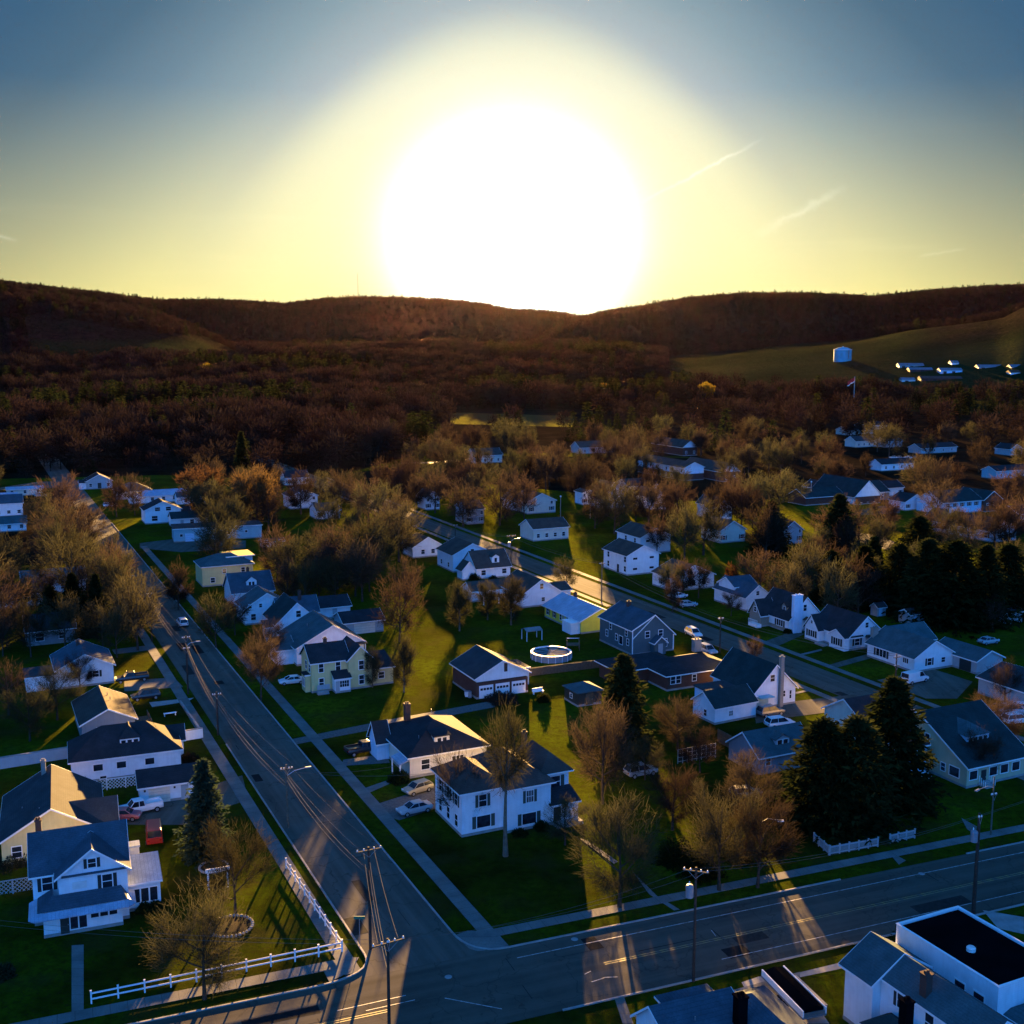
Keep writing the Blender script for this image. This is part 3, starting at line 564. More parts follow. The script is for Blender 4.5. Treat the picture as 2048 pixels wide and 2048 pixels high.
class House:
    def __init__(s, name, label, cat, px, z=0.0, ax='A', wall='white', roof='r_dark', off=(0, 0), group=None, world=None, turn=0.0):
        s.a = AX[ax]+R(turn); p = world if world else G(px, z)
        p = Vector((p[0], p[1], 0))+vvec(s.a)*off[0]+uvec(s.a)*off[1]
        s.p = p; s.o = thing(name, label, cat, (p.x, p.y, 0), -s.a, group); s.wall = wall; s.roof = roof; s.r = None; s.B = None; s.name = name
    def lc(s, px, z=0.0):
        d = G(px, z)-s.p; d.z = 0; return (d.dot(vvec(s.a)), d.dot(uvec(s.a)))
    def wd(s, x, y): return s.p+vvec(s.a)*x+uvec(s.a)*y
    def block(s, x0, x1, y0, y1, ze, rise=2.5, ridge='y', kind='gable', wall=None, roof=None, z0=0.0, zb=None, ov=0.4, fascia=True, wallname='wall', rx=None, base=True):
        """walls and roof over a rectangle; ridge runs along local x or y; zb = height of the second eave (right or back)"""
        wall = wall or s.wall; roof = roof or s.roof; zb = ze if zb is None else zb
        s.B = (x0, x1, y0, y1, ze); c = [s.wd(x, y) for x, y in ((x0, y0), (x1, y0), (x1, y1), (x0, y1))]; HB.append((c, ze+rise))
        zr = ze+rise; w = MB(); r = MB(); f = MB(); th = 0.14
        if kind == 'gable':
            if ridge == 'y':
                A, Bq, pt = (x0, x1, lambda q, z, e: (q, e, z)); e0, e1 = y0, y1
            else:
                A, Bq, pt = (y0, y1, lambda q, z, e: (e, q, z)); e0, e1 = x0, x1
            m = (A+Bq)/2 if rx is None else rx
            prof = [(A, z0), (Bq, z0), (Bq, zb), (m, zr-0.02), (A, ze)]
            ring = [pt(q, z, e0) for q, z in prof]
            w.prism(ring if ridge == 'y' else ring[::-1], Vector(pt(0, 0, e1))-Vector(pt(0, 0, e0)))
            s1 = (zr-ze)/(m-A); s2 = (zr-zb)/(Bq-m); g = min(ov, 0.35)
            L0 = (A-ov, ze-ov*s1); R0 = (Bq+ov, zb-ov*s2)
            for (qa, za), flip in ((L0, 0), (R0, 1)):
                qd = [(qa, za), (m, zr)]
                P = [pt(qd[0][0], qd[0][1], e0-g), pt(qd[1][0], qd[1][1], e0-g), pt(qd[1][0], qd[1][1], e1+g), pt(qd[0][0], qd[0][1], e1+g)]
                lo = [Vector(p)+Vector((0, 0, 0.02)) for p in P]; hi = [Vector(p)+Vector((0, 0, 0.02+th)) for p in P]
                # order so that the ring is counter-clockwise from above
                ar = sum(lo[k].x*lo[(k+1) % 4].y-lo[(k+1) % 4].x*lo[k].y for k in range(4))
                if ar < 0: lo, hi = lo[::-1], hi[::-1]
                r.hexa(lo+hi)
                if fascia:
                    for e in (e0-g-0.035, e1+g+0.005):
                        ringf = [pt(qa, za-0.06, e), pt(m, zr-0.06, e), pt(m, zr+th+0.035, e), pt(qa, za+th+0.035, e)]
                        f.prism(ringf, Vector(pt(0, 0, 0.03)))
                    d = -1 if not flip else 1
                    q0, q1 = (qa-0.035, qa-0.003) if not flip else (qa+0.003, qa+0.035)
                    a_, b_ = pt(q0, za-0.05, e0-g), pt(q1, za+th+0.0, e1+g)
                    f.box(min(a_[0], b_[0]), max(a_[0], b_[0]), min(a_[1], b_[1]), max(a_[1], b_[1]), a_[2], b_[2])
        elif kind == 'hip':
            w.box(x0, x1, y0, y1, z0, ze)
            X0, X1, Y0, Y1 = x0-ov, x1+ov, y0-ov, y1+ov; zl = ze-0.12
            hw = min(X1-X0, Y1-Y0)/2
            if (X1-X0) >= (Y1-Y0): r0, r1 = (X0+hw, (Y0+Y1)/2), (X1-hw+0.01, (Y0+Y1)/2)
            else: r0, r1 = ((X0+X1)/2, Y0+hw), ((X0+X1)/2, Y1-hw+0.01)
            c4 = [(X0, Y0), (X1, Y0), (X1, Y1), (X0, Y1)]; b = [(*q, zl) for q in c4]; t = [(*q, zl+0.16) for q in c4]
            k0, k1 = (*r0, zr), (*r1, zr)
            r.poly(b[::-1])
            for i in range(4): r.poly([b[i], b[(i+1) % 4], t[(i+1) % 4], t[i]])
            if (X1-X0) >= (Y1-Y0):
                r.poly([t[0], t[1], k1, k0]); r.poly([t[1], t[2], k1]); r.poly([t[2], t[3], k0, k1]); r.poly([t[3], t[0], k0])
            else:
                r.poly([t[0], t[1], k0]); r.poly([t[1], t[2], k1, k0]); r.poly([t[2], t[3], k1]); r.poly([t[3], t[0], k0, k1])
            if fascia:
                for (p, q2) in ((0, 1), (1, 2), (2, 3), (3, 0)):
                    xa, ya = c4[p]; xb, yb = c4[q2]
                    f.box(min(xa, xb)-0.03, max(xa, xb)+0.03, min(ya, yb)-0.03, max(ya, yb)+0.03, zl-0.04, zl+0.07) if False else None
                f.box(X0+0.001, X1-0.001, Y0-0.035, Y0-0.003, zl-0.05, zl+0.13); f.box(X0-0.035, X0-0.003, Y0+0.001, Y1-0.001, zl-0.05, zl+0.13)
                f.box(X1+0.003, X1+0.035, Y0+0.001, Y1-0.001, zl-0.05, zl+0.13)
        elif kind == 'flat':
            w.box(x0, x1, y0, y1, z0, ze); r.box(x0-ov, x1+ov, y0-ov, y1+ov, ze+0.002, ze+0.2)
            if fascia: f.box(x0-ov-0.03, x1+ov+0.03, y0-ov-0.035, y0-ov-0.003, ze-0.03, ze+0.22)
        elif kind == 'shed':       # one slope, low edge at the front
            g = ov; w.prism([(x0, y0, z0), (x0, y1, z0), (x0, y1, zr), (x0, y0, ze)], (x1-x0, 0, 0))
            sl = rise/(y1-y0)
            lo = [(x0-g, y0-g, ze-g*sl+0.02), (x1+g, y0-g, ze-g*sl+0.02), (x1+g, y1, zr+0.02), (x0-g, y1, zr+0.02)]
            r.hexa(lo+[(a, b, c+0.13) for a, b, c in lo])
            f.box(x0-g, x1+g, y0-g-0.035, y0-g-0.003, ze-g*sl-0.04, ze-g*sl+0.16)
        if z0 == 0.0 and base:
            fm = MB(); fm.box(x0-0.03, x1+0.03, y0-0.03, y1+0.03, 0, 0.35); obj('foundation', fm, M['concrete'], s.o)
        obj(wallname, w, M[wall], s.o)
        s.r = obj('roof', r, M[roof], s.o)
        if f.v: obj('roof_trim', f, M['trim'], s.r)
        return s
    def wins(s, face, qs, z, w=0.9, h=1.4, sh=None, plane=None, kind='sash'):
        x0, x1, y0, y1, ze = s.B
        for q in qs:
            fr, pa, s1, s2, so_ = win_mesh(w, h, kind)
            if face == 'f': loc, rz = (q, (y0 if plane is None else plane), z), 0.0
            elif face == 'l': loc, rz = ((x0 if plane is None else plane), q, z), -math.pi/2
            elif face == 'r': loc, rz = ((x1 if plane is None else plane), q, z), math.pi/2
            o = link('window', fr, s.o, loc, rz); link('pane', pa, o)
            if sh:
                for sg in (-so_, so_): link('shutter', s1 if sh == 'd' else s2, o, (sg, 0, 0))
        return s
    def winrow(s, face, n, z, w=0.9, h=1.4, sh=None, kind='sash', m=0.14):
        x0, x1, y0, y1, ze = s.B; a, b = (x0, x1) if face == 'f' else (y0, y1); d = (b-a)
        return s.wins(face, [a+d*m+(d*(1-2*m))*(k/(n-1) if n > 1 else 0.5) for k in range(n)], z, w, h, sh, None, kind)
    def door(s, face, q, w=1.0, h=2.1, mat='trim', z=0.15, plane=None, panel=True, name='door', glass=False):
        x0, x1, y0, y1, ze = s.B; d = MB(); d.box(-w/2, w/2, -0.07, 0.02, 0, h)
        if face == 'f': loc, rz = (q, (y0 if plane is None else plane), z), 0.0
        else: loc, rz = ((x0 if plane is None else plane), q, z), -math.pi/2
        o = obj(name, d, M[mat], s.o, loc=loc, rz=rz)
        if name == 'garage_door':
            g = MB()
            for k in range(4): g.box(-w/2+0.15+k*(w-0.3)/4+0.06, -w/2+0.15+(k+1)*(w-0.3)/4-0.06, -0.085, -0.071, h*0.62, h*0.8)
            if glass: obj('door_windows', g, M['glass'], o)
            g = MB()
            for k in (0.25, 0.5, 0.75): g.box(-w/2, w/2, -0.075, -0.071, h*k-0.02, h*k)
            obj('panel_joint', g, M['darktrim'] if not glass else M['trim'], o)
        elif panel:
            g = MB(); g.box(w*0.34, w*0.42, -0.12, -0.071, h*0.45, h*0.5); obj('handle', g, M['metal'], o)
        return s
    def chimney(s, x, y, z0, z1, w=0.7, mat='chim', d=None):
        d = d or w; c = MB(); c.box(x-w/2, x+w/2, y-d/2, y+d/2, z0, z1); c.box(x-w/2-0.07, x+w/2+0.07, y-d/2-0.07, y+d/2+0.07, z1, z1+0.15)
        for q in (-0.2, 0.2): c.box(x+q*w-0.1, x+q*w+0.1, y-0.1, y+0.1, z1+0.15, z1+0.4)
        obj('chimney', c, M[mat], s.r); return s
    def vent(s, x, y, z):
        v = MB(); v.lathe([(0.06, 0), (0.06, 0.5), (0, 0.5)], 8); obj('vent_pipe', v, M['metal'], s.r, loc=(x, y, z)); return s
    def dormer(s, face, q, p, z, w=2.0, h=1.1, rise=0.8, depth=3.0, n=2, wall=None, roof=None, kind='gable', ww=0.55, wh=0.8):
        """face 'f' looks along -y, 'l' along -x; q = place along the face, p = plane of its front, z = foot of its front wall"""
        rz = 0.0 if face == 'f' else -math.pi/2; loc = (q, p, z) if face == 'f' else (p, q, z)
        b = MB()
        if kind == 'gable': b.prism([(-w/2, 0, -0.4), (w/2, 0, -0.4), (w/2, 0, h), (0, 0, h+rise), (-w/2, 0, h)], (0, depth, 0))
        else: b.box(-w/2, w/2, 0, depth, -0.4, h)
        d = obj('dormer', b, M[wall or s.wall], s.o, loc=loc, rz=rz)
        r = MB(); ov = 0.22
        if kind == 'gable':
            sl = rise/(w/2)
            for sg in (-1, 1):
                lo = [(sg*(w/2+ov), -ov, h-ov*sl+0.02), (0, -ov, h+rise+0.02), (0, depth, h+rise+0.02), (sg*(w/2+ov), depth, h-ov*sl+0.02)]
                if sg > 0: lo = lo[::-1]
                lo = lo[::-1]; r.hexa(lo+[(a, c, e+0.1) for a, c, e in lo])
        elif kind == 'hip':
            c4 = [(-w/2-ov, -ov), (w/2+ov, -ov), (w/2+ov, depth), (-w/2-ov, depth)]; t = [(*k, h+0.02) for k in c4]; k0, k1 = (0, w/2, h+rise), (0, depth, h+rise)
            r.poly(t[::-1]); r.poly([t[0], t[1], k0]); r.poly([t[1], t[2], k1, k0]); r.poly([t[3], t[0], k0, k1])
        else:
            lo = [(-w/2-ov, -ov, h), (w/2+ov, -ov, h), (w/2+ov, depth, h+rise), (-w/2-ov, depth, h+rise)]; r.hexa(lo+[(a, c, e+0.12) for a, c, e in lo])
        obj('dormer_roof', r, M[roof or s.roof], d)
        for k in range(n):
            fr, pa, *_ = win_mesh(ww, wh, 'plain'); xx = (k-(n-1)/2)*(ww+0.22)
            m = MB(); t = 0.07
            m.box(xx-ww/2-t, xx+ww/2+t, -0.05, 0.01, h*0.5-wh/2-t, h*0.5-wh/2); m.box(xx-ww/2-t, xx+ww/2+t, -0.05, 0.01, h*0.5+wh/2, h*0.5+wh/2+t)
            m.box(xx-ww/2-t, xx-ww/2, -0.05, 0.01, h*0.5-wh/2, h*0.5+wh/2); m.box(xx+ww/2, xx+ww/2+t, -0.05, 0.01, h*0.5-wh/2, h*0.5+wh/2); m.cur = 1
            m.box(xx-ww/2, xx+ww/2, -0.02, 0.008, h*0.5-wh/2, h*0.5+wh/2)
            obj('dormer_window', m, [M['trim'], M['glass']], d)
        return s
    def posts(s, pts, z1, r=0.08, name='porch_post'):
        for x, y in pts:
            m = MB(); m.box(x-r, x+r, y-r, y+r, 0, z1); obj(name, m, M['trim'], s.o)
        return s
    def steps(s, x, y, w=1.2, n=3):
        m = MB()
        for k in range(n): m.box(x-w/2, x+w/2, y-0.3*(n-k), y-0.3*(n-k)+0.3, 0, 0.17*(k+1))
        obj('steps', m, M['concrete'], s.o); return s
    def part(s, name, mb, mat, parent=None): return obj(name, mb, mat if isinstance(mat, list) else M[mat], parent or s.o)
def dims(h, P, Q, z):
    """length along -v side from its far eave corner P and along the front from its right eave corner Q"""
    return (h.lc(P, z)[1] if P else None, h.lc(Q, z)[0] if Q else None)
# ============ the corner house with the cross gable (front left)
h = House('victorian_house', 'white cross-gabled house with slate roof and blue banded porch on the left street corner', 'house', K('R1', 245, 1040), ax='C', wall='white', roof='r_blue')
h.block(-0.9, 8.3, 3.0, 9.6, 5.7, 3.0, ridge='x'); h.wins('f', [-0.05+0.55], 3.7, 0.95, 1.5, 'd')
h.block(1.6, 8.3, 1.2, 5.2, 5.75, 2.5, ridge='y'); h.wins('f', [4.9], 6.25, 0.75, 0.95, 'd'); h.wins('f', [6.3], 3.75, 0.95, 1.5, 'd')
m = MB(); m.box(2.9, 4.3, 1.12, 1.18, 4.2, 4.95); m.box(2.95, 4.25, 1.10, 1.119, 4.24, 4.91); h.part('wall_plaque', m, 'ceramic')
m = MB(); m.box(1.9, 8.3, 0.95, 1.19, 5.62, 5.78); h.part('gable_skirt_roof', m, 'r_blue')
# porch: low dark roof, pale metal band round it, glazed walls
r = MB(); b = [(-0.5, -0.6, 3.0), (8.1, -0.6, 3.0), (8.1, 1.2, 3.75), (1.6, 1.2, 3.75), (-0.5, 2.98, 3.75)]
r.poly([(-0.5, -0.6, 3.02), (8.1, -0.6, 3.02), (7.6, 1.19, 3.85), (1.0, 1.19, 3.85)]); r.poly([(-0.5, -0.6, 3.02), (1.0, 1.19, 3.85), (1.0, 2.98, 3.85), (-0.5, 2.98, 3.02)]); r.poly([(8.1, -0.6, 3.02), (8.1, 1.19, 3.02), (7.6, 1.19, 3.85)])
h.part('porch_roof', r, 'r_blue')
r = MB(); inn = [(-0.55, 3.0), (-0.55, -0.65), (8.15, -0.65), (8.15, 2.0)]; out = [(-1.35, 3.0), (-1.35, -0.9), (-0.75, -1.5), (8.2, -1.5), (8.95, -0.8), (8.95, 2.0)]
I = [(-0.55, 3.0, 3.0), (-0.55, -0.3, 3.0), (-0.2, -0.65, 3.0), (7.8, -0.65, 3.0), (8.15, -0.3, 3.0), (8.15, 2.0, 3.0)]; O = [(x, y, 2.62) for x, y in out]
for k in range(5): r.poly([I[k], I[k+1], O[k+1], O[k]][::-1])
for k in range(5): r.poly([O[k], O[k+1], (*O[k+1][:2], 2.5), (*O[k][:2], 2.5)][::-1])
h.part('porch_skirt_roof', r, 'r_metal')
h.block(0.0, 7.6, 0.0, 1.19, 2.62, 0.1, kind='flat', ov=0.0, wall='white', roof='trim', fascia=False); h.B = (0, 7.6, 0, 1.2, 2.6)
h.wins('f', [4.9, 5.8, 6.7], 1.35, 0.75, 0.7, kind='plain'); h.wins('f', [2.9, 3.75], 0.5, 0.72, 1.8, kind='plain'); h.door('f', 2.0, 0.85, 2.0, 'darktrim')
h.block(8.32, 11.6, 2.6, 8.2, 3.0, 0.7, kind='shed', roof='r_metal', ov=0.25, wall='white'); h.wins('f', [9.1, 10.0, 10.9], 0.9, 0.75, 1.5, kind='plain')
m = MB(); m.box(8.35, 9.9, 8.3, 9.6, 0, 4.6); h.part('back_porch', m, 'offwhite'); m = MB(); m.box(8.3, 10.0, 8.25, 9.7, 4.6, 4.8); h.part('back_porch_roof', m, 'r_metal')
h.chimney(-0.2, 8.4, 6.5, 9.2, 0.6)
# ============ grey-roofed bungalow behind it
h = House('bungalow', 'wide low bungalow with grey roof and cream gable wall behind the victorian corner house', 'house', K('R1', 5, 510), 3.0, 'C', wall='cream', roof='r_grey')
h.block(0, 11.0, 0, 14.5, 3.0, 3.2, ridge='y'); h.wins('f', [1.6], 0.9, 1.0, 1.3); h.block(7.0, 12.6, 1.5, 6.5, 2.9, 2.2, ridge='x', wall='white'); h.wins('r', [4.0], 1.0, 1.2, 1.2)
h.chimney(4.6, 13.2, 5.0, 7.4, 0.55, 'chimstone'); h.vent(2.2, 6.0, 4.1); h.vent(4.2, 2.2, 5.2)
# ============ low white hipped house with one wide dormer
h = House('hipped_cottage', 'low white cottage with dark hipped roof and a three-pane dormer facing the yard', 'house', K('R5', 455, 1045), 3.2, 'C', roof='r_dark')
a, b = 8.5, h.lc(K('R5', 1160, 950), 3.2)[0]
h.block(0, b, 0, a, 3.2, 3.3, kind='hip', ov=0.35); h.wins('f', [b*0.24, b*0.45, b*0.71], 1.5, 1.2, 0.9, kind='plain'); h.wins('f', [b*0.28, b*0.68], 0.3, 0.8, 0.35, kind='plain')
h.dormer('f', b*0.54, 1.5, 4.1, 2.6, 1.0, 1.5, 3.2, 3, kind='hip', ww=0.6, wh=0.6); h.block(b-2.6, b+0.9, 5.6, 8.4, 2.9, 1.5, ridge='x')
# ============ its garage
h = House('garage', 'small white garage with dark roof and wide plain door left of the blue spruce', 'garage', K('R5', 900, 1205), 2.5, 'C', roof='r_dark')
b = h.lc(K('R5', 1275, 1135), 2.5)[0]; h.block(0, b, 0, 5.2, 2.5, 1.3, ridge='x'); h.door('f', b*0.32, b*0.36, 2.0, 'offwhite', 0.05, name='garage_door'); h.door('f', b*0.75, 0.95, 2.0, 'grey', 0.05)
for q in (.08, .58): m = MB(); m.box(b*q-.12, b*q+.12, -0.15, 0, 1.75, 2.0); h.part('wall_lamp', m, 'darktrim')
# ============ house with brown roof and lit deck
h = House('brown_roof_house', 'single-storey grey-blue house under a mottled brown roof with a deck facing the side street', 'house', K('R5', 525, 805), 3.0, 'A', wall='greyside', roof='r_brown')
b = h.lc(K('R5', 865, 750), 3.0)[0]; h.block(0, b, 0, 12.5, 3.0, 1.9, ridge='y'); h.wins('f', [b*0.35, b*0.72], 1.0, 1.1, 1.2)
m = MB(); m.box(b+0.05, b+2.8, 2.0, 7.5, 0.5, 0.7)
for k in range(8): m.box(b+2.7, b+2.78, 2.0+k*0.75, 2.06+k*0.75, 0.7, 1.6)
m.box(b+2.68, b+2.8, 2.0, 7.5, 1.6, 1.68); h.part('deck', m, 'wood'); h.vent(b*0.6, 8, 4.7); h.vent(b*0.62, 5.5, 4.7)
# ============ white gable house with blue roof
h = House('gabled_house', 'white house with pale blue roof and a single gable window beside the black pickup', 'house', K('R5', 365, 455), 3.4, 'A', wall='white', roof='r_blue')
b = h.lc(K('R5', 725, 405), 3.4)[0]; h.block(0, b, 0, 11, 3.4, 2.3, ridge='y'); h.wins('f', [b*0.68], 1.5, 1.0, 1.1, 'd'); h.block(-5.0, -0.02, 0.5, 7, 2.4, 0.2, kind='flat', roof='r_grey', ov=0.2, base=False)
h.chimney(b*0.45, 7.5, 5.3, 6.3, 0.5)
h.door('f', b*0.9, 0.9, 2.0, 'darktrim')
# ============ dark house behind the spruces
h = House('dark_cottage', 'dim grey cottage with one bright framed window between dark evergreens', 'house', K('R5', 175, 300), 0, 'A', wall='greyside', roof='r_dark'); h.block(0, 9, 0, 8, 3.0, 2.4, ridge='x'); h.wins('f', [2.4], 0.9, 1.5, 1.5); h.wins('f', [6.5], 1.0, 1.0, 1.2)
h = House('pale_bungalow', 'long white bungalow half hidden by bare branches at the left edge', 'house', K('Q1', -60, 1235), 0, 'A', wall='white', roof='r_blue'); h.block(0, 11, 0, 8, 3.0, 1.8, ridge='x'); h.wins('f', [2, 5.5, 9], 1.0, 1.1, 1.2)
h = House('teal_roof_house', 'white walled house under a broad teal roof above the dark spruces', 'house', K('Q1', 180, 1130), 0, 'A', wall='white', roof='r_teal'); h.block(0, 14, 0, 9, 3.0, 2.2, ridge='x'); h.wins('f', [2, 5, 9, 12], 1.0, 1.1, 1.2)
# ============ left far cluster
h = House('porch_house', 'far white house with a gabled stone-like front and porch by the cross street', 'house', K('Q1', 670, 305), 0, 'A', wall='grey', roof='r_dark'); h.block(0, 10, 0, 9, 3.2, 2.6, ridge='y'); h.wins('f', [1.6, 8.4], 1.0, 1.1, 1.3); h.door('f', 5, 1.4, 2.3, 'darktrim'); h.block(-2.5, -0.02, 1, 5, 2.6, 1.0, ridge='x', wall='white', base=False)
h = House('hipped_house', 'far house under a plain grey-green hipped roof beyond the white sheds', 'house', K('Q1', 905, 385), 0, 'A', wall='grey', roof='r_teal'); h.block(0, 13, 0, 11, 2.9, 3.0, kind='hip'); h.wins('f', [3, 7], 1.0, 1.0, 1.2)
h = House('white_shed', 'little far white gabled shed in front of the hipped roof', 'shed', K('Q1', 1005, 420), 0, 'A', wall='white', roof='r_blue'); h.block(0, 5.5, 0, 5, 2.4, 1.6, ridge='y'); h.wins('f', [2.7], 1.0, 0.9, 0.9)
h = House('long_white_house', 'far house with a long pale metal roof behind the white sheds', 'house', K('Q1', 1115, 415), 0, 'A', wall='white', roof='r_metal'); h.block(0, 18, 0, 8, 2.8, 1.6, ridge='x'); h.wins('f', [3, 7, 11, 15], 1.0, 1.1, 1.2)
h = House('white_barn', 'far narrow white gabled outbuilding next to the big brown tree', 'shed', K('Q1', 1372, 425), 0, 'A', wall='white', roof='r_blue'); h.block(0, 12, 0, 6, 2.8, 1.5, ridge='x'); h.wins('f', [3, 8], 1.0, 1.0, 1.1)
h = House('tall_white_house', 'white two-storey house with dark upper gable above the long aqua building', 'house', K('Q1', 1125, 575), 0, 'A', wall='white', roof='r_dark'); h.block(0, 11.5, 0, 9, 4.6, 2.6, ridge='y'); h.wins('f', [3], 1.0, 1.8, 1.6); h.wins('f', [4, 7.5], 4.2, 1.6, 1.2); h.block(11.52, 15, 3, 8, 3.0, 1.5, ridge='x')
h = House('white_garage', 'white garage with a dark roof and single door behind the long aqua building', 'garage', K('Q1', 1330, 598), 0, 'A', wall='white', roof='r_green'); h.block(0, 11.5, 0, 6, 2.8, 1.7, ridge='x'); h.wins('f', [6.4], 1.0, 1.2, 1.2); h.door('f', 3.2, 1.0, 2.0, 'grey')
h = House('long_shop', 'long flat-roofed aqua workshop with small windows across the yard', 'workshop', K('Q1', 1345, 715), 0, 'A', wall='aqua', roof='r_grey', turn=6); b = 26; h.block(0, b, 0, 10, 3.9, 0.3, kind='flat', ov=0.3); h.wins('f', [2.2, b*0.62], 1.6, 0.8, 0.8, kind='plain'); h.wins('f', [b*0.82], 1.9, 0.7, 0.7, kind='plain')
m = MB(); m.box(b*0.36, b*0.47, -0.08, 0.0, 1.2, 2.6); h.part('wall_sign', m, 'trim'); m = MB()
for k in range(3): m.box(b*0.378+k*0.75, b*0.378+k*0.75+0.55, -0.11, -0.081, 1.7, 2.1)
h.part('sign_marks', m, 'shutter'); h.door('f', 4.6, 2.6, 2.4, 'bluewhite', 0.1, name='garage_door')
for px, nm, lb, cat, w_, r_, d_ in ((K('Q1', 55, 360), 'mobile_home', 'far pale mobile home standing left of the white car', 'mobile home', 'offwhite', 'r_metal', (13, 4.5, 2.6, 0.7)), (K('Q1', -40, 520), 'left_edge_house', 'white house cut by the left edge behind bare branches', 'house', 'white', 'r_blue', (9, 9, 4.6, 2.4)), (K('Q1', -60, 640), 'teal_shed', 'teal roofed shed at the left edge below the bare trees', 'shed', 'white', 'r_teal', (10, 7, 2.6, 1.8)), (K('Q1', -10, 430), 'blue_roof_cottage', 'small cottage with two pale roof slopes at the left edge of the far street', 'house', 'white', 'r_metal', (6.5, 6, 2.6, 1.6))):
    h = House(nm.replace('left_edge_house', 'frame_house'), lb, cat, px, 0, 'A', wall=w_, roof=r_); h.block(0, d_[0], 0, d_[1], d_[2], d_[3], ridge='x'); h.winrow('f', 3, 1.0, 1.0, 1.1)
# ============ east side of the side street, from far to near
h = House('solar_house', 'cream two-storey house with blue roof and a sunlit orange flat roof panel', 'house', K('Q2', 15, 905), 5.0, 'A', wall='cream', roof='r_teal')
b = h.lc(K('Q2', 425, 885), 5.0)[0]; h.block(0, b, 0, 9, 5.0, 2.3, kind='hip'); h.wins('f', [b*0.43, b*0.8], 3.0, 0.9, 1.1); h.wins('f', [b*0.2, b*0.55], 0.9, 1.0, 1.2)
h.block(b*0.55, b+0.6, 3, 10, 6.4, 0.2, kind='flat', wall='bluewhite', roof='sunlit_roof', z0=5.0, ov=0.5); h.wins('f', [b*0.86], 5.3, 0.8, 0.8)
h = House('dormer_cottage', 'blue-roofed cottage with a single white arched dormer of two windows', 'house', K('Q2', 250, 1105), 3.2, 'A', wall='white', roof='r_blue')
b = h.lc(K('Q2', 555, 1065), 3.2)[0]; h.block(0, b, 0, 9, 3.2, 3.6, ridge='x'); h.dormer('f', b*0.5, 1.3, 4.1, 2.3, 1.3, 0.9, 3, 2); h.wins('f', [b*0.3, b*0.7], 1, 1, 1.2); h.chimney(b*0.5, 5, 6, 7.6, 0.6)
h = House('blue_gable_house', 'white gabled house with teal roof squeezed behind the dark-roofed cape', 'house', K('Q2', 345, 1228), 3.6, 'A', wall='white', roof='r_teal')
h.block(0, 9.6, 0, 8, 3.6, 2.9, ridge='y'); h.wins('f', [1.2, 3.4], 3.6, 0.6, 0.8); h.wins('f', [1.8], 1, 1, 1.3)
h = House('cape_house', 'white cape with dark green roof and small door hood, gable end to the camera', 'house', K('Q2', 590, 1345), 3.2, 'A', wall='white', roof='r_green')
h.block(0, 8.6, 0, 10, 3.2, 3.9, ridge='y'); h.wins('f', [4.6], 4.2, 0.95, 1.3); h.wins('f', [2.3], 0.9, 0.95, 1.4); h.door('f', 5.0, 0.95, 2.0, 'trim'); m = MB(); m.box(4.0, 6.0, -1.1, -0.02, 2.35, 2.55); h.part('door_hood', m, 'darktrim')
h.wins('l', [2.2, 6.5], 1.0, 1.0, 1.3); h.block(-2.0, -0.02, 0.4, 3.5, 2.6, 0.7, kind='shed', base=False); h.block(2.5, 11.0, 8, 13.5, 3.2, 2.8, ridge='x', roof='r_blue'); h.chimney(7.5, 10, 5.4, 7.2, 0.6)
h = House('tealroof_house', 'wide white-gabled house with faded teal roof behind the yellow farmhouse', 'house', K('R6', 300, 312), 3.4, 'A', wall='white', roof='r_teal')
h.block(0, 13.0, 0, 13, 3.4, 3.6, ridge='y', rx=7.0); h.vent(4, 7, 5.6); h.block(-3.2, -0.02, 2, 9, 2.9, 1.6, ridge='x', base=False); h.posts([(12.9, -1.2), (10.5, -1.2)], 3.2)
m = MB(); m.box(9.5, 13.3, -1.6, 0.0, 3.2, 3.34); h.part('porch_roof', m, 'r_brown')
h = House('farmhouse', 'pale yellow two-storey farmhouse with front gable and little glazed white porch', 'house', K('R6', 400, 600), 0, 'A', wall='cream', roof='r_dark')
q = h.lc(K('R6', 640, 592)); b = 6.8
h.block(0, 6.6, 0, 6.5, 5.4, 2.3, ridge='x'); h.wins('f', [1.7, 4.7], 3.5, 0.8, 1.5); h.wins('f', [1.7], 0.9, 0.8, 1.5); h.wins('l', [1.2, 3.4], 3.5, 0.9, 1.4); h.chimney(3.4, 3.2, 7, 8.4, 0.55)
h.block(-0.9, -0.02, 0.8, 3.2, 2.9, 0.5, kind='flat', ov=0.15, roof='r_dark', base=False); h.wins('l', [2.0], 0.9, 1.4, 1.4, kind='triple')
h.block(6.3, 10.6, -0.9, 6.5, 5.4, 2.1, ridge='y'); h.wins('f', [8.6], 3.4, 0.85, 1.55); h.wins('f', [8.6], 0.8, 0.85, 1.55)
h.block(3.6, 6.28, -1.9, -0.03, 2.5, 0.9, kind='shed', wall='white', ov=0.25); h.wins('f', [5.2], 1.0, 1.6, 1.1, kind='grid'); h.door('f', 4.0, 0.7, 1.95, 'grey')
h.block(10.62, 14.6, -0.4, 5.5, 3.1, 1.4, kind='shed', roof='r_dark'); h.wins('f', [12.4], 1.2, 1.0, 1.1); h.steps(1.6, -0.8, 2.0, 3)
m = MB(); m.box(0.7, 2.9, -0.9, -0.8, 0.7, 1.5); h.part('stoop_rail', m, 'grey')
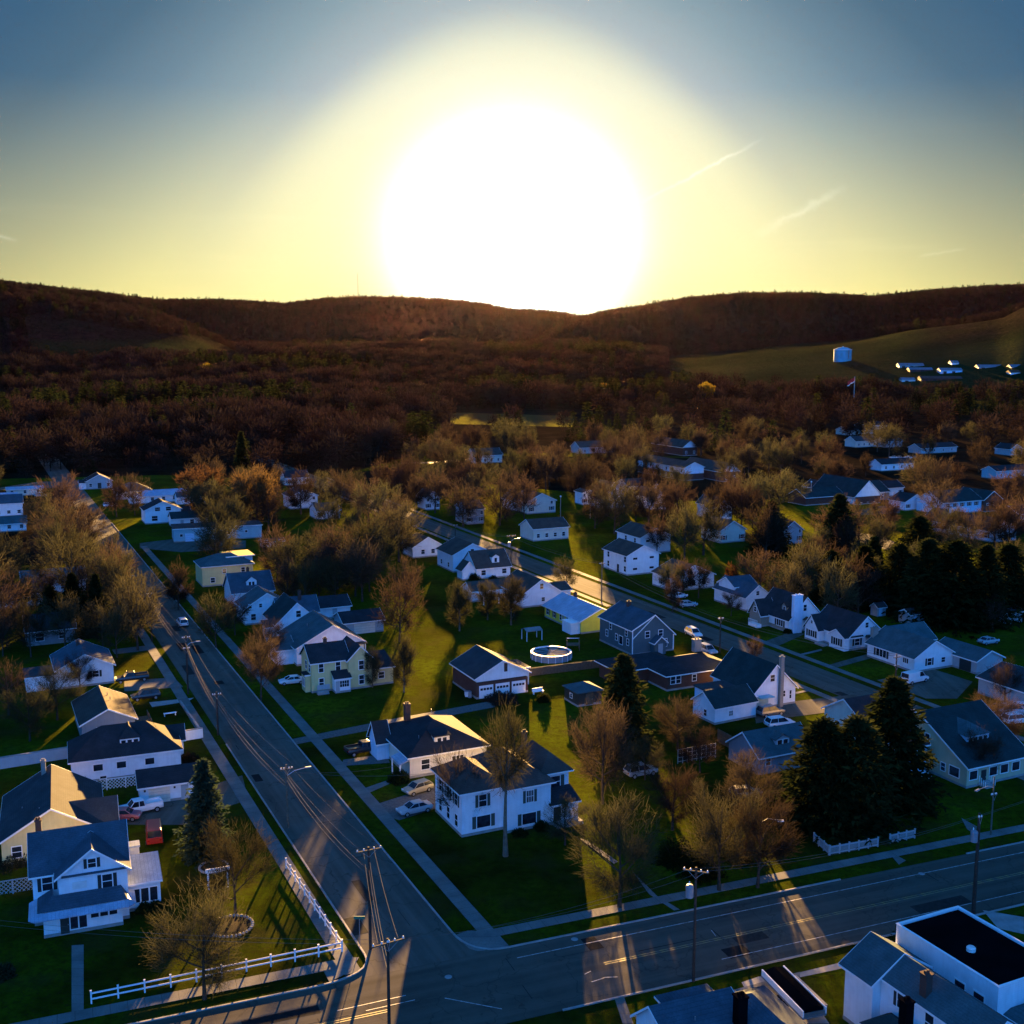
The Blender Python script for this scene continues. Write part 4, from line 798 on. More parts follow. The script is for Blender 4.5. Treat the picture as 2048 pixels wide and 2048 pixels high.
# garages behind
h = House('block_garage', 'long pale garage with dark low roof at the edge of the sunlit lawn', 'garage', K('R6', 605, 150), 2.6, 'A', wall='grey', roof='r_dark'); h.block(0, 8.5, 0, 7, 2.6, 1.5, ridge='x'); h.door('f', 4.4, 4.5, 2.1, 'offwhite', 0.05, name='garage_door')
h = House('shed_garage', 'whitish garage with dark roof and leaning tree, beyond the pale garage', 'garage', K('Q2', 885, 1225), 2.6, 'A', wall='white', roof='r_dark'); h.block(0, 8, 0, 6.5, 2.6, 1.7, ridge='x'); h.wins('l', [3], 1.0, 0.8, 1.0); h.door('f', 4.5, 1.0, 2.0, 'grey')
# ============ bungalow with dormer, then the big two-storey house
h = House('hip_bungalow', 'cream bungalow with dark hipped roof, one small white dormer and blue side awning', 'house', K('R6', 1030, 1150), 0, 'A', wall='offwhite', roof='r_dark')
b = 11.6; h.block(0, b, 0, 13.5, 3.1, 2.9, kind='hip', ov=0.45); h.wins('f', [b*0.2], 1.0, 1.2, 1.4); h.wins('f', [b*0.62], 1.0, 1.7, 1.2, kind='triple')
h.dormer('f', b*0.47, 1.6, 3.7, 2.3, 1.1, 0.35, 3.0, 2, kind='shed', ww=0.6, wh=0.65)
h.block(-1.8, -0.02, 8.5, 12.0, 2.9, 2.3, ridge='x', wall='bluewhite', base=False); m = MB(); m.prism([(-1.6, -0.4, 2.3), (-0.02, -0.4, 2.8), (-0.02, -0.4, 2.92), (-1.6, -0.4, 2.42)], (0, 3.6, 0)); h.part('awning', m, 'r_metal'); h.posts([(-1.5, -0.2), (-1.5, 3.0)], 2.3)
h.chimney(3.2, 9.6, 5.0, 7.4, 0.8, 'chim'); h.vent(2.5, 3.0, 4.4); h.vent(6.4, 8, 6.2)
h = House('big_white_house', 'large two-storey white house with green shutters and brown hipped roof behind bare trees', 'house', K('R2', 1420, 460), 0, 'A', wall='white', roof='r_brown')
h.block(-5.5, 0.3, 1.3, 10, 5.7, 2.2, kind='hip', ov=0.5); h.wins('f', [-2.7], 3.5, 1.0, 1.5, 'g'); h.wins('f', [-2.6], 0.8, 1.8, 1.5, 'g', kind='plain'); h.wins('l', [3, 5.6, 8.2], 3.5, 0.9, 1.5, 'g'); h.wins('l', [3, 5.6, 8.2], 0.8, 0.9, 1.5)
h.block(0.0, 6.0, 0, 11.2, 5.72, 2.3, kind='hip', ov=0.5); h.wins('f', [3.1], 3.5, 0.95, 1.5, 'g', kind='grid'); h.wins('f', [3.0], 0.7, 1.9, 1.4, 'g', kind='plain')
h.block(6.02, 9.9, 2.6, 11, 5.74, 2.1, kind='hip', ov=0.5); h.wins('f', [8.0], 3.6, 1.3, 1.5, 'g'); h.block(6.02, 9.8, -0.2, 2.58, 2.6, 1.0, kind='shed', roof='r_dark', ov=0.3); h.door('f', 6.8, 1.0, 2.1, 'shutter'); h.chimney(6.4, 8.4, 7.6, 9.3, 0.6)
m = MB(); m.box(6.2, 9.8, -1.6, -0.22, 0, 0.45); h.part('terrace', m, 'concrete')
# ============ brick garage, pool shed
h = House('brick_garage', 'three-bay brick garage with white gable and sunlit orange roof edge', 'garage', K('R6', 1460, 640), 0, 'A', wall='white', roof='r_grey')
b = 9.6; h.block(0, b, 0, 10.5, 2.75, 0.0, kind='flat', wall='brick', ov=-0.2, roof='darktrim', fascia=False); h.B = (0, b, 0, 10.5, 2.7)
for k in range(3): h.door('f', 1.75+k*3.05, 2.6, 2.2, 'trim', 0.05, name='garage_door', glass=True)
h.block(-0.03, b+0.03, -0.03, 10.5, 3.7, 2.45, ridge='y', z0=2.96, ov=0.5); m = MB(); m.box(5.1, 5.7, -0.1, -0.031, 4.2, 5.7); h.part('loft_door', m, 'chim')
h.block(b+0.05, b+2.2, 4, 9, 3.0, 0.6, kind='flat', wall='white', ov=0.2, base=False)
m = MB(); m.box(-0.9, -0.4, 1.2, 2.0, 0, 1.1); m.box(-1.0, -0.3, 2.4, 3.0, 0, 0.7); h.part('wall_meter', m, 'xform')
h = House('pool_shed', 'small dark shed with pale teal pyramid roof on the lawn near the tall evergreen', 'shed', K('R7', 495, 765), 2.4, 'A', wall='darktrim', roof='r_teal'); h.block(0.3, 4.9, 0.3, 4.9, 2.4, 1.1, kind='hip', ov=0.3, fascia=False); h.door('f', 2.5, 1.4, 1.9, 'wood'); h.wins('l', [2.5], 1.0, 0.7, 0.7)
# ============ west side of the back street, far to near
def spec(name, label, cat, px, z, ax='A', **k): return House(name, label, cat, px, z, ax, **k)
h = spec('shaded_cottage', 'small white gabled cottage behind a forked tree at the far bend of the back street', 'house', K('Q3', 100, 1030), 0, roof='r_brown'); h.block(0, 9, 0, 8, 3.0, 2.6, ridge='y'); h.wins('f', [3, 6], 1, 1, 1.2)
h = spec('tall_gable_house', 'lilac-white house with tall blank gable and sunlit orange ridge', 'house', K('Q3', 410, 1140), 0, roof='r_brown', wall='white'); h.block(0, 11, 0, 11, 4.6, 2.6, ridge='y'); h.wins('f', [5.5], 4.6, 0.9, 1.2); h.wins('l', [3, 8], 1, 1, 1.2)
h = spec('gambrel_cottage', 'brown-roofed cottage with one tall white dormer beside the glowing street patch', 'house', K('Q3', 590, 1195), 0, roof='r_brown', wall='white'); h.block(0, 9.5, 0, 9, 2.9, 3.6, ridge='x', roof='r_brown'); h.dormer('f', 5.8, 0.9, 3.6, 2.0, 1.7, 0.6, 3, 1, ww=0.7, wh=1.1); h.wins('f', [2, 7.8], 1, 1.2, 1.2); h.block(-3.6, -0.02, 0.5, 4, 2.7, 1.9, ridge='y')
h = spec('carport_garage', 'white garage with a flat pale carport held up on thin posts', 'garage', K('Q3', 556, 1370), 0, roof='r_brown', wall='white'); h.block(0, 10, 0, 5.5, 2.6, 1.6, ridge='x'); h.wins('l', [2.7], 1, 0.8, 1.1)
m = MB(); m.box(0.6, 10.6, -4.2, -0.42, 2.35, 2.5); h.part('carport_roof', m, 'trim'); h.posts([(1.2, -4.0), (5, -4.0), (10, -4.0)], 2.35)
h = spec('lilac_gable_house', 'white house with brown roof, gable end and low side wing above the yellow house', 'house', K('Q3', 945, 1415), 0, roof='r_brown', wall='white'); h.block(0, 9.6, 0, 12.5, 3.1, 3.0, ridge='y'); h.wins('f', [4.9], 4.0, 0.8, 1.2); h.wins('f', [5.3], 1.1, 0.8, 0.9); h.wins('l', [2.5, 6.5, 10], 1, 1, 1.2, 'g'); h.block(9.62, 13, 1.2, 8, 2.9, 1.2, ridge='x'); h.wins('f', [11.3], 1, 0.9, 1.3)
h = spec('yellow_house', 'bright yellow ranch house under a pale lavender metal roof', 'house', K('R7', 522, 380), 0, roof='r_metal', wall='yellow'); h.block(0, 9.4, 0, 16.5, 2.8, 2.1, ridge='y', ov=0.6); h.wins('l', [1.5, 12, 15], 0.9, 0.8, 1.4, 'd'); h.wins('l', [6, 9], 1, 0.8, 1.2); h.wins('f', [6.3, 7.9], 0.9, 0.8, 1.3, 'd'); h.block(-2.2, -0.02, 0.4, 4.2, 2.2, 0.3, kind='flat', wall='white', roof='trim', ov=0.1, base=False); h.door('l', 7.6, 0.9, 2.0, 'grey', plane=0)
h.chimney(5.4, 12.5, 4.4, 5.6, 0.6); h.vent(3, 13, 3.9)
h = spec('slate_house', 'dark slate-teal two-storey house with white trim and white framed windows', 'house', K('R7', 850, 520), 0, roof='r_blue', wall='tealside')
h.block(0, 9.4, 0, 12.5, 5.0, 2.5, ridge='y', zb=3.4, rx=4.9, ov=0.35); h.wins('l', [2.2, 8.2], 3.4, 0.8, 1.1); h.wins('l', [9.6, 5.9, 1.6], 1.7, 0.75, 1.2); h.wins('l', [4.2], 1.3, 1.3, 1.6, kind='plain'); h.wins('f', [3.4, 6.4], 3.2, 0.95, 1.2); h.wins('f', [7.4], 1.0, 0.95, 1.5)
m = MB()
for a, b in (((0.15, 3.3), (4.9, 7.25)),):
    m.prism([(a[0], -0.06, a[1]-0.12), (b[0], -0.06, b[1]-0.12), (b[0], -0.06, b[1]+0.1), (a[0], -0.06, a[1]+0.1)], (0, 0.05, 0))
h.part('gable_trim', m, 'trim')
for x in (-0.05, 9.25): m = MB(); m.box(x, x+0.2, -0.06, -0.01, 0.2, 4.9 if x < 1 else 3.3); h.part('corner_board', m, 'trim')
h.block(4.2, 6.6, -1.6, -0.02, 2.5, 1.0, ridge='y', base=False, wall='tealside'); h.door('f', 5.4, 1.0, 2.0, 'grey'); h.chimney(4.6, 9, 6.6, 8.3, 0.7)
h = spec('brick_ranch', 'low dark brick ranch house with wide charcoal roof and three white windows', 'house', K('R7', 1075, 750), 0, roof='r_dark', wall='brick'); h.block(0, 13.5, 0, 9, 2.9, 1.7, kind='hip', ov=0.7); h.wins('f', [1.2, 2.3], 1.2, 0.9, 1.3); h.wins('f', [5.6, 10], 1.2, 0.8, 1.1); h.block(-6.0, 6, 6, 13, 2.85, 1.5, kind='hip', ov=0.7, base=False); h.vent(5, 4, 3.9)
h.chimney(13.2, 10.5, 3.0, 5.2, 1.5, 'chimstone', 1.0)
h = spec('cape_with_chimney', 'white cape with deep green-black roof and a tall slim chimney on its gable', 'house', K('R7', 1635, 870), 0, roof='r_green', wall='white')
h.block(0, 8.4, 0, 11.5, 3.0, 4.1, ridge='y'); h.wins('f', [3.6], 4.4, 0.85, 1.1); h.wins('f', [5.9], 1.5, 0.8, 1.0); h.wins('f', [8.0-0.6], 1.0, 0.4, 1.4); h.chimney(5.1, -0.36, 0, 8.4, 0.65, 'chimstone', 0.6)
m = MB(); m.box(0.3, 3.0, -1.6, -0.02, 2.2, 2.32); h.part('door_canopy', m, 'aqua'); m = MB(); m.box(0.5, 2.8, -0.1, -0.02, 0.2, 2.1); h.part('storm_door', m, 'aqua')
h.block(-6.2, -0.02, 1.0, 8, 2.7, 0.5, kind='flat', roof='r_grey', wall='bluewhite', ov=0.25, base=False); h.wins('l', [3], 1.2, 0.9, 0.9); m = MB(); m.box(-1.6, 0.4, -0.6, 0.9, 2.3, 2.42); h.part('side_awning', m, 'trim')
h = spec('fence_garage', 'white garage with dark roof standing at the head of the board fence', 'garage', K('R7', 1382, 965), 0, roof='r_green', wall='white', turn=-3); h.block(0, 8.3, 0, 5.6, 2.7, 1.9, ridge='x', ov=0.3); h.wins('f', [3.2], 1.0, 0.75, 0.8, kind='grid'); h.wins('l', [2.4], 0.8, 0.7, 1.0)
h = spec('board_garage', 'grey-green garage with teal roof and a little window dormer behind the spruces', 'garage', K('R7', 1665, 1290), 0, roof='r_teal', wall='greyside'); h.block(0, 9.5, 0, 7, 2.7, 2.4, ridge='x', ov=0.4); h.dormer('f', 4.8, 1.0, 3.3, 2.4, 1.0, 0.6, 2.4, 2, wall='grey', ww=0.8, wh=0.7); h.wins('f', [1.6], 1.2, 0.8, 1.0)
h = spec('porch_roof_house', 'house showing only a dark roof and pale rake between the spruce tops', 'house', K('R8', 900, 1110), 0, roof='r_dark', wall='offwhite'); h.block(0, 10, 0, 9, 3.4, 2.6, ridge='x'); h.wins('l', [3, 6], 1, 1, 1.2); h.wins('f', [3], 1, 1, 1.2)
h = spec('blue_side_house', 'narrow pale blue house squeezed between the spruces and the tan saltbox', 'house', K('R8', 1110, 1330), 0, roof='r_dark', wall='bluewhite'); h.block(0, 5.2, 0, 7, 4.6, 2.2, ridge='x'); h.wins('f', [2, 3.9], 2.6, 0.8, 1.3, 'd'); m = MB(); m.box(0, 5.0, -1.4, -0.05, 0, 0.6); h.part('side_stoop', m, 'trim')
h = spec('tan_saltbox', 'large tan saltbox house with four gable windows, roof dormer and enclosed front porch', 'house', K('R8', 1558, 1380), 0, roof='r_green', wall='tan')
h.block(0, 11.5, 0, 12.6, 3.1, 5.0, ridge='x', zb=5.8, rx=9.0, ov=0.5); h.wins('l', [11.5, 8.8, 7.3], 3.9, 0.8, 1.5); h.wins('l', [6.3, 4.2], 1.1, 0.75, 1.1); h.wins('l', [2.2], 1.0, 1.7, 1.3, kind='plain'); h.wins('f', [1.2, 4.9, 7, 9.2], 1.1, 1.4, 1.2, kind='plain'); h.door('f', 3.1, 0.9, 2.0, 'shutter')
h.dormer('f', 5.2, 3.2, 4.6, 4.2, 1.2, 1.4, 4.0, 4, kind='hip', wall='bluewhite', roof='r_teal', ww=0.7, wh=0.65); m = MB(); m.box(-1.8, -0.02, 9.5, 10.6, 0, 0.5); m.box(-1.85, -1.78, 9.5, 10.6, 0.5, 1.4); h.part('side_stoop', m, 'trim'); h.steps(3.1, -0.1, 1.6, 4)
m = MB()
for x in (2.2, 4.0):
    for k in range(4): m.box(x-0.03, x+0.03, -0.2-0.35*k, -0.14-0.35*k, 0.2, 1.5-0.18*k)
h.part('stair_rail', m, 'trim')
# ============ east side of the back street, far to near
h = spec('white_block_house', 'plain white two-storey house with four slot windows on its end wall', 'house', K('Q4', 208, 1165), 0, roof='r_brown', wall='white'); h.block(0, 9.6, 0, 12, 5.2, 2.3, ridge='y'); h.wins('f', [2.4, 7.4], 4.0, 1.3, 0.55, kind='plain'); h.wins('f', [2.4, 7.4], 1.3, 1.3, 0.55, kind='plain'); h.wins('l', [1, 9.5], 3.4, 1, 1.4); h.wins('l', [1, 9.5], 0.9, 1, 1.4); h.door('l', 4.5, 1.0, 2.1, 'shutter')
h = spec('branchy_house', 'white two-storey house with a bare tree drawn across its gable, behind the plain white block', 'house', K('Q4', 312, 1000), 0, roof='r_brown', wall='white'); h.block(0, 10, 0, 13, 4.8, 2.3, ridge='y'); h.wins('f', [2.4, 7.4], 3.4, 1.2, 0.6, kind='plain'); h.wins('l', [3, 8], 3, 1, 1.2)
h = spec('veiled_house', 'white house veiled by a row of bare trees right of the plain white block', 'house', K('Q4', 560, 1290), 0, roof='r_brown', wall='white'); h.block(0, 12, 0, 9, 3.4, 2.6, ridge='y'); h.wins('f', [3, 6, 9], 1, 1, 1.3); h.wins('l', [2, 5], 1, 1, 1.3, 'd')
h = spec('bush_house', 'white gabled house behind a rust-coloured bush and grey tangled shrub', 'house', K('Q4', 1125, 1440), 0, roof='r_blue', wall='white'); h.block(0, 6.5, 0, 12, 3.2, 2.4, ridge='y'); h.wins('f', [3.2], 3.4, 0.8, 0.9); h.block(0.5, 6.5, 5, 11, 4.6, 1.6, ridge='x', roof='r_blue')
h = spec('chimney_house', 'stone-walled cottage with a broad pale blue chimney breast and tiny dormer', 'house', K('R8', 412, 375), 0, roof='r_dark', wall='stone')
h.block(0, 8.6, 0, 10.5, 2.8, 4.3, ridge='y', wall='white'); h.wins('f', [4.0], 4.3, 0.8, 1.3); h.wins('f', [6.9], 1.0, 0.8, 1.1); h.wins('l', [3.0], 0.9, 2.0, 1.3, 'd', kind='triple')
h.chimney(1.6, -0.42, 0, 7.9, 2.2, 'bluewhite', 0.8); h.door('f', 4.4, 1.2, 2.2, 'grey'); m = MB(); m.prism([(3.4, -0.5, 2.5), (5.4, -0.5, 2.5), (4.4, -0.5, 3.1)], (0, 0.5, 0)); h.part('door_hood', m, 'wood')
m = MB(); m.box(5.6, 8.62, -0.05, -0.001, 0.3, 2.7); m.box(-0.05, -0.001, 0.3, 10.3, 0.3, 0.85); h.part('stone_facing', m, 'stone')
h.dormer('l', 3.2, 1.2, 3.8, 1.6, 1.2, 0.7, 2.6, 1, ww=0.6, wh=0.9); h.block(-2.2, 1.6, 6.6, 10.4, 2.8, 2.7, ridge='x'); h.wins('l', [8.5], 3.0, 0.8, 1.0); m = MB(); m.box(-3.4, -2.25, 6.2, 9.2, 0, 0.7)
for k in range(8): m.box(-3.4, -3.34, 6.2+k*0.42, 6.26+k*0.42, 0.7, 1.5)
m.box(-3.42, -3.32, 6.2, 9.2, 1.5, 1.57); h.part('porch_stoop', m, 'trim')
h = spec('shuttered_cottage', 'white cottage with dark shutters, steep roof, front gable and arched door hood', 'house', K('R8', 800, 490), 0, roof='r_dark', wall='white')
h.block(0, 8.4, 0, 11.0, 2.9, 3.5, ridge='y'); h.wins('f', [4.3], 4.2, 0.75, 1.0); h.wins('f', [2.0], 0.9, 1.2, 1.3, 'd'); h.wins('f', [6.9], 1.2, 0.7, 0.8); h.door('f', 4.6, 0.9, 2.0, 'grey'); m = MB(); m.prism([(3.9, -0.7, 2.3), (5.3, -0.7, 2.3), (5.0, -0.7, 2.75), (4.2, -0.7, 2.75)], (0, 0.68, 0)); h.part('door_hood', m, 'darktrim')
h.block(-1.2, 3, 0.0, 4.4, 2.7, 1.2, ridge='x', wall='white', base=False); h.wins('l', [2.2], 0.8, 1.9, 1.4, 'd', kind='triple'); h.block(-1.6, 3, 7.2, 11.2, 2.85, 2.5, ridge='x'); h.wins('l', [9.2], 0.9, 1.9, 1.3, 'd', kind='triple'); h.wins('l', [9.2], 3.6, 0.5, 0.6); m = MB(); m.box(-2.6, -1.25, 4.6, 7.0, 0, 0.4); h.part('stoop', m, 'concrete')
h = spec('teal_ranch', 'teal-roofed ranch house with attached two-car garage and stone chimney', 'house', K('R8', 1222, 632), 0, roof='r_teal', wall='white')
h.block(0, 9.4, 0, 12.2, 2.8, 2.6, ridge='y', ov=0.5); h.wins('f', [3.6], 1.0, 1.0, 1.3, 'd'); h.wins('f', [7.0], 1.2, 0.9, 0.9); h.wins('l', [8.5], 0.9, 2.6, 1.4, 'd', kind='triple'); h.wins('l', [2.2], 1.3, 1.3, 0.9, kind='triple'); h.chimney(1.8, 12.4, 2.5, 5.3, 1.3, 'chimstone', 0.8)
h.block(5, 14, 9, 16, 2.8, 2.4, ridge='x'); h.block(9.4, 15.9, -5.6, 4.8, 2.5, 1.5, ridge='y', wall='grey', ov=0.4); h.door('l', -3.0, 2.7, 2.2, 'shutter', 0.05, name='garage_door'); h.door('l', 1.2, 1.6, 2.1, 'grey', 0.05, name='garage_door'); h.door('l', 3.2, 1.1, 2.1, 'grey', 0.05)
h.door('l', 3.2, 1.1, 2.1, 'grey', 0.05)
h = spec('white_wall_house', 'blank white side wall of a house cut by the right edge, behind a twisted tree', 'house', K('R8', 1800, 830), 0, roof='r_grey', wall='grey'); h.block(0.6, 12, -4, 6, 2.9, 1.8, ridge='y')
for px, lb, d_ in ((K('R8', 1195, 325), 'small white shed with a pale door in the black shade of the evergreens', (4.2, 3.4, 2.2, 0.9)), (K('R8', 985, 270), 'tiny pale domed shed under the black evergreens', (2.4, 2.2, 2.0, 0.8)), (K('R8', 1590, 335), 'long pale shed wall behind twisted branches in the dark yard', (9, 4, 2.2, 0.8)), (K('R8', 1745, 330), 'pale shed at the right edge behind twisted branches', (8, 4, 2.4, 0.9))):
    h = spec('garden_shed', lb, 'shed', px, 0, roof='r_grey', wall='grey'); h.block(0, d_[0], 0, d_[1], d_[2], d_[3], ridge='x', ov=0.2, base=False); h.door('f', d_[0]*0.35, 0.9, 1.8, 'bluewhite')
# ============ far right: church, L-shaped homes, apartments
h = spec('church', 'dark-roofed church hall with steep pale blue gable and brick end', 'church', K('Q5', 475, 690), 0, roof='r_green', wall='white'); h.block(0, 12, 0, 24, 3.4, 5.2, ridge='y', ov=0.8); h.wins('f', [3, 6, 9], 0.8, 0.9, 1.6); h.block(-18, -0.02, 6, 16, 3.0, 2.6, ridge='x', wall='brick'); h.block(12.02, 22, 6, 18, 3.2, 3.5, ridge='x', wall='stone'); h.wins('f', [15, 18.5], 0.8, 1.2, 1.6)
m = MB(); m.box(0, 12, -0.06, -0.001, 0.36, 2.9); h.part('brick_facing', m, 'brick')
h = spec('corner_house', 'dark hipped house with long pale blue front and brick wing with one pale blind', 'house', K('Q5', 1225, 778), 0, roof='r_green', wall='bluewhite'); h.block(0, 18.5, 0, 12, 4.4, 3.2, ridge='x', ov=0.5); h.winrow('f', 5, 2.6, 1, 1.2, 'd'); h.block(18.52, 27, -1, 12, 4.4, 2.8, ridge='y', wall='brick'); h.wins('f', [21.5], 2.4, 3.2, 0.6, kind='plain'); h.wins('f', [25.5], 0.8, 1, 1.4)
h = spec('shuttered_house', 'long low house with dark roof and shuttered blue-white front, right of the big evergreens', 'house', K('Q5', 1655, 1015), 0, roof='r_green', wall='bluewhite'); h.block(0, 10, 0, 28, 3.4, 3.2, ridge='y', ov=0.4); h.wins('l', [2.4, 11, 15, 21, 26], 1.2, 1.4, 1.5, 'd'); h.door('l', 7.5, 1.2, 2.2, 'trim'); h.wins('f', [3.2, 8.0], 1.0, 0.9, 1.2, 'd'); h.wins('f', [5.5], 3.3, 0.8, 0.9); h.chimney(4, 20, 5.6, 7.2, 1.0, 'trim')
h = spec('edge_cottage', 'brick and white cottage cut by the right edge beyond the mown strip', 'house', K('Q5', 1885, 845), 0, roof='r_dark', wall='brick'); h.block(0, 9, 0, 9, 3.0, 2.2, ridge='x'); h.wins('f', [1.5, 4], 1, 1, 1.3)
h = spec('apartment_row', 'two-storey apartment row, white above brick, with small door canopies', 'apartments', K('Q4', 650, 432), 0, roof='r_brown', wall='white'); h.block(0, 10, 0, 38, 2.7, 0.0, kind='flat', wall='brick', ov=-0.3, fascia=False, roof='darktrim'); h.winrow('l', 7, 0.8, 1.1, 1.4); h.block(-0.05, 10.05, -0.05, 38.05, 5.6, 2.2, ridge='y', z0=2.9); h.wins('l', [2, 9, 14, 22, 27, 35], 3.5, 1.1, 1.3)
for y in (5.5, 18, 31):
    m = MB(); m.prism([(-1.5, y-1.2, 2.6), (-0.06, y-1.2, 3.4), (-0.06, y-1.2, 2.6)], (0, 2.4, 0)); h.part('door_canopy', m, 'shutter')
for px, lb, sz in ((K('Q4', 945, 440), 'brick end wall of an apartment row under a bright white gable, near its own lawn', (8.5, 30, 4.4, 3.4)), (K('Q4', 640, 240), 'far brick apartment block with a lilac-white gable above the apartment row', (9, 30, 4.6, 3.2))):
    h = spec('gable_apartments', lb, 'apartments', px, 0, roof='r_brown', wall='brick'); h.block(0, sz[0], 0, sz[1], sz[2], sz[3], ridge='y', ov=0.5); m = MB(); m.prism([(-0.1, -0.07, sz[2]-0.2), (sz[0]+0.1, -0.07, sz[2]-0.2), (sz[0]/2, -0.07, sz[2]+sz[3])], (0, 0.06, 0)); h.part('white_gable', m, 'trim'); h.wins('f', [2, sz[0]-2], 1, 0.9, 1.4)
FAR = [(('Q5', 480, 195), 'far house with bright white front in the wood at upper right', 16, 9, 3.6, 2.4, 'white', 'r_grey'), (('Q5', 740, 195), 'far grey-green house beside a bright white dormer', 12, 8, 3.4, 2.2, 'grey', 'r_teal'), (('Q5', 400, 90), 'far low house with thin white eaves line left of the flagpole grove', 22, 10, 3.0, 2.4, 'offwhite', 'r_dark'), (('Q5', 560, 45), 'far house with white crossed gables just below the flagpole grove', 20, 10, 3.0, 2.2, 'white', 'r_dark'),
       (('Q5', 1040, 250), 'far low brick row with a white gable in the dark wood', 26, 9, 3.0, 2.0, 'grey', 'r_dark'), (('Q5', 1810, 265), 'far teal-gabled house at the top of the dark wood near the right edge', 9, 10, 3.4, 2.4, 'aqua', 'r_dark'), (('Q5', 1690, 470), 'far pale teal row of windows among bare trees near the right edge', 22, 8, 3.6, 1.8, 'aqua', 'r_dark'), (('Q5', 700, 400), 'far white house behind tree trunks below the row of parked cars', 20, 8, 3.2, 2.0, 'white', 'r_dark'), (('Q5', 720, 620), 'white house half hidden by branches right of the church', 10, 8, 3.4, 2.2, 'white', 'r_dark'), (('Q5', 140, 610), 'small white gable with dark stripes left of the church', 8, 8, 3.0, 2.4, 'bluewhite', 'r_dark'),
       (('Q5', 905, 740), 'white gables peeping above the evergreens left of the long low house', 10, 8, 3.2, 2.4, 'bluewhite', 'r_dark'), (('Q4', 415, 660), 'narrow white gable behind a pale bare tree, centre right', 5, 12, 4.6, 2.6, 'white', 'r_brown'), (('Q4', 215, 560), 'long white house wall screened by grey trees, centre right', 13, 9, 4.4, 2.2, 'white', 'r_brown'), (('Q4', 905, 740), 'grey-white gable wrapped in bare branches, right of centre', 6, 12, 4.8, 2.6, 'white', 'r_brown'), (('Q4', 930, 915), 'white gabled house screened by a fan of bare trunks, right of centre', 9, 10, 3.8, 2.6, 'offwhite', 'r_brown'), (('Q4', 1415, 925), 'pale gable glimpsed through a dark tangled tree left of the evergreens', 7, 10, 4.2, 2.6, 'grey', 'r_dark'),
       (('Q4', 20, 655), 'white two-storey house with a tall narrow gable in the reddish wood', 9, 9, 4.6, 5.0, 'white', 'r_brown'), (('Q3', 1412, 620), 'little white flat-fronted house beside the tall narrow gable', 5, 6, 4.6, 0.8, 'white', 'r_brown'), (('Q3', 985, 690), 'white gabled house glowing behind reddish trees, centre', 11, 12, 4.4, 2.6, 'white', 'r_brown'), (('Q3', 880, 665), 'long white house left of the glowing white gable, centre', 7, 10, 3.6, 2.2, 'white', 'r_brown'), (('Q3', 520, 770), 'tall pale house end beside a trunk at the bend of the back street', 6, 10, 5.0, 2.2, 'white', 'r_brown'), (('Q3', 205, 660), 'pale gable behind a forked tree at the far end of the back street', 5, 9, 4.6, 2.2, 'white', 'r_brown'), (('Q3', 575, 300), 'far pale house at the edge of the playing field road', 15, 9, 4.0, 3.0, 'white', 'r_brown'), (('Q3', 1390, 225), 'far dark roofed house with a small pale cupola in the reddish wood', 22, 10, 3.4, 2.8, 'offwhite', 'r_brown'), (('Q3', 1030, 900), 'pale house behind a dense grey thicket across the back street', 12, 9, 3.8, 2.2, 'offwhite', 'r_brown'),
       (('Q2', 700, 460), 'white house with porch windows and shuttered gable near the far woods', 10, 10, 4.6, 2.4, 'white', 'r_grey'), (('Q2', 905, 540), 'small white house with a red brick chimney beside the porch-windowed house', 8, 9, 3.0, 2.0, 'white', 'r_grey'), (('Q2', 660, 275), 'white house with a pale deck rail in front of the far woods', 10, 9, 3.2, 2.4, 'white', 'r_dark'), (('Q2', 490, 760), 'low pale shed on the terrace right of the long aqua workshop', 6, 4, 1.8, 0.6, 'tan', 'r_brown')]
for i_, ((c, x, y), lb, b, a, ze, rs, wl, rf) in enumerate(FAR):
    if 'white' not in lb: wl = (wl, 'offwhite', 'grey')[i_ % 3]
    elif wl == 'white' and i_ % 3 == 0: wl = 'offwhite'
    h = spec('town_house', lb, 'house' if 'shed' not in lb else 'shed', K(c, x, y), 0, roof=rf, wall=wl); h.block(0, b, 0, a, ze, rs, ridge='y' if 'gable' in lb and b < 13 else 'x')
    n = 2 if b < 12 else 4
    h.winrow('f', n, 1.0, 1.0, 1.2, 'd' if n == 2 else None)
    if ze > 4: h.winrow('f', n, 3.2, 0.9, 1.0)
    if 'chimney' in lb: h.chimney(b*0.85, -0.3, 0, 6.4, 0.8, 'chim', 0.6)
# ============ bottom right corner, near side of the main road
h = House('hip_gable_house', 'slate-blue roofed house with a stone-dark chimney and hipped porch, cut by the bottom edge', 'house', K('R3', 950, 1662), 7.2, 'C', roof='r_blue', wall='white')
q = h.lc(K('R3', 1500, 1630), 7.2); k1 = h.lc(K('R3', 1570, 1510), 7.4); b = q[0]
h.block(0.4, k1[0]-1.5, -6.0, 2.6, 5.0, 2.2, ridge='x', ov=0.4, rx=0.0); kh = h.lc(K('R3', 1265, 1540), 6.6); h.block(kh[0]-2.2, kh[0]+2.2, 0.2, kh[1]+2.2, 5.1, 1.6, kind='hip', ov=0.35); h.block(k1[0]-3.4, k1[0]+3.4, -9, k1[1]+2.2, 5.03, 2.3, kind='hip', ov=0.4)
kc = h.lc(K('R3', 1545, 1740), 6.6); h.chimney(kc[0], kc[1], 5.5, 8.6, 0.85, 'r_black'); h.vent(3.2, -2.0, 6.4); h.vent(k1[0]-1.2, -1.5, 6.4)
h = House('teal_gable_house', 'teal-roofed house with white gable and small brick chimney beside the flat black roof', 'house', K('R4', 830, 1645), 5.4, 'A', roof='r_teal', wall='white', off=(0.6, 0))
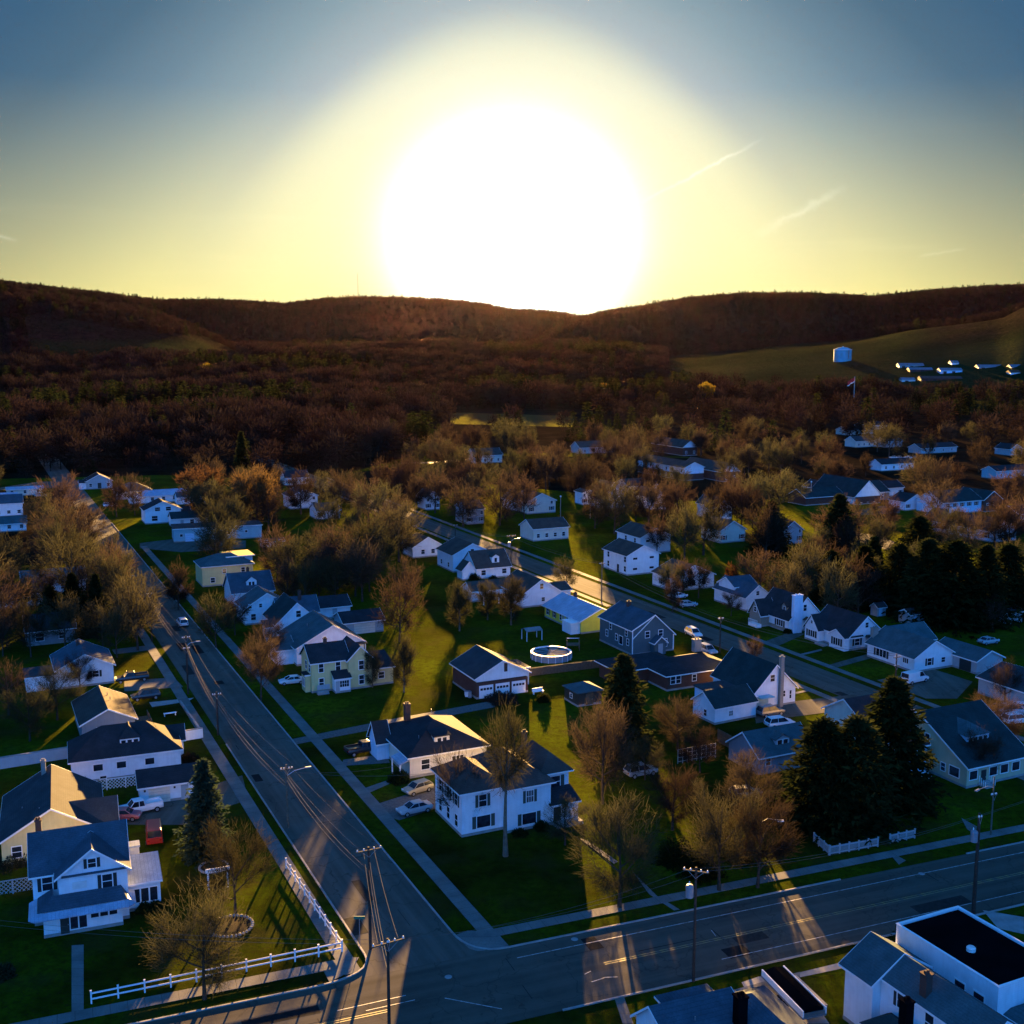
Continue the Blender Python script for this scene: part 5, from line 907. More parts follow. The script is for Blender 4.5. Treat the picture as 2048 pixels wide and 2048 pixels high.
a = h.lc(K('R4', 650, 1505), 5.4)[1]; w_ = 3.1
h.block(0, 2*w_, 0, a, 5.4, 1.9, ridge='y', ov=0.5); h.block(0.9, 2*w_-0.9, -11, -0.02, 5.75, 1.45, ridge='y', ov=0.3); h.wins('l', [-5.6], 3.6, 0.9, 1.7); h.wins('l', [-2.4], 4.0, 0.8, 1.3, 'd')
h.block(-1.9, 1.08, -6.5, -1.2, 2.7, 1.3, kind='hip', ov=0.3, roof='r_green'); kc = h.lc(K('R4', 1240, 1670), 6.9); h.chimney(kc[0], kc[1], 5.8, 8.0, 0.7, 'chim'); kc = h.lc(K('R4', 1100, 1890), 7.0); h.chimney(kc[0], kc[1], 6.4, 8.4, 0.8, 'r_black')
h = House('commercial_block', 'white flat-roofed commercial building with black roof membrane and two tall windows', 'shop building', K('R4', 1755, 1660), 7.4, 'A', roof='r_black', wall='white')
a = h.lc(K('R4', 1095, 1195), 7.4)[1]; bb = h.lc(K('R4', 1495, 1105), 7.4)[0]
h.block(0, bb, 0, a, 6.9, 0.0, kind='flat', ov=-0.3, fascia=False, roof='r_black')
m = MB(); t = 0.16
m.box(0, bb, 0, t, 6.9, 7.22); m.box(0, bb, a-t, a, 6.9, 7.22); m.box(0, t, t, a-t, 6.9, 7.22); m.box(bb-t, bb, t, a-t, 6.9, 7.22); h.part('parapet', m, 'white')
m = MB(); m.box(-0.06, t+0.03, -0.06, a+0.06, 7.222, 7.27); m.box(t+0.031, bb-0.06, -0.06, t+0.03, 7.222, 7.27); m.box(t+0.031, bb-0.06, a-t-0.03, a+0.06, 7.222, 7.27); m.box(bb-0.059, bb+0.06, -0.06, a+0.06, 7.222, 7.27); h.part('parapet_cap', m, 'trim')
h.B = (0, bb, 0, a, 6.9); w1 = h.lc(K('R4', 1490, 1630), 5.6)[1]; w2 = h.lc(K('R4', 1612, 1720), 5.6)[1]; h.wins('l', [w1, w2], 3.2, 1.1, 2.4, kind='plain'); kv = h.lc(K('R4', 1558, 1408), 7.2); m = MB(); m.lathe([(0.4, 7.1), (0.4, 7.4), (0.3, 7.5), (0, 7.52)], 16, kv); obj('roof_vent', m, M['ceramic'], h.r)
h = House('annex', 'low teal hipped roof annex in the bottom right corner against the commercial building', 'house', K('R4', 1715, 1795), 5.0, 'A', roof='r_teal', wall='white', off=(0, -0.4)); h.block(0.5, 10, -8.5, -0.1, 4.6, 2.0, kind='hip', ov=0.4)
# ============ far industry, tank and flag
def hill_z(p): return float(hill_h(np.array([p.x]), np.array([p.y]))[0])
def far_pt(px, r):
    az = math.atan2(px[0]-1024, 2325); p = Vector((math.sin(az)*r, math.cos(az)*r, 0)); p.z = CAM_H-r*math.cos(az)*(px[1]-680)/2325; return p
def far_hit(px):
    for r in range(900, 4200, 10):
        p = far_pt(px, r)
        if p.z <= hill_z(p)+0.3: return p, r
    return p, r
p = far_pt(K('Q8', 934, 455), 1500); rt = 10.8
t = thing('water_tank', 'pale blue water tank with low domed roof on the right hillside', 'water tank', (p.x, p.y, p.z)); m = MB(); m.lathe([(rt, -8), (rt, 9.8), (rt+0.3, 10.0), (rt*0.55, 12.4), (0, 13.4)], 40); obj('tank_shell', m, M['bluetank'], t, smooth=False)
m = MB(); m.lathe([(rt+0.1, 9.4), (rt+0.4, 9.5), (rt+0.4, 10.0), (rt+0.1, 10.1)], 40); obj('rim', m, M['trim'], t); m = MB(); m.lathe([(0.6, 13.1), (0.6, 14.1), (0, 14.3)], 12); obj('vent', m, M['trim'], t); m = MB(); m.box(4, 5.0, -rt-0.4, -rt+0.9, 0, 9.8); obj('ladder', m, M['signback'], t)
for x0, x1, yb, ht, mt, lb in ((1250, 1390, 512, 12, 'metal', 'long shining metal roofed factory hall on the right hillside'), (1310, 1440, 535, 10, 'red', 'factory hall with a dull red wall band below the shining hall'), (1480, 1605, 545, 16, 'bluewhite', 'pale factory buildings stepped behind the dull red band'), (1540, 1580, 497, 6, 'trim', 'small white hut above the factory'), (1690, 1855, 520, 9, 'metal', 'long bright roofed warehouse near the right edge of the hillside'), (1870, 1960, 520, 9, 'metal', 'bright warehouse end cut by the right edge'), (1375, 1610, 590, 16, 'brick', 'long rust-brown warehouse in front of the factory'), (1270, 1345, 592, 9, 'trim', 'white trailers shed left of the rust-brown warehouse'), (1870, 1925, 552, 6, 'white', 'small white store below the bright warehouse end')):
    p, r_ = far_hit(K('Q8', x0, yb)); q = far_pt(K('Q8', x1, yb), r_); w_ = (q-p).length; hh = ht*r_/2325/2.76*1.3
    t = thing('factory_hall' if ht > 6 else 'hut', lb, 'factory' if ht > 6 else 'hut', (p.x, p.y, p.z), -math.atan2(1020, 2325)*0.3)
    m = MB(); m.box(0, w_, 0, 16, -12, max(3.0, hh)); obj('wall', m, M['grey' if mt == 'metal' else ('chim' if mt == 'red' else mt)], t); m = MB(); H0 = max(3.0, hh); m.prism([(-0.5, -0.6, H0-0.2), (-0.5, 16.6, H0-0.2), (-0.5, 8, H0+2.2)], (w_+1, 0, 0)); obj('roof', m, M['r_pale' if mt in ('metal', 'red', 'trim', 'bluewhite') else 'r_brown'], t)
    m = MB()
    for k in range(max(1, int(w_/9))): m.box(3+k*9, 6.5+k*9, -0.12, 0.0, 0.3, H0*0.72)
    if w_ > 10: obj('loading_door', m, M['glass'], t)
p = G(K('Q8', 988, 790)); t = thing('flagpole', 'thin flagpole flying a red and white flag above the far grove', 'flagpole', (p.x, p.y, 0)); m = MB(); m.tube([(0, 0, 0), (0, 0, 32)], [0.35, 0.2], 8); obj('pole', m, M['metal'], t)
m = MB(); m2 = MB()
for i in range(8):
    f_ = lambda u, v: (-0.3-u*5, 0.7*math.sin(u*7), 31.5-v*3.6-u*3.2-0.3*math.sin(u*9))
    for j in range(5): (m if j < 4 else m2).poly([f_(i/8, j/5), f_((i+1)/8, j/5), f_((i+1)/8, (j+1)/5), f_(i/8, (j+1)/5)])
fl_ = obj('flag', m, M['red'], t); obj('white_stripe', m2, M['trim'], fl_)
# ---------------------------------------------------------------- vehicles (local +y is the front)
def car_parts(kind, col):
    """list of (name, mesh, material, children)"""
    P = M['p_'+col]; Ln, Wd, Hh = dict(sedan=(4.6, 1.78, 1.45), suv=(4.7, 1.86, 1.75), pickup=(5.7, 1.95, 1.8), van=(5.3, 1.95, 2.1), hatch=(4.2, 1.74, 1.5))[kind]
    w = Wd/2; y0, y1 = -Ln/2, Ln/2
    st = dict(sedan=[(y0, .62, .88), (y0+.15, .42, .98), (y0+.9, .32, 1.0), (-.9, .28, .98), (.75, .28, .96), (y1-.55, .32, .86), (y1-.1, .42, .74), (y1, .52, .66)],
              hatch=[(y0, .6, .95), (y0+.1, .42, 1.0), (-.9, .28, 1.0), (.7, .28, .98), (y1-.5, .32, .88), (y1-.1, .42, .76), (y1, .52, .66)],
              suv=[(y0, .6, 1.0), (y0+.1, .45, 1.06), (-.9, .34, 1.06), (.85, .34, 1.05), (y1-.4, .38, .98), (y1-.08, .46, .86), (y1, .55, .76)],
              pickup=[(y0, .6, 1.08), (y0+.05, .5, 1.1), (-.6, .42, 1.1), (1.0, .42, 1.12), (y1-.3, .45, 1.06), (y1-.06, .5, .95), (y1, .58, .85)],
              van=[(y0, .55, 1.2), (y0+.06, .42, 1.25), (-.8, .35, 1.25), (1.3, .35, 1.2), (y1-.35, .4, 1.05), (y1-.05, .48, .9), (y1, .55, .8)])[kind]
    b = MB(); rings = []
    for y, zl, zt in st:
        e = 0.93 if y in (st[0][0], st[-1][0]) else 1.0; zm = zl+(zt-zl)*0.55
        rings.append([(-w*.94*e, y, zl), (w*.94*e, y, zl), (w*e, y, zm), (w*.9*e, y, zt), (-w*.9*e, y, zt), (-w*e, y, zm)])
    i0 = 0
    for r in rings: b.v += r
    for k in range(len(rings)-1):
        for j in range(6): b.f.append([k*6+j, k*6+(j+1) % 6, k*6+6+(j+1) % 6, k*6+6+j][::-1]); b.mi.append(0)
    n = (len(rings)-1)*6; b.f.append([0, 1, 2, 3, 4, 5]); b.f.append([n+5, n+4, n+3, n+2, n+1, n]); b.mi += [0, 0]
    if kind == 'pickup':      # open bed behind the cab: raised walls
        for q in (-1, 1): b.box(min(q*w*.9, q*w*.8), max(q*w*.9, q*w*.8), y0+.03, -.62, 1.0, 1.3)
        b.box(-w*.8, w*.8, y0+.03, y0+.12, 1.0, 1.3)
    gy = dict(sedan=(y0+.75, y0+1.35, .35, 1.15), hatch=(y0+.1, y0+.6, .35, 1.05), suv=(y0+.08, y0+.45, .45, 1.2), pickup=(-.58, -.45, .75, 1.35), van=(y0+.03, y0+.12, 1.0, 1.75))[kind]
    zb = st[2][2]-.02; zt = Hh; ww = w*.88; wt = w*.72 if kind not in ('van',) else w*.82
    g = MB(); g.hexa([(-ww, gy[0], zb), (ww, gy[0], zb), (ww, gy[3], zb), (-ww, gy[3], zb), (-wt, gy[1], zt-.05), (wt, gy[1], zt-.05), (wt, gy[2], zt-.05), (-wt, gy[2], zt-.05)])
    r = MB(); r.hexa([(-wt-.01, gy[1]-.06, zt-.06), (wt+.01, gy[1]-.06, zt-.06), (wt+.01, gy[2]+.04, zt-.06), (-wt-.01, gy[2]+.04, zt-.06), (-wt*.9, gy[1]+.05, zt), (wt*.9, gy[1]+.05, zt), (wt*.9, gy[2]-.1, zt), (-wt*.9, gy[2]-.1, zt)])
    for q in (-1, 1):
        for (a, c) in ((gy[0], gy[1]), (gy[3], gy[2])): r.tube([(q*ww, a, zb), (q*wt, c, zt-.05)], .05, 4)
        m_ = (gy[1]+gy[2])/2; r.tube([(q*(ww+.0), m_, zb), (q*wt, m_, zt-.05)], .045, 4)
    if kind == 'van':
        for q in (-1, 1): r.hexa([(q*ww-.02, y0+.05, zb), (q*ww+.02, y0+.05, zb), (q*ww+.02, .3, zb), (q*ww-.02, .3, zb), (q*wt-.02, y0+.12, zt-.05), (q*wt+.02, y0+.12, zt-.05), (q*wt+.02, .35, zt-.05), (q*wt-.02, .35, zt-.05)])
    out = [('body', b.mesh('body', P), []), ('windows', g.mesh('windows', M['glass']), []), ('cabin_roof', r.mesh('cabin_roof', P), [])]
    rad = .36 if kind in ('suv', 'pickup', 'van') else .32
    ty = MB(); ty.tube([(-.1, 0, 0), (.1, 0, 0)], rad, 14); tm = ty.mesh('tyre', M['tyre']); ri = MB(); ri.tube([(-.115, 0, 0), (.115, 0, 0)], rad*.6, 10); rm = ri.mesh('rim', M['rim'])
    for q in (-1, 1):
        for y in (y0+.85, y1-.85): out.append(('wheel', tm, [('rim', rm)], (q*(w-.08), y, rad)))
        h = MB(); h.box(q*w*.66-.17, q*w*.66+.17, y1-.1, y1+.01, .7, .84); out.append(('headlight', h.mesh('headlight', M['lamp_clear']), []))
        h = MB(); h.box(q*w*.72-.13, q*w*.72+.13, y0-.02, y0+.1, .78, .95); out.append(('tail_light', h.mesh('tail_light', M['lamp_red']), []))
    return out
_cc = {}
def car(kind, col, px, yaw, label, name=None, cat=None, group='parked vehicles'):
    """yaw: heading azimuth in radians (clockwise from north)"""
    if (kind, col) not in _cc: _cc[(kind, col)] = car_parts(kind, col)
    p = G(px); nm = name or dict(sedan='parked_car', hatch='parked_car', suv='parked_car', pickup='pickup_truck', van='van')[kind]
    t = thing(nm, label, cat or dict(pickup='pickup', van='van').get(kind, 'car'), (p.x, p.y, 0.045), -yaw, group)
    for it in _cc[(kind, col)]:
        o = link(it[0], it[1], t, it[3] if len(it) > 3 else (0, 0, 0))
        for cn_, cmesh in it[2]: link(cn_, cmesh, o)
    return t
aA, aV = AX['A'], AX['A']+math.pi/2; aCv = AX['C']+math.pi/2
car('pickup', 'black', K('R6', 735, 985), aV-.1, 'black pickup with pale bed rails on the drive of the dormer bungalow')
car('hatch', 'tan', K('R6', 1080, 1240), aV+math.pi-.25, 'tan car with pale windscreen under the bare tree left of the big white house')
car('sedan', 'silver', K('R6', 1060, 1370), aV+math.pi-.1, 'silver sedan half covered by twigs, nearest the pavement of the big white house')
car('sedan', 'white', K('R6', 270, 540), aV+math.pi+.1, 'white sedan parked left of the yellow farmhouse')
car('suv', 'white', K('R5', 1175, 165), aA, 'white car driving away on the side street', group='cars on the streets')
car('pickup', 'black', K('R5', 850, 525), aV+math.pi, 'black pickup in the drive of the blue-roofed gabled house')
car('suv', 'black', K('R5', 940, 640), aV+math.pi, 'black estate car with bright roof edge by the lit deck')
car('pickup', 'white', K('R5', 900, 1370), aCv+math.pi-.15, 'white pickup with long flat bed in front of the small garage')
car('hatch', 'pink', K('R5', 800, 1415), aCv+.3, 'dusty red car behind the victorian house beside the white pickup')
car('van', 'red', K('R1', 852, 490), AX['C']+.05, 'red van with pale rear window next to the metal-roofed side porch')
car('van', 'white', K('R8', 1225, 695), aV-.1, 'white panel van in front of the teal ranch house')
car('suv', 'white', K('R7', 1245, 395), aA+math.pi+.1, 'white estate car on the back street beside the slate-teal house', group='cars on the streets')
car('suv', 'silver', K('R7', 1335, 505), aA+math.pi, 'silver car behind the brick ranch at the kerb of the back street')
car('suv', 'grey', K('R7', 1740, 905), aV, 'grey-green car under the chimney of the cape house')
car('suv', 'white', K('R7', 1800, 980), aV+.1, 'white car in front of the grey-green one at the cape house')
car('sedan', 'silver', K('R7', 1205, 205), aV+.2, 'low silver sedan on the dark lawn across the back street')
car('sedan', 'white', K('R7', 1145, 150), aV, 'white car nosed behind a trunk beyond the silver sedan')
car('suv', 'silver', K('R3', 905, 165), aV, 'dark car with bright roof under the tall evergreen', name='parked_car')
car('hatch', 'tan', K('R3', 1580, 305), aV+.3, 'car with sunlit orange roof among twigs left of the three spruces')
car('sedan', 'silver', K('Q1', 315, 362), aV, 'white sedan at far left near the mobile home')
car('sedan', 'grey', K('Q1', 500, 445), aV-.4, 'car with glinting roof between far left trees')
car('suv', 'white', K('Q1', 850, 440), aV, 'white estate car beside the far side street')
car('sedan', 'grey', K('Q2', 1640, 600), aA+math.pi, 'car with glowing bonnet at the far bend of the back street', group='cars on the streets')
car('sedan', 'white', K('Q2', 1525, 535), aV, 'white car parked at the corner of the far bend')
car('sedan', 'silver', K('R8', 1700, 445), aV, 'pale car alone in the black yard at right')
for k, (x, y, c_) in enumerate(((1800, 930, 'silver'), (1880, 960, 'white'), (1790, 890, 'grey'), (1870, 900, 'silver'), (1920, 880, 'white'))):
    car('suv' if k % 2 else 'sedan', c_, K('R8', x, y), aV+.15*k, ('nearest-left silver car of the crowded yard at right', 'white car in the front of the crowded yard at right', 'grey car at the left rear of the crowded yard at right', 'silver car in the middle rear of the crowded yard at right', 'white car at the far right of the crowded yard')[k], group='cars crowded in the yard by the right edge')
car('suv', 'white', K('Q4', 395, 268), aV, 'white car at the end of the apartment row'); car('sedan', 'silver', K('Q4', 360, 302), aV, 'silver car at the corner of the apartment row')
for k, x in enumerate((805, 850, 930, 985)): car('sedan', ('white', 'silver', 'white', 'grey')[k], K('Q5', x, 292), aA, 'small car in the far row parked in the dark wood at right', group='far row of parked cars')
for k, x in enumerate((1050, 1100, 1140)): car('sedan', ('silver', 'white', 'silver')[k], K('Q5', x, 640), aA, 'glinting car on the drive behind the brick-winged house at right', group='cars behind the brick-winged house')
# flat trailer in the near yard
p = G(K('R4', 300, 1790), 0); t = thing('trailer', 'long flat trailer with black tarpaulin and white side rails in the near yard', 'trailer', (p.x, p.y, 0.04), -AX['A']-R(8))
m = MB(); m.box(-1.2, 1.2, -3.6, 3.6, 0.75, 0.95); obj('bed', m, M['signback'], t); m = MB(); m.prism([(-1.02, -3.4, .95), (1.02, -3.4, .95), (1.02, -3.4, 1.5), (0, -3.4, 1.75), (-1.02, -3.4, 1.5)], (0, 6.8, 0)); obj('tarpaulin', m, M['r_black'], t)
for x in (-1.2, 1.08): m = MB(); m.box(x, x+.12, -3.6, 3.6, .95, 1.55); obj('side_rail', m, M['fence'], t)
m = MB(); m.box(-1.05, 1.05, -3.62, -3.5, .95, 1.3); obj('tailgate', m, M['metal'], t)
for x in (-1.1, 1.1):
    for y in (-.6, .4): m = MB(); m.tube([(x-.1, y, .4), (x+.1, y, .4)], .4, 12); obj('wheel', m, M['tyre'], t)
# ---------------------------------------------------------------- utility poles and wires
def pole(px_top, px_base, h=None, yaw=None, arms=((0.4, 2.4),), xf=False, lamp=None, label='', mat='pole', base_off=None, r=0.16):
    if px_base: b = G(px_base)
    else:
        t_ = G(px_top, h); b = Vector((t_.x, t_.y, 0))
    if h is None:
        d = math.hypot(b.x, b.y); az = px_top; lo, hi = 3, 20
        for _ in range(40):
            h = (lo+hi)/2
            if proj((b.x, b.y, h))[1] > px_top[1]: lo = h
            else: hi = h
    yaw = AX['A'] if yaw is None else yaw
    t = thing('utility_pole', label, 'utility pole', (b.x, b.y, 0), -yaw, 'wooden utility poles')
    m = MB(); m.tube([(0, 0, -.3), (0, 0, h*.5), (0, 0, h)], [r, r*.85, r*.65], 10); obj('pole', m, M[mat], t)
    for dz_, w_ in arms:
        m = MB(); m.box(-w_/2, w_/2, -.16, -.05, h-dz_-.12, h-dz_); a = obj('crossarm', m, M['wood'], t)
        for x in (-w_/2+.12, -w_/5, w_/5, w_/2-.12):
            m = MB(); m.lathe([(.06, 0), (.09, .08), (.05, .2), (0, .22)], 8); obj('insulator', m, M['ceramic'], a, loc=(x, -.1, h-dz_))
        m = MB(); m.tube([(-w_*.3, -.17, h-dz_-.06), (0, -.17, h-dz_-.75)], .025, 4); m.tube([(w_*.3, -.17, h-dz_-.06), (0, -.17, h-dz_-.75)], .025, 4); obj('brace', m, M['signback'], a)
    if xf:
        m = MB(); m.lathe([(0, h-3.1), (.36, h-3.05), (.38, h-2.0), (.30, h-1.85), (0, h-1.8)], 16, (-.55, 0)); x_ = obj('transformer', m, M['xform'], t); m = MB(); m.lathe([(.05, h-1.8), (.07, h-1.6), (0, h-1.5)], 8, (-.6, .1)); obj('bushing', m, M['ceramic'], x_)
    if lamp:
        dx_, dy_ = lamp; z = h*.82; m = MB(); m.tube([(0, 0, z), (dx_*.4, dy_*.4, z+.5), (dx_, dy_, z+.6)], .035, 6); a = obj('lamp_arm', m, M['metal'], t); m = MB(); d = Vector((dx_, dy_, 0)).normalized(); n = Vector((-d.y, d.x, 0))*.16
        c0 = Vector((dx_, dy_, z+.6)); m.hexa([tuple(c0-d*.15-n-Vector((0, 0, .06))), tuple(c0-d*.15+n-Vector((0, 0, .06))), tuple(c0+d*.6+n-Vector((0, 0, .08))), tuple(c0+d*.6-n-Vector((0, 0, .08))), tuple(c0-d*.15-n*.6+Vector((0, 0, .1))), tuple(c0-d*.15+n*.6+Vector((0, 0, .1))), tuple(c0+d*.6+n*.6+Vector((0, 0, .05))), tuple(c0+d*.6-n*.6+Vector((0, 0, .05)))][::1]); obj('lamp_head', m, M['xform'], a)
    return (b, h, yaw, t)
P1 = pole(K('R2', 760, 1040), None, 11.5, AX['A']-R(4), ((0.3, 2.9), (0.32, 0.3)), False, None, 'tall dark utility pole with wide crossarm at the street mouth, nearest the camera')
P2 = pole(K('R2', 610, 535), K('R2', 665, 1100), None, AX['A']+R(0), ((0.25, 2.6),), False, None, 'utility pole with crossarm and green street sign on the left street corner')
P3 = pole(K('R1', 1580, 80), K('R1', 1590, 430), None, None, ((0.5, 1.6),), False, (2.6, 0.2), 'pale utility pole with long lamp arm opposite the bungalow drive', 'palebark')
P4 = pole(K('R5', 1390, 590), K('R5', 1405, 870), None, None, ((0.4, 1.4),), False, None, 'utility pole beside the walled front lawn on the left pavement')
P5 = pole(K('R5', 1195, 230), K('R5', 1212, 605), None, None, ((0.3, 1.4), (2.2, 1.2)), False, (1.8, .1), 'utility pole with lamp arm at the end of the black pickup drive')
P6 = pole(K('Q1', 1165, 1100), K('Q1', 1175, 1480), None, None, ((0.3, 1.4),), False, None, 'dark utility pole left of the white car driving away')
P7 = pole(K('Q1', 970, 950), K('Q1', 980, 1200), None, None, ((0.3, 1.4),), False, (1.6, 0), 'far utility pole among bare trees on the side street')
P8 = pole(K('R3', 1245, 755), K('R3', 1245, 1490), None, AX['C']+R(40), ((0.3, 2.4),), True, None, 'black utility pole on the near verge in the middle of the main road')
P9 = pole(K('R4', 1622, 445), K('R4', 1575, 1150), None, AX['C'], ((0.4, 0.6),), True, None, 'thick black utility pole with pale transformer at the right of the main road', r=0.22)
P10 = pole(K('R4', 1690, 190), K('R4', 1697, 600), None, AX['C'], ((2.2, 1.0),), False, (-3.4, -1.0), 'slim sunlit pole with long lamp arm in front of the tan saltbox', 'palebark', r=0.11)
P11 = pole(K('R8', 1112, 510), K('R8', 1096, 790), None, None, ((0.5, 1.6), (2.0, 1.2)), False, None, 'brown utility pole left of the white panel van')
P12 = pole(K('R7', 1422, 270), K('R7', 1415, 500), None, None, ((0.3, 1.4),), False, None, 'utility pole behind the brick ranch beside the back street')
P13 = pole(K('Q3', 1555, 1060), K('Q3', 1557, 1370), None, None, ((0.3, 1.4),), False, None, 'tan utility pole in front of the plain white block house', 'palebark')
P14 = pole(K('Q3', 850, 850), K('Q3', 858, 1115), None, None, ((0.2, 2.6),), True, (2.0, 0), 'pole with glinting crossarm above the glowing patch of the back street')
P15 = pole(K('Q3', 425, 770), K('Q3', 428, 900), None, None, ((0.2, 1.4),), False, None, 'thin pole at the far end of the back street')
def wire(A, B, za=0.15, zb=0.15, xa=0.0, xb=0.0, sag=0.9, r=0.02, label='overhead wires strung between the poles', n=14, grp='overhead wires'):
    (a, ha, ya, _), (b, hb, yb, _) = A, B
    p = Vector((a.x, a.y, ha-za))+vvec(ya)*xa; q = Vector((b.x, b.y, hb-zb))+vvec(yb)*xb
    m = MB(); m.tube([tuple((p+(q-p)*(k/n)+Vector((0, 0, -sag*4*(k/n)*(1-k/n)))) - p) for k in range(n+1)], r, 4)
    o = obj('overhead_wire', m, M['wire'], loc=tuple(p)); return tag(o, label, 'wire', grp)
line = [P1, P2, P3, P4, P5, P6, P7]
for a, b in zip(line[:-1], line[1:]):
    L_ = 'thin overhead wire of the side street pole line'
    for x in (-.9, .9): wire(a, b, .15, .2, x, x*.6, .5, .014, L_, 14, 'thin wires of the side street')
    wire(a, b, 2.6, 1.6, 0.1, 0.1, .8, .022, 'thick bright cable of the side street pole line', 14, 'thick cables of the side street'); wire(a, b, 2.9, 1.9, -.05, -.05, 1.0, .02, 'thick bright cable of the side street pole line', 14, 'thick cables of the side street')
bung = (G(K('R6', 1000, 1060), 3)*1.0, 3.2, 0, None); bw = (G(K('R6', 1250, 1120), 5), 5.4, 0, None)
for B_ in (bung, bw): B_[0].z = 0; wire(P3, B_, .9, 0.1, 0, 0, .6, .018, 'service wire from the lamp-arm pole to the bungalow' if B_ is bung else 'service wire from the lamp-arm pole to the big white house', grp=None)
for a, b in ((P11, P12), (P12, P13), (P13, P14), (P14, P15)):
    wire(a, b, .4, .4, 0, 0, .9, .03, 'bright cable along the back street', grp='cables of the back street'); wire(a, b, .2, .2, .5, .5, .7, .014, 'bright cable along the back street', grp='cables of the back street')
far1 = (G((-300, 2040)), 11.5, AX['C'], None); far2 = (G((2500, 1560)), 11.5, AX['C'], None)
for a, b in ((P1, P8), (P8, P9), (P9, far2), (far1, P1)):
    for x in (-.7, .7): wire(a, b, .3, .3, x, x, 1.0, .012, 'thin wire crossing above the main road', grp='wires above the main road')
# street sign on pole 2, small round sign
t = thing('street_sign', 'green street name plate on a bracket beside the corner utility pole', 'street sign', tuple(P2[0]+Vector((-1.1, .4, 0))), 0); m = MB(); m.tube([(0, 0, 0), (0, 0, 3.0)], .04, 6); obj('post', m, M['signback'], t); m = MB(); m.box(-.55, .55, -.03, .03, 3.0, 3.3); obj('name_plate', m, M['sign'], t)
for px, lb, arm in ((K('R4', 55, 960), 'street lamp with curved arm in front of the bare trees on the main road', -2.6), (K('R1', 1640, 230), None, 2)):
    if lb:
        b = G(px); t = thing('street_lamp', lb, 'street lamp', (b.x, b.y, 0)); m = MB(); m.tube([(0, 0, 0), (0, 0, 7.4)], [.1, .07], 8); obj('post', m, M['pole'], t); m = MB(); m.tube([(0, 0, 7.4), (.8, -.2, 8.0), (1.9, -.4, 7.9)], .04, 6); a = obj('arm', m, M['metal'], t); m = MB(); m.box(1.8, 2.5, -.55, -.25, 7.75, 7.92); obj('lamp_head', m, M['ceramic'], a)
# ---------------------------------------------------------------- fences and walls
def rail_fence(name, label, cat, p, q, n, h=1.25, mat='fence', rails=(.45, 1.0), pk=0):
    d = q-p; ln = d.length; t = thing(name, label, cat, (p.x, p.y, 0.0), math.atan2(d.y, d.x))
    pm = MB(); pm.box(-.07, .07, -.07, .07, 0, h); pm.prism([(-.09, -.09, h), (.09, -.09, h), (.09, .09, h), (-.09, .09, h)], (0, 0, .05)); pme = pm.mesh('post', M[mat])
    for k in range(n+1): link('post', pme, t, (ln*k/n, 0, 0))
    for z in rails:
        m = MB(); m.box(.0, ln, -.025, .025, z-.075, z+.075); obj('rail', m, M[mat], t)
    if pk:
        m = MB()
        for k in range(int(ln/pk)): m.box(k*pk, k*pk+.06, -.05, -.026, .12, h-.05)
        obj('pickets', m, M[mat], t)
    return t
c_ = G(K('R1', 1888, 1115)); rail_fence('rail_fence', 'white two-rail fence along the main road in front of the corner lawn', 'fence', G(K('R1', 505, 1400)), c_, 10)
rail_fence('rail_fence', 'white two-rail fence along the side street pavement by the corner lawn', 'fence', c_+Vector((0, .1, 0)), G(K('R1', 1580, 655)), 11)
rail_fence('picket_fence', 'white picket fence panel with a short return below the spruces', 'fence', G(K('R4', 562, 742)), G(K('R4', 900, 682)), 5, 1.2, 'grey', (.25, 1.0), .13)
rail_fence('picket_fence', 'separate short white picket panel right of the gap below the spruces', 'fence', G(K('R4', 985, 660)), G(K('R4', 1160, 622)), 3, 1.2, 'grey', (.25, 1.0), .13)
rail_fence('picket_fence', 'dim side return of the white picket fence at the dark lawn corner', 'fence', G(K('R4', 555, 740)), G(K('R4', 450, 650)), 3, 1.2, 'grey', (.25, 1.0), .13)
def board_fence(label, p, q, h, mat, name='board_fence', cat='fence', th=.06, lattice=False):
    d = q-p; ln = d.length; t = thing(name, label, cat, (p.x, p.y, 0), math.atan2(d.y, d.x)); m = MB()
    if lattice:
        s = .45; k = -h
        while k < ln:
            for sg in (1, -1):
                a = (k, 0.15) if sg > 0 else (k+h, .15); b = (k+h-.15, h) if sg > 0 else (k+.15, h)
                m.prism([(a[0], -.02*sg, a[1]), (a[0]+.09, -.02*sg, a[1]), (b[0]+.09, -.02*sg, b[1]), (b[0], -.02*sg, b[1])], (0, .02, 0))
            k += s
    else:
        k = 0.0
        while k < ln-.05:
            w = min(.28, ln-k); m.box(k, k+w-.015, -th/2, th/2, 0.05, h-.03*((int(k*10) % 3)))
            k += .28
    obj('lattice' if lattice else 'boards', m, M[mat], t)
    for k in range(int(ln/2.4)+1):
        m = MB(); m.box(k*2.4-.06, k*2.4+.06, th/2+.002, th/2+.12, 0, h+.05); obj('post', m, M[mat], t)
    m = MB(); m.box(0, ln, -th/2-.02, th/2+.02, h+.002, h+.07); obj('top_rail', m, M[mat], t)
    return t
board_fence('grey-brown board fence running from the white garage toward the teal-roofed garage', G(K('R7', 1400, 1075)), G(K('R7', 1640, 1205)), 2.0, 'wood')
board_fence('dark board fence along the far edge of the pool yard', G(K('R7', 180, 655)), G(K('R7', 700, 590)), 1.5, 'wood')
board_fence('dark lattice fence panel left of the victorian house', G(K('R1', -60, 815)), G(K('R1', 195, 775)), 1.6, 'grey', 'lattice_fence', 'fence', .04, True)
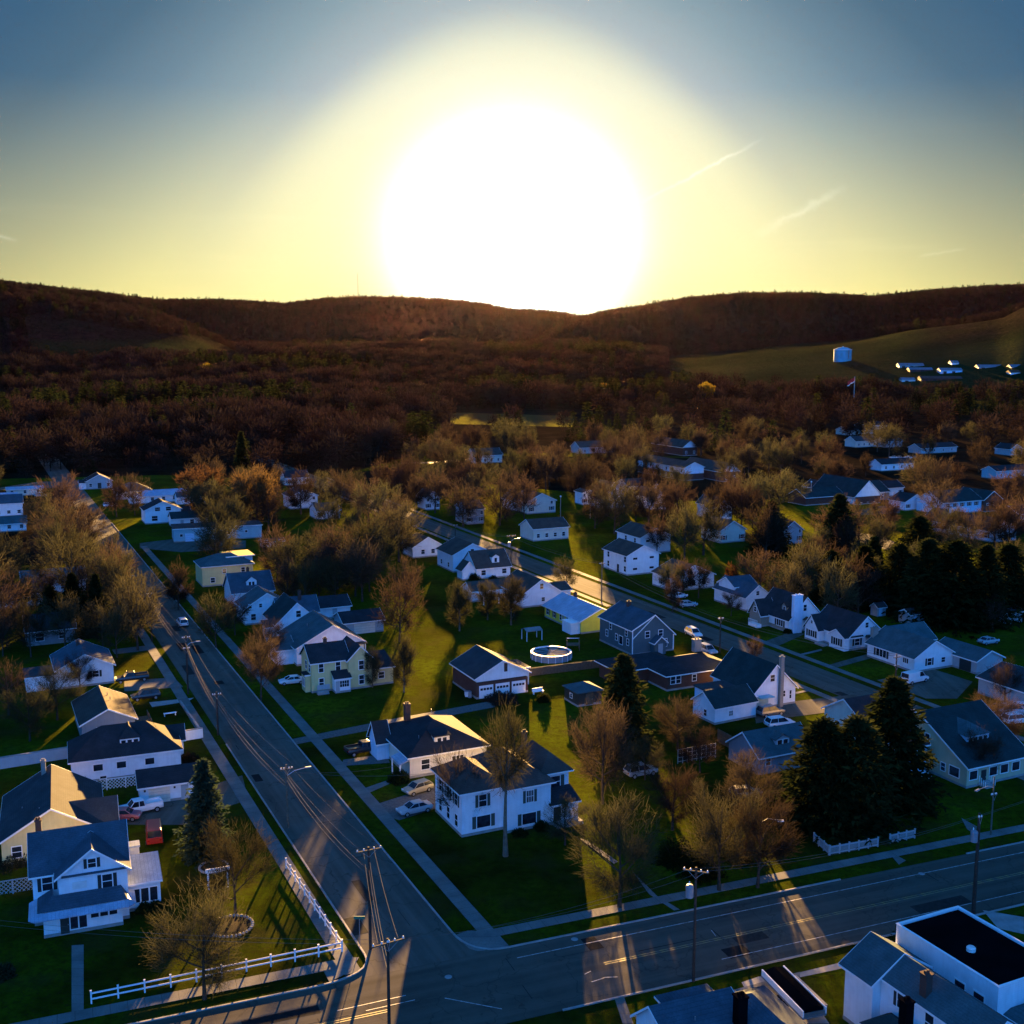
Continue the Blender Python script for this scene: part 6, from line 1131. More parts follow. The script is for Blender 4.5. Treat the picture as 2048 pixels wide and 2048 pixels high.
board_fence('white lattice screen between the hipped cottage and its garage', G(K('R5', 690, 1225)), G(K('R5', 880, 1200)), 1.5, 'fence', 'lattice_screen', 'fence', .04, True)
def wall_(label, p, q, h, th, mat, name='retaining_wall'):
    d = q-p; ln = d.length; t = thing(name, label, 'wall', (p.x, p.y, 0), math.atan2(d.y, d.x)); m = MB(); m.box(0, ln, 0, th, 0, h); obj('wall', m, M[mat], t); m = MB(); m.box(-.05, ln+.05, -.05, th+.05, h+.002, h+.1); obj('coping', m, M['concrete'], t)
wall_('long low blue-grey wall left of the hipped cottage', G(K('R5', -60, 1100)), G(K('R5', 440, 1020)), 1.6, .3, 'grey')
wall_('white garden wall holding up the small front lawn beside the pavement', G(K('R5', 1160, 912)), G(K('R5', 1308, 888)), 1.5, .25, 'white')
wall_('narrow white kerb wall along the pavement edge of the small front lawn', G(K('R5', 1295, 850)), G(K('R5', 1165, 665)), .4, .2, 'concrete')
wall_('white low wall between the near yard and the grass island, bottom right', G(K('R4', 540, 1860)), G(K('R4', 322, 1650)), .8, .2, 'fence')
# ---------------------------------------------------------------- garden things
p = G(K('R7', 330, 535)); t = thing('round_pool', 'round above-ground pool with pale cover and dark spokes', 'pool', (p.x, p.y, 0)); rp = 3.75
m = MB(); m.lathe([(rp, 0), (rp, 1.25)], 40); obj('pool_wall', m, M['poolwall'], t); m = MB(); m.lathe([(rp-.05, 1.25), (rp+.16, 1.25), (rp+.16, 1.36), (rp-.14, 1.36), (rp-.14, 1.1)], 40); obj('rim', m, M['trim'], t)
m = MB(); m.lathe([(0, 1.12), (rp-.14, 1.2)], 40); c2 = obj('cover', m, M['poolcover'], t); m = MB()
for k in range(8):
    w = k*math.pi/4+.2; m.prism([(.2*math.cos(w-.6), .2*math.sin(w-.6), 1.14), (3.4*math.cos(w-.07), 3.4*math.sin(w-.07), 1.215), (3.4*math.cos(w+.09), 3.4*math.sin(w+.09), 1.215)], (0, 0, .02))
obj('cover_puddle', m, M['mulch'], c2)
for k in range(18):
    w = k*math.pi/9; m = MB(); m.box(-.05, .05, -.09, 0, 0, 1.24); obj('upright', m, M['trim'], t, loc=(rp*1.03*math.cos(w), rp*1.03*math.sin(w), 0), rz=w+math.pi/2)
p = G(K('R7', 470, 480)); t = thing('pool_deck', 'small timber deck with white rails beside the round pool', 'deck', (p.x, p.y, 0)); m = MB(); m.box(-1.3, 1.3, -1, 1, 1.0, 1.15); obj('deck_boards', m, M['wood'], t)
for x, y in ((-1.2, -.9), (1.2, -.9), (-1.2, .9), (1.2, .9)): m = MB(); m.box(x-.06, x+.06, y-.06, y+.06, 0, 2.1); obj('leg', m, M['wood'], t)
m = MB(); m.box(-1.3, 1.3, .88, .94, 2.0, 2.1); obj('rail', m, M['trim'], t)
def shelter(px, lb, s, z, mat, name='garden_canopy'):
    p = G(px); t = thing(name, lb, 'canopy', (p.x, p.y, 0), -AX['A']); m = MB(); m.prism([(-s*1.4, -s, z), (s*1.4, -s, z), (s*1.4, 0, z+.5), (-s*1.4, 0, z+.5)][::-1], (0, 0, .08)); m.prism([(-s*1.4, 0, z+.5), (s*1.4, 0, z+.5), (s*1.4, s, z), (-s*1.4, s, z)][::-1], (0, 0, .08)); obj('canopy', m, M[mat], t)
    for x in (-1.3*s, 1.3*s):
        for y in (-.9*s, .9*s): m = MB(); m.box(x-.05, x+.05, y-.05, y+.05, 0, z+.05); obj('leg', m, M['trim'], t)
shelter(K('R7', 205, 415), 'small pale garden canopy on four legs above the round pool', 1.3, 2.0, 'poolcover')
p = G(K('R1', 1205, 765)); t = thing('garden_arbor', 'white wooden arbor frame with patterned top board on the corner lawn', 'arbor', (p.x, p.y, 0), -AX['C'])
for x in (-1.05, 1.05): m = MB(); m.box(x-.09, x+.09, -.06, .06, 0, 2.3); obj('post', m, M['fence'], t)
m = MB(); m.box(-1.3, 1.3, -.08, .08, 2.0, 2.45); tb = obj('top_board', m, M['fence'], t); m = MB()
for k in range(9): m.box(-1.0+k*.23, -.9+k*.23, -.1, -.081, 2.1+.04*(k % 2), 2.33-.05*(k % 3))
obj('fretwork', m, M['shutter'], tb)
for px, r_, lb in ((K('R1', 1275, 975), 2.2, 'round flower bed ringed with pale stones on the corner lawn'), (K('R1', 1180, 648), 1.6, 'smaller stone-ringed flower bed behind the white arbor')):
    p = G(px); t = thing('flower_bed', lb, 'flower bed', (p.x, p.y, 0)); m = MB(); m.lathe([(0, .12), (r_*.6, .1), (r_, .03)], 28); obj('soil', m, M['mulch'], t); m = MB()
    for k in range(34):
        w = k*2*math.pi/34; s = .14+.05*rnd.random(); x, y = r_*math.cos(w), r_*math.sin(w); m.lathe([(0, -.02), (s, .02), (s*.9, .14+.08*rnd.random()), (s*.4, .24), (0, .25)], 6, (x, y))
    obj('stone_ring', m, M['concrete'], t)
p = G(K('R7', 1265, 1195)); t = thing('glass_trellis', 'white gridded frame like an old greenhouse wall in the wooded yard', 'trellis', (p.x, p.y, 0), -AX['C']+.05); m = MB()
for k in range(9): m.box(-3.2+k*.8, -3.12+k*.8, -.03, .03, 0, 2.2)
for z in (.3, .9, 1.5, 2.1): m.box(-3.2, 3.28, -.05, -.031, z, z+.07)
obj('frame', m, M['offwhite'], t); m = MB(); m.box(-3.2, 3.28, .031, .06, .1, 2.1); obj('backing', m, M['darktrim'], t)
for px, lb, n_ in ((K('R7', 245, 765), 'white garden bench on the lawn near the round topiary bush', 1), (K('R5', 1095, 745), 'pale garden table and chairs on the small walled lawn', 2), (K('R5', 895, 690), None, 0)):
    if not lb: continue
    p = G(px); t = thing('garden_bench' if n_ == 1 else 'garden_table', lb, 'bench' if n_ == 1 else 'table', (p.x, p.y, 0), -AX['A']); m = MB(); m.box(-1, 1, -.25, .25, .42, .5); obj('seat' if n_ == 1 else 'table_top', m, M['trim'], t)
    for x in (-.85, .85): m = MB(); m.box(x-.05, x+.05, -.2, .2, 0, .42); obj('leg', m, M['trim'], t)
    if n_ == 1: m = MB(); m.box(-1, 1, .25, .3, .42, 1.0); obj('backrest', m, M['trim'], t)
p = G(K('R6', 1395, 625)); t = thing('wheeled_bin', 'white wheeled bin at the left corner of the brick garage', 'bin', (p.x, p.y, 0)); m = MB(); m.hexa([(-.25, -.25, .1), (.25, -.25, .1), (.25, .25, .1), (-.25, .25, .1), (-.32, -.32, 1.0), (.32, -.32, 1.0), (.32, .32, 1.0), (-.32, .32, 1.0)]); obj('body', m, M['ceramic'], t); m = MB(); m.box(-.35, .35, -.35, .35, 1.003, 1.1); obj('lid', m, M['xform'], t)
for px, lb in ((K('Q3', 1240, 740), 'thin lamp post in the reddish wood right of the glowing white gable'), (K('Q3', 1470, 720), 'pale post in front of the tall narrow gable'), (K('Q4', 1627, 610), 'thin pale pole left of the church')):
    b = G(px); t = thing('lamp_post', lb, 'lamp post', (b.x, b.y, 0)); m = MB(); m.tube([(0, 0, 0), (0, 0, 8)], [.14, .09], 6); obj('post', m, M['metal'], t); m = MB(); m.lathe([(.1, 8), (.3, 8.1), (.25, 8.5), (0, 8.6)], 8); obj('lamp_head', m, M['ceramic'], t)
b = far_pt((718, 598), 4000); t = thing('radio_mast', 'hair-thin radio mast on the skyline left of the sun', 'mast', (b.x, b.y, b.z-30)); m = MB(); m.tube([(0, 0, 0), (0, 0, 110)], [1.2, .7], 4); obj('mast', m, M['pole'], t); m = MB(); m.tube([(0, 0, 108), (0, 0, 116)], .35, 4); obj('antenna', m, M['pole'], t)
# ---------------------------------------------------------------- trees
M['twig'] = leafmat('bare_twigs', (0.028, 0.021, 0.0155), (0.052, 0.037, 0.024), 0.3, 0.35)
M['bud'] = leafmat('budding_twigs', (0.030, 0.030, 0.016), (0.056, 0.054, 0.025), 0.3, 0.35)
M['rust'] = leafmat('rust_twigs', (0.10, 0.030, 0.012), (0.16, 0.05, 0.018), 0.4, 0.35)
M['gold'] = leafmat('golden_twigs', (0.13, 0.085, 0.012), (0.22, 0.15, 0.02), 0.45, 0.3)  # brighter yellow twig colour for a few single far trees
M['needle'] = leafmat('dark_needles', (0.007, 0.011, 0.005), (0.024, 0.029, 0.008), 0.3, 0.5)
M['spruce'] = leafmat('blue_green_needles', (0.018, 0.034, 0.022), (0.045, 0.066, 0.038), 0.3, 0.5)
M['shrub'] = leafmat('dark_shrub_leaves', (0.012, 0.018, 0.006), (0.035, 0.045, 0.012), 0.4, 0.7)
def quads(name, P, A, B, mat, taper=1.0):
    """thin leaves: P start, A along, B half-width vectors"""
    n = len(P); V = np.empty((n, 4, 3), np.float32); V[:, 0] = P-B; V[:, 1] = P+B; V[:, 2] = P+A+B*taper; V[:, 3] = P+A-B*taper
    me = bpy.data.meshes.new(name); me.vertices.add(n*4); me.vertices.foreach_set('co', V.reshape(-1)); me.loops.add(n*4); me.loops.foreach_set('vertex_index', np.arange(n*4, dtype=np.int32))
    me.polygons.add(n); me.polygons.foreach_set('loop_start', np.arange(0, n*4, 4, dtype=np.int32)); me.polygons.foreach_set('loop_total', np.full(n, 4, np.int32))
    me.materials.append(mat); me.update(); me.validate(); return me
def unit(v): return v/np.maximum(np.linalg.norm(v, axis=-1, keepdims=True), 1e-6)
def bare_meshes(seed, H, Rc, fork, ntw, tw, mat, bark='bark', lean=0.0, tl=0.10, buds=0.0, nl=7, trunk_r=None):
    g = np.random.default_rng(seed); m = MB(); tr = trunk_r or H*0.016
    c = np.array([0, 0, H*(fork+1)/2]); rz = H*(1-fork)/2*1.05
    top = H*0.80; pts = [(lean*math.sin(z*1.7)*0.3+0.02*H*math.sin(z*3+seed)*z, 0.015*H*math.cos(z*4+seed)*z, z*top) for z in np.linspace(0, 1, 7)]
    m.tube(pts, [tr*1.25]+[tr*(1-0.85*k/6) for k in range(1, 7)], 8)
    branches = []
    def axis_at(z):
        k = min(5, int(z/top*6)); f = z/top*6-k; return np.array(pts[k])*(1-f)+np.array(pts[min(6, k+1)])*f
    for i in range(nl):
        a = 2*math.pi*i/nl*2.4+g.uniform(-.4, .4); z0 = H*(fork*0.75+0.42*(1-fork)*i/nl); up = 0.35+0.75*i/nl; s = axis_at(z0)
        el = g.uniform(0.25, 0.6)+0.5*i/nl; d = np.array([math.cos(a)*math.cos(el), math.sin(a)*math.cos(el), math.sin(el)])
        # reach the crown surface
        L_ = 0.1
        for t in np.linspace(0.1, 1.3*H, 60):
            q = s+d*t
            if ((q[0]/Rc)**2+(q[1]/Rc)**2+((q[2]-c[2])/rz)**2) < 1 or t < H*0.15: L_ = t
        L_ *= g.uniform(0.8, 1.0); bend = g.normal(0, 0.06, 3)*H; lp = [s+d*L_*k/4+bend*math.sin(math.pi*k/4)*0.5+np.array([0, 0, 0.05*H*(k/4)**2]) for k in range(5)]
        m.tube([tuple(p) for p in lp], [tr*0.5*(1-0.8*k/4) for k in range(5)], 5); branches.append((lp[1], lp[4]))
        for j in range(5):
            t = g.uniform(0.25, 0.95); k = int(t*4); s2 = lp[k]*(1-(t*4-k))+lp[min(4, k+1)]*(t*4-k); d2 = unit(d*0.6+g.normal(0, 0.6, 3)+np.array([0, 0, 0.35])); l2 = H*g.uniform(0.12, 0.26); e = s2+d2*l2
            q = (e-c)/np.array([Rc, Rc, rz]); nn = np.linalg.norm(q)
            if nn > 1.05: e = c+(e-c)/nn*1.05
            mid = (s2+e)/2+g.normal(0, 0.02, 3)*H; m.tube([tuple(s2), tuple(mid), tuple(e)], [tr*0.22, tr*0.14, tr*0.05], 4, False); branches.append((s2, e))
    branches.append((axis_at(H*0.5), np.array(pts[6])))
    S = np.array([b[0] for b in branches]); E = np.array([b[1] for b in branches])
    n1 = int(ntw*0.76); bi = g.integers(0, len(branches), n1); t = g.uniform(0.15, 1.05, (n1, 1)); P1_ = S[bi]*(1-t)+E[bi]*t+g.normal(0, 0.028, (n1, 3))*H
    # the rest fills a clumpy crown
    n2 = (ntw-n1)*3; d = unit(g.normal(0, 1, (n2, 3))); rr = g.uniform(0, 1, (n2, 1))**0.42; Q = d*rr; ph = g.uniform(0, 6.28, 3)
    dens = np.sin(Q[:, 0]*5.3+ph[0]+Q[:, 2]*2)*np.sin(Q[:, 1]*5.1+ph[1])*np.sin(Q[:, 2]*4.7+ph[2])+0.25*g.normal(0, 1, n2); edge = rr[:, 0] < 0.86+0.22*np.sin(4*np.arctan2(d[:, 1], d[:, 0])+ph[0])*np.cos(3*d[:, 2]+ph[1])
    Q = Q[(dens > -0.12) & edge][:ntw-n1]; P2_ = Q*np.array([Rc, Rc, rz])+c
    P = np.concatenate([P1_, P2_]); n = len(P)
    D = unit(unit(P-np.array([0, 0, c[2]-rz*0.8]))+g.normal(0, 0.62, (n, 3))+np.array([0, 0, 0.2])); A = D*(H*tl*g.uniform(0.5, 1.25, (n, 1)))
    Bv = unit(np.cross(D, g.normal(0, 1, (n, 3))))*tw/2*g.uniform(0.6, 1.4, (n, 1))
    if buds > 0:
        k = int(n*buds); j = g.integers(0, n, k); Pb = P[j]+A[j]*g.uniform(0.3, 1, (k, 1)); Db = unit(g.normal(0, 1, (k, 3))); sb = tw*2.6
        P = np.concatenate([P, Pb]); A = np.concatenate([A, Db*sb*1.4]); Bv = np.concatenate([Bv, unit(np.cross(Db, g.normal(0, 1, (k, 3))))*sb*0.5])
    return m.mesh('trunk', M[bark]), quads('crown', P.astype(np.float32), A.astype(np.float32), Bv.astype(np.float32), mat, 0.45)
def conifer_meshes(seed, H, Rc, mat, rows=26, per=15, spray=16, tw=0.16, low=0.06, pw=0.85):
    g = np.random.default_rng(seed); m = MB(); m.tube([(0, 0, 0), (0, 0, H*.5), (0, 0, H*.97)], [H*.018, H*.012, H*.003], 8)
    PP, AA, BB = [], [], []
    for r in range(rows):
        f = r/(rows-1); z = H*(low+(0.985-low)*f); R0 = Rc*((1-f)**pw)*(0.8+0.32*g.uniform())+0.05*Rc; nb = max(5, int(per*(1-f*0.6)))
        for b in range(nb):
            a = 2*math.pi*(b+g.uniform(-.4, .4))/nb+r; L_ = R0*g.uniform(0.62, 1.12); dr = -0.30+0.55*f+g.uniform(-.08, .08)
            d = np.array([math.cos(a), math.sin(a), dr]); d /= np.linalg.norm(d); k = spray
            t = g.uniform(0.12, 1.0, (k, 1))**0.8; p = np.array([0, 0, z])+d*(L_*t)+np.array([0, 0, 1])*(L_*0.16*(t**2))+g.normal(0, 0.035, (k, 3))*Rc
            dd = unit(d+g.normal(0, 0.55, (k, 3))+np.array([0, 0, -0.12])); PP.append(p); AA.append(dd*(tw*3.4*g.uniform(0.6, 1.4, (k, 1)))); BB.append(unit(np.cross(dd, g.normal(0, 1, (k, 3))))*tw*g.uniform(0.5, 1.1, (k, 1)))
    k = 40; t = g.uniform(0, 1, (k, 1)); PP.append(np.concatenate([g.normal(0, .06, (k, 2)), H*(0.93+0.08*t)], 1)); dd = unit(g.normal(0, .5, (k, 3))+np.array([0, 0, .6])); AA.append(dd*tw*2.4); BB.append(unit(np.cross(dd, g.normal(0, 1, (k, 3))))*tw*.5)
    return m.mesh('trunk', M['bark']), quads('crown', np.concatenate(PP).astype(np.float32), np.concatenate(AA).astype(np.float32), np.concatenate(BB).astype(np.float32), mat, 0.35)
def shrub_meshes(seed, R0, H, mat, n=2500, tw=0.09):
    g = np.random.default_rng(seed); m = MB()
    for k in range(7):
        a = k*0.9; m.tube([(0.1*math.cos(a), .1*math.sin(a), 0), (R0*.5*math.cos(a), R0*.5*math.sin(a), H*.7)], [.04, .012], 5)
    d = unit(g.normal(0, 1, (n, 3))); d[:, 2] = np.abs(d[:, 2])*1.0-.1; P = d*(g.uniform(0, 1, (n, 1))**0.4)*np.array([R0, R0, H*.92])*(0.82+0.2*np.sin(5*np.arctan2(d[:, 1:2], d[:, :1])+seed)); P[:, 2] = np.maximum(P[:, 2], 0.05)
    D = unit(d+g.normal(0, .6, (n, 3))); return m.mesh('stem', M['bark']), quads('foliage', P.astype(np.float32), (D*tw*3).astype(np.float32), (unit(np.cross(D, g.normal(0, 1, (n, 3))))*tw*.7).astype(np.float32), mat, .4)
SUP = 10.0     # prototypes are 10 m tall
PRO = {}
for k in range(4): PRO['near%d' % k] = bare_meshes(10+k, 10, 3.9-.4*(k % 2), .24, 5600, .027, M['bud'] if k % 2 == 0 else M['twig'], 'bark', .3, .10, .22 if k % 2 == 0 else .05)
PRO['tall'] = bare_meshes(31, 10, 1.7, .60, 3200, .026, M['bud'], 'palebark', .1, .085, .15, 6, .21)
PRO['gnarled'] = bare_meshes(33, 10, 3.4, .22, 2600, .03, M['twig'], 'bark', .8, .10, 0, 9, .2)
for k in range(8): PRO['mid%d' % k] = bare_meshes(50+k, 10, (3.6, 4.6, 2.3, 4.1, 2.9, 3.4, 5.0, 2.6)[k], (.22, .2, .12, .28, .3, .1, .26, .2)[k], 2300, .056, M['twig' if k % 3 else 'bud'], 'bark', .5, .115, .1, (7, 9, 6, 8, 7, 10, 9, 6)[k])
PRO['rusty'] = bare_meshes(70, 10, 3.4, .15, 3600, .085, M['rust'], 'bark', .2, .1, .4)
PRO['golden'] = bare_meshes(71, 10, 3.8, .2, 3000, .12, M['gold'], 'bark', .2, .1, .6)
PRO['amber'] = bare_meshes(73, 10, 4.2, .16, 5200, .07, leafmat('amber_twigs', (0.075, 0.046, 0.020), (0.12, 0.075, 0.032), 0.35, .35), 'bark', .2, .1, .3, 10)
PRO['birch'] = bare_meshes(72, 10, 2.6, .2, 3600, .05, M['bud'], 'palebark', .3, .11, .2)
PRO['spruce'] = conifer_meshes(80, 10, 2.9, M['spruce'], 30, 17, 22, .12)
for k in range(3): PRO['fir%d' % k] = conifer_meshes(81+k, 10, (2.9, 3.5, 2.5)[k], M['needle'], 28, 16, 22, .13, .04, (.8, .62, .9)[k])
def tree(kind, p, h, label, rz=None, group=None, name=None, wide=1.0, cat='tree'):
    tr_, cr_ = PRO[kind]; t = thing(name or ('evergreen_tree' if kind[:3] in ('fir', 'spr') else 'bare_tree'), label, cat, (p[0], p[1], (p[2] if len(p) > 2 else 0)-.05), rnd.uniform(0, 6.28) if rz is None else rz, group)
    s = h/SUP; t.scale = (s*wide, s*wide, s); link('trunk', tr_, t); link('crown', cr_, t); return t
def T(kind, px, h, label, wide=1.0, **k): return tree(kind, G(px), h, label, wide=wide, **k)
T('near0', K('R1', 1130, 1375), 11.5, 'large budding bare tree at the pavement behind the rail fence, bottom left', 1.05)
T('near2', K('R1', 1300, 900), 10.2, 'olive bare tree between the white arbor and the blue-green spruce', .95)
T('spruce', K('R1', 1140, 590), 11.8, 'blue-green spruce beside the small garage on the corner lawn', 1.02)
T('tall', (1011, 1712), 17.6, 'very tall straight tree rising in front of the big white house', .78)
T('gnarled', K('R2', 1140, 415), 10.5, 'bare crooked tree with twisting limbs across the left wall of the big white house', .9)
T('gnarled', K('R2', 1240, 440), 8.0, 'smaller crooked bare tree under the left windows of the big white house', .7)
T('near1', (1205, 1608), 14.5, 'bushy grey-brown tree in front of the tall evergreen', .85)
T('near0', (1239, 1815), 12.8, 'bare tree with a pale trunk base beside the main road garden path', 1.0)
T('near2', (1438, 1781), 12.0, 'spreading bare tree behind the street lamp on the main road verge', 1.0)
T('near3', (1515, 1775), 11.5, 'bare tree left of the white picket fence on the verge', .95)
T('near1', (1345, 1660), 8.5, 'mid-lawn bare tree between the big white house and the greenhouse trellis', 1.2)
T('near3', (1500, 1640), 9.0, 'tangled bare tree by the sunlit orange car', 1.2)
T('near0', (1130, 1690), 6.0, 'low straggly tree at the right corner of the big white house', 1.3)
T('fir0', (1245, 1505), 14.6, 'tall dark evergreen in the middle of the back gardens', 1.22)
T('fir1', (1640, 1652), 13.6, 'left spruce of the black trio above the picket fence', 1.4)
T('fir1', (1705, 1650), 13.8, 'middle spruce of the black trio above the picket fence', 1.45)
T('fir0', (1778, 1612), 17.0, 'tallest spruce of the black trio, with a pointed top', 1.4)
T('near1', (1355, 1500), 8.2, 'round grey-brown tree left of the white fence garage', 1.25)
T('near3', (1400, 1545), 6.5, 'low bare tree in front of the dark board fence', 1.3)
T('near2', (1290, 1560), 6.0, 'small bare tree below the tall evergreen', 1.2)
T('birch', (808, 1385), 10.5, 'thin bare tree standing alone on the sunlit lawn by the yellow farmhouse', .8)
T('birch', (745, 1375), 7.5, 'slight bare tree against the right end of the yellow farmhouse', .8)
T('mid1', (799, 1283), 14.0, 'dark broad tree at the top of the sunlit lawn', .9)
T('birch', (919, 1262), 11, 'pale-stemmed birch left of the garden canopy', 1.0); T('birch', (1022, 1250), 11, 'pale-stemmed birch nearest the lilac gable house', 1.0); T('birch', (975, 1240), 9, 'slender birch behind the brick garage', 1.0)
T('near3', (522, 1401), 12.2, 'bare street tree left of the white sedan by the farmhouse', .85); T('near1', (540, 1330), 9, 'bushy bare street tree in front of the cape house', 1.0)
T('mid0', (432, 1296), 11.0, 'bare street tree right of the white car driving away'); T('mid2', (357, 1220), 11.7, 'bare street tree before the solar roof house'); T('mid4', (470, 1270), 8.5, 'low bare tree in front of the blue gable houses', 1.1)
T('mid2', (230, 1222), 16.5, 'tall dark-trunked tree leaning over the side street from the left', .9)
T('fir0', (150, 1275), 13.2, 'left evergreen of the dark pair beside the side street'); T('fir2', (196, 1262), 12.0, 'right evergreen of the dark pair beside the side street'); T('fir1', (105, 1262), 9.5, 'low dark evergreen behind the dim grey cottage')
T('near2', (60, 1482), 8.8, 'dense olive tree in the shady yard at the left edge', 1.15); T('near0', (115, 1440), 9.5, 'dark tangled tree left of the brown roof house', 1.1); T('gnarled', (18, 1430), 9.5, 'bare dark-limbed tree at the left edge', 1.0); T('near3', (160, 1385), 7.5, 'pale twiggy tree in front of the blue-roofed gabled house', 1.0); T('gnarled', (30, 1240), 12, 'bare dark-limbed tree in front of the pale bungalow', 1.0)
T('amber', (405, 1034), 18.5, 'huge round brown tree right of the white sheds', 1.15); T('amber', (515, 1054), 20.5, 'huge round golden-brown tree above the long aqua workshop', 1.0)
T('fir2', (485, 955), 20, 'pointed evergreen at the edge of the far left wood', .9)
T('rusty', (1463, 1182), 7.0, 'rust-orange conical tree right of the back street', .75, name='bare_tree'); T('near3', (1462, 1232), 6.0, 'grey tangled shrub-tree below the rust-orange one', 1.1)
for k, (x, y) in enumerate(((1338, 1196), (1366, 1190), (1397, 1196))): T('mid%d' % (k*2 % 5), (x, y), 9.5, ('left bare tree of the row veiling the white house', 'middle bare tree of the row veiling the white house', 'right bare tree of the row veiling the white house')[k], 1.0)
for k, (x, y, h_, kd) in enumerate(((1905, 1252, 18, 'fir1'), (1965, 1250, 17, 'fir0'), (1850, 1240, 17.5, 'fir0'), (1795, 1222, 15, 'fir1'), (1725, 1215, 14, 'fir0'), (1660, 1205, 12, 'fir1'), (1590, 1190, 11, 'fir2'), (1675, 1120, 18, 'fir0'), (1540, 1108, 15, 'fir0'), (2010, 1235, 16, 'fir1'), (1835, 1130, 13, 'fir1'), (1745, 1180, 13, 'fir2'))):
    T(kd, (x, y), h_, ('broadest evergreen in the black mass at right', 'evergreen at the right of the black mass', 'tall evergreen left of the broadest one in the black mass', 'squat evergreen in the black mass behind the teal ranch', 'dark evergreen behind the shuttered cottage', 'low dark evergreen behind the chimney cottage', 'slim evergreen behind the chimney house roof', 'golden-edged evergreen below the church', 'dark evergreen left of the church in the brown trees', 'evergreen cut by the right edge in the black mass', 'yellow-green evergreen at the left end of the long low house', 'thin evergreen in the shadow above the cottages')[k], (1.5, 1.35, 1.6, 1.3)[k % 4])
T('mid1', (1640, 1190), 13.5, 'round grey-brown tree in front of the golden-edged evergreen'); T('mid3', (1815, 1190), 12.5, 'round grey tree left of the black evergreens'); T('mid2', (2020, 1230), 12, 'grey-brown tree at the right edge beside the black evergreens')
T('near3', (1990, 1500), 9.5, 'bare tree over the crowded parked cars at right', 1.1); T('gnarled', (2010, 1405), 8, 'bare twisted tree in front of the blank white wall at right', 1.0); T('near1', (1960, 1560), 7.5, 'dim bare tree right of the saltbox porch', 1.1); T('gnarled', (1985, 1262), 8, 'forked bare tree in front of the pale sheds at right', 1.0)
T('mid4', (1509, 1328), 5.5, 'little bare street tree on the near verge of the back street', .8); T('mid0', (1134, 1188), 9.5, 'bare street tree by the lilac gable house'); T('mid2', (1345, 1225), 9, 'dark street tree above the white car on the back street', .8)
for k, (x, y, h_) in enumerate(((413, 762, 19), (329, 752, 15), (283, 760, 15), (352, 745, 13), (185, 765, 12), (103, 765, 11))): tree('golden', far_hit((x, y))[0], h_*1.1, ('biggest golden tree in the far left wood', 'golden tree second from the biggest in the far left wood', 'golden tree left of the centre of the far left wood', 'small golden treetop behind the far left wood', 'faint golden tree at the left of the far wood', 'leftmost golden tree of the far wood')[k], wide=1.25)
for k, (x, y, h_) in enumerate(((1412, 812, 22), (1390, 775, 14), (1205, 800, 17), (1270, 805, 14), (1320, 810, 13))): T('golden', (x, y), h_*1.0, ('tall golden tree in the wood right of centre', 'small golden treetop behind the tall one right of centre', 'golden edged tree at the right of the playing field', 'second golden edged tree right of the playing field', 'third small golden edged tree right of the playing field')[k], 1.0)
# shrubs
for k, (px, r_, h_, kd, lb) in enumerate(((K('R7', 282, 815), 1.2, 1.9, 'shrub', 'round clipped bush beside the white garden bench'), (K('R4', 1120, 1450), 2.2, 4.2, 'shrub', 'dark bush squeezed between the teal roof and the white commercial wall'), (K('R1', 15, 1250), 1.3, 1.4, 'bud', 'small pale bush at the left edge of the dark lawn'), (K('R3', 1290, 800), 3.0, 3.2, 'shrub', 'dark green thicket left of the main road street lamp'), (K('R3', 1130, 720), 3.0, 3.4, 'shrub', 'dark green thicket in the middle of the shady garden'), (K('R3', 1560, 700), 3.0, 3.4, 'shrub', 'dark green thicket right of the main road street lamp'), (K('R3', 1400, 560), 2.6, 2.8, 'shrub', 'dark green thicket behind the main road street lamp'), (K('R1', 800, 890), 1.0, 1.1, 'shrub', 'low dark bush left of the metal-roofed side room'), (K('R1', 860, 880), .9, 1.1, 'shrub', 'low dark bush right at the side room corner'), (K('R1', 80, 620), 3.2, 1.8, 'bud', 'brown hedge between the victorian house and the bungalow'),
    (K('R6', 960, 1170), 1.7, 2.0, 'shrub', 'dark bush under the blue awning of the bungalow'), (K('R6', 1620, 650), 3.4, 1.8, 'twig', 'grey leafless hedge in front of the brick garage doors'), (K('R2', 1610, 440), 1.0, 1.4, 'shrub', 'dark bush under the front windows of the big white house'), (K('R2', 1490, 470), 1.0, .9, 'shrub', 'low dark bush at the corner of the big white house'), (K('R5', 720, 820), 1.8, 2.6, 'shrub', 'dark bush between brown roof house and hipped cottage'), (K('R5', 560, 1160), 1.3, 1.8, 'shrub', 'grey-green bush at the wall of the hipped cottage'), (K('R8', 405, 375), 1.0, 1.1, 'shrub', 'low bush by the chimney of the stone cottage'), (K('R5', 1215, 1040), 1.6, 1.6, 'twig', 'grey bush at the right corner of the hipped cottage'), (K('Q3', 720, 1205), 1.4, 1.8, 'shrub', 'dark bush under the tall dormer of the brown-roofed cottage'), (K('Q3', 570, 1195), 1.9, 2.2, 'shrub', 'dark bush at the left wall of the brown-roofed cottage'))):
    sm, fm_ = shrub_meshes(k, r_, h_, M[kd], int(900+r_*900)); p = G(px); t = thing('shrub', lb, 'shrub', (p.x, p.y, 0)); link('stem', sm, t); link('foliage', fm_, t)
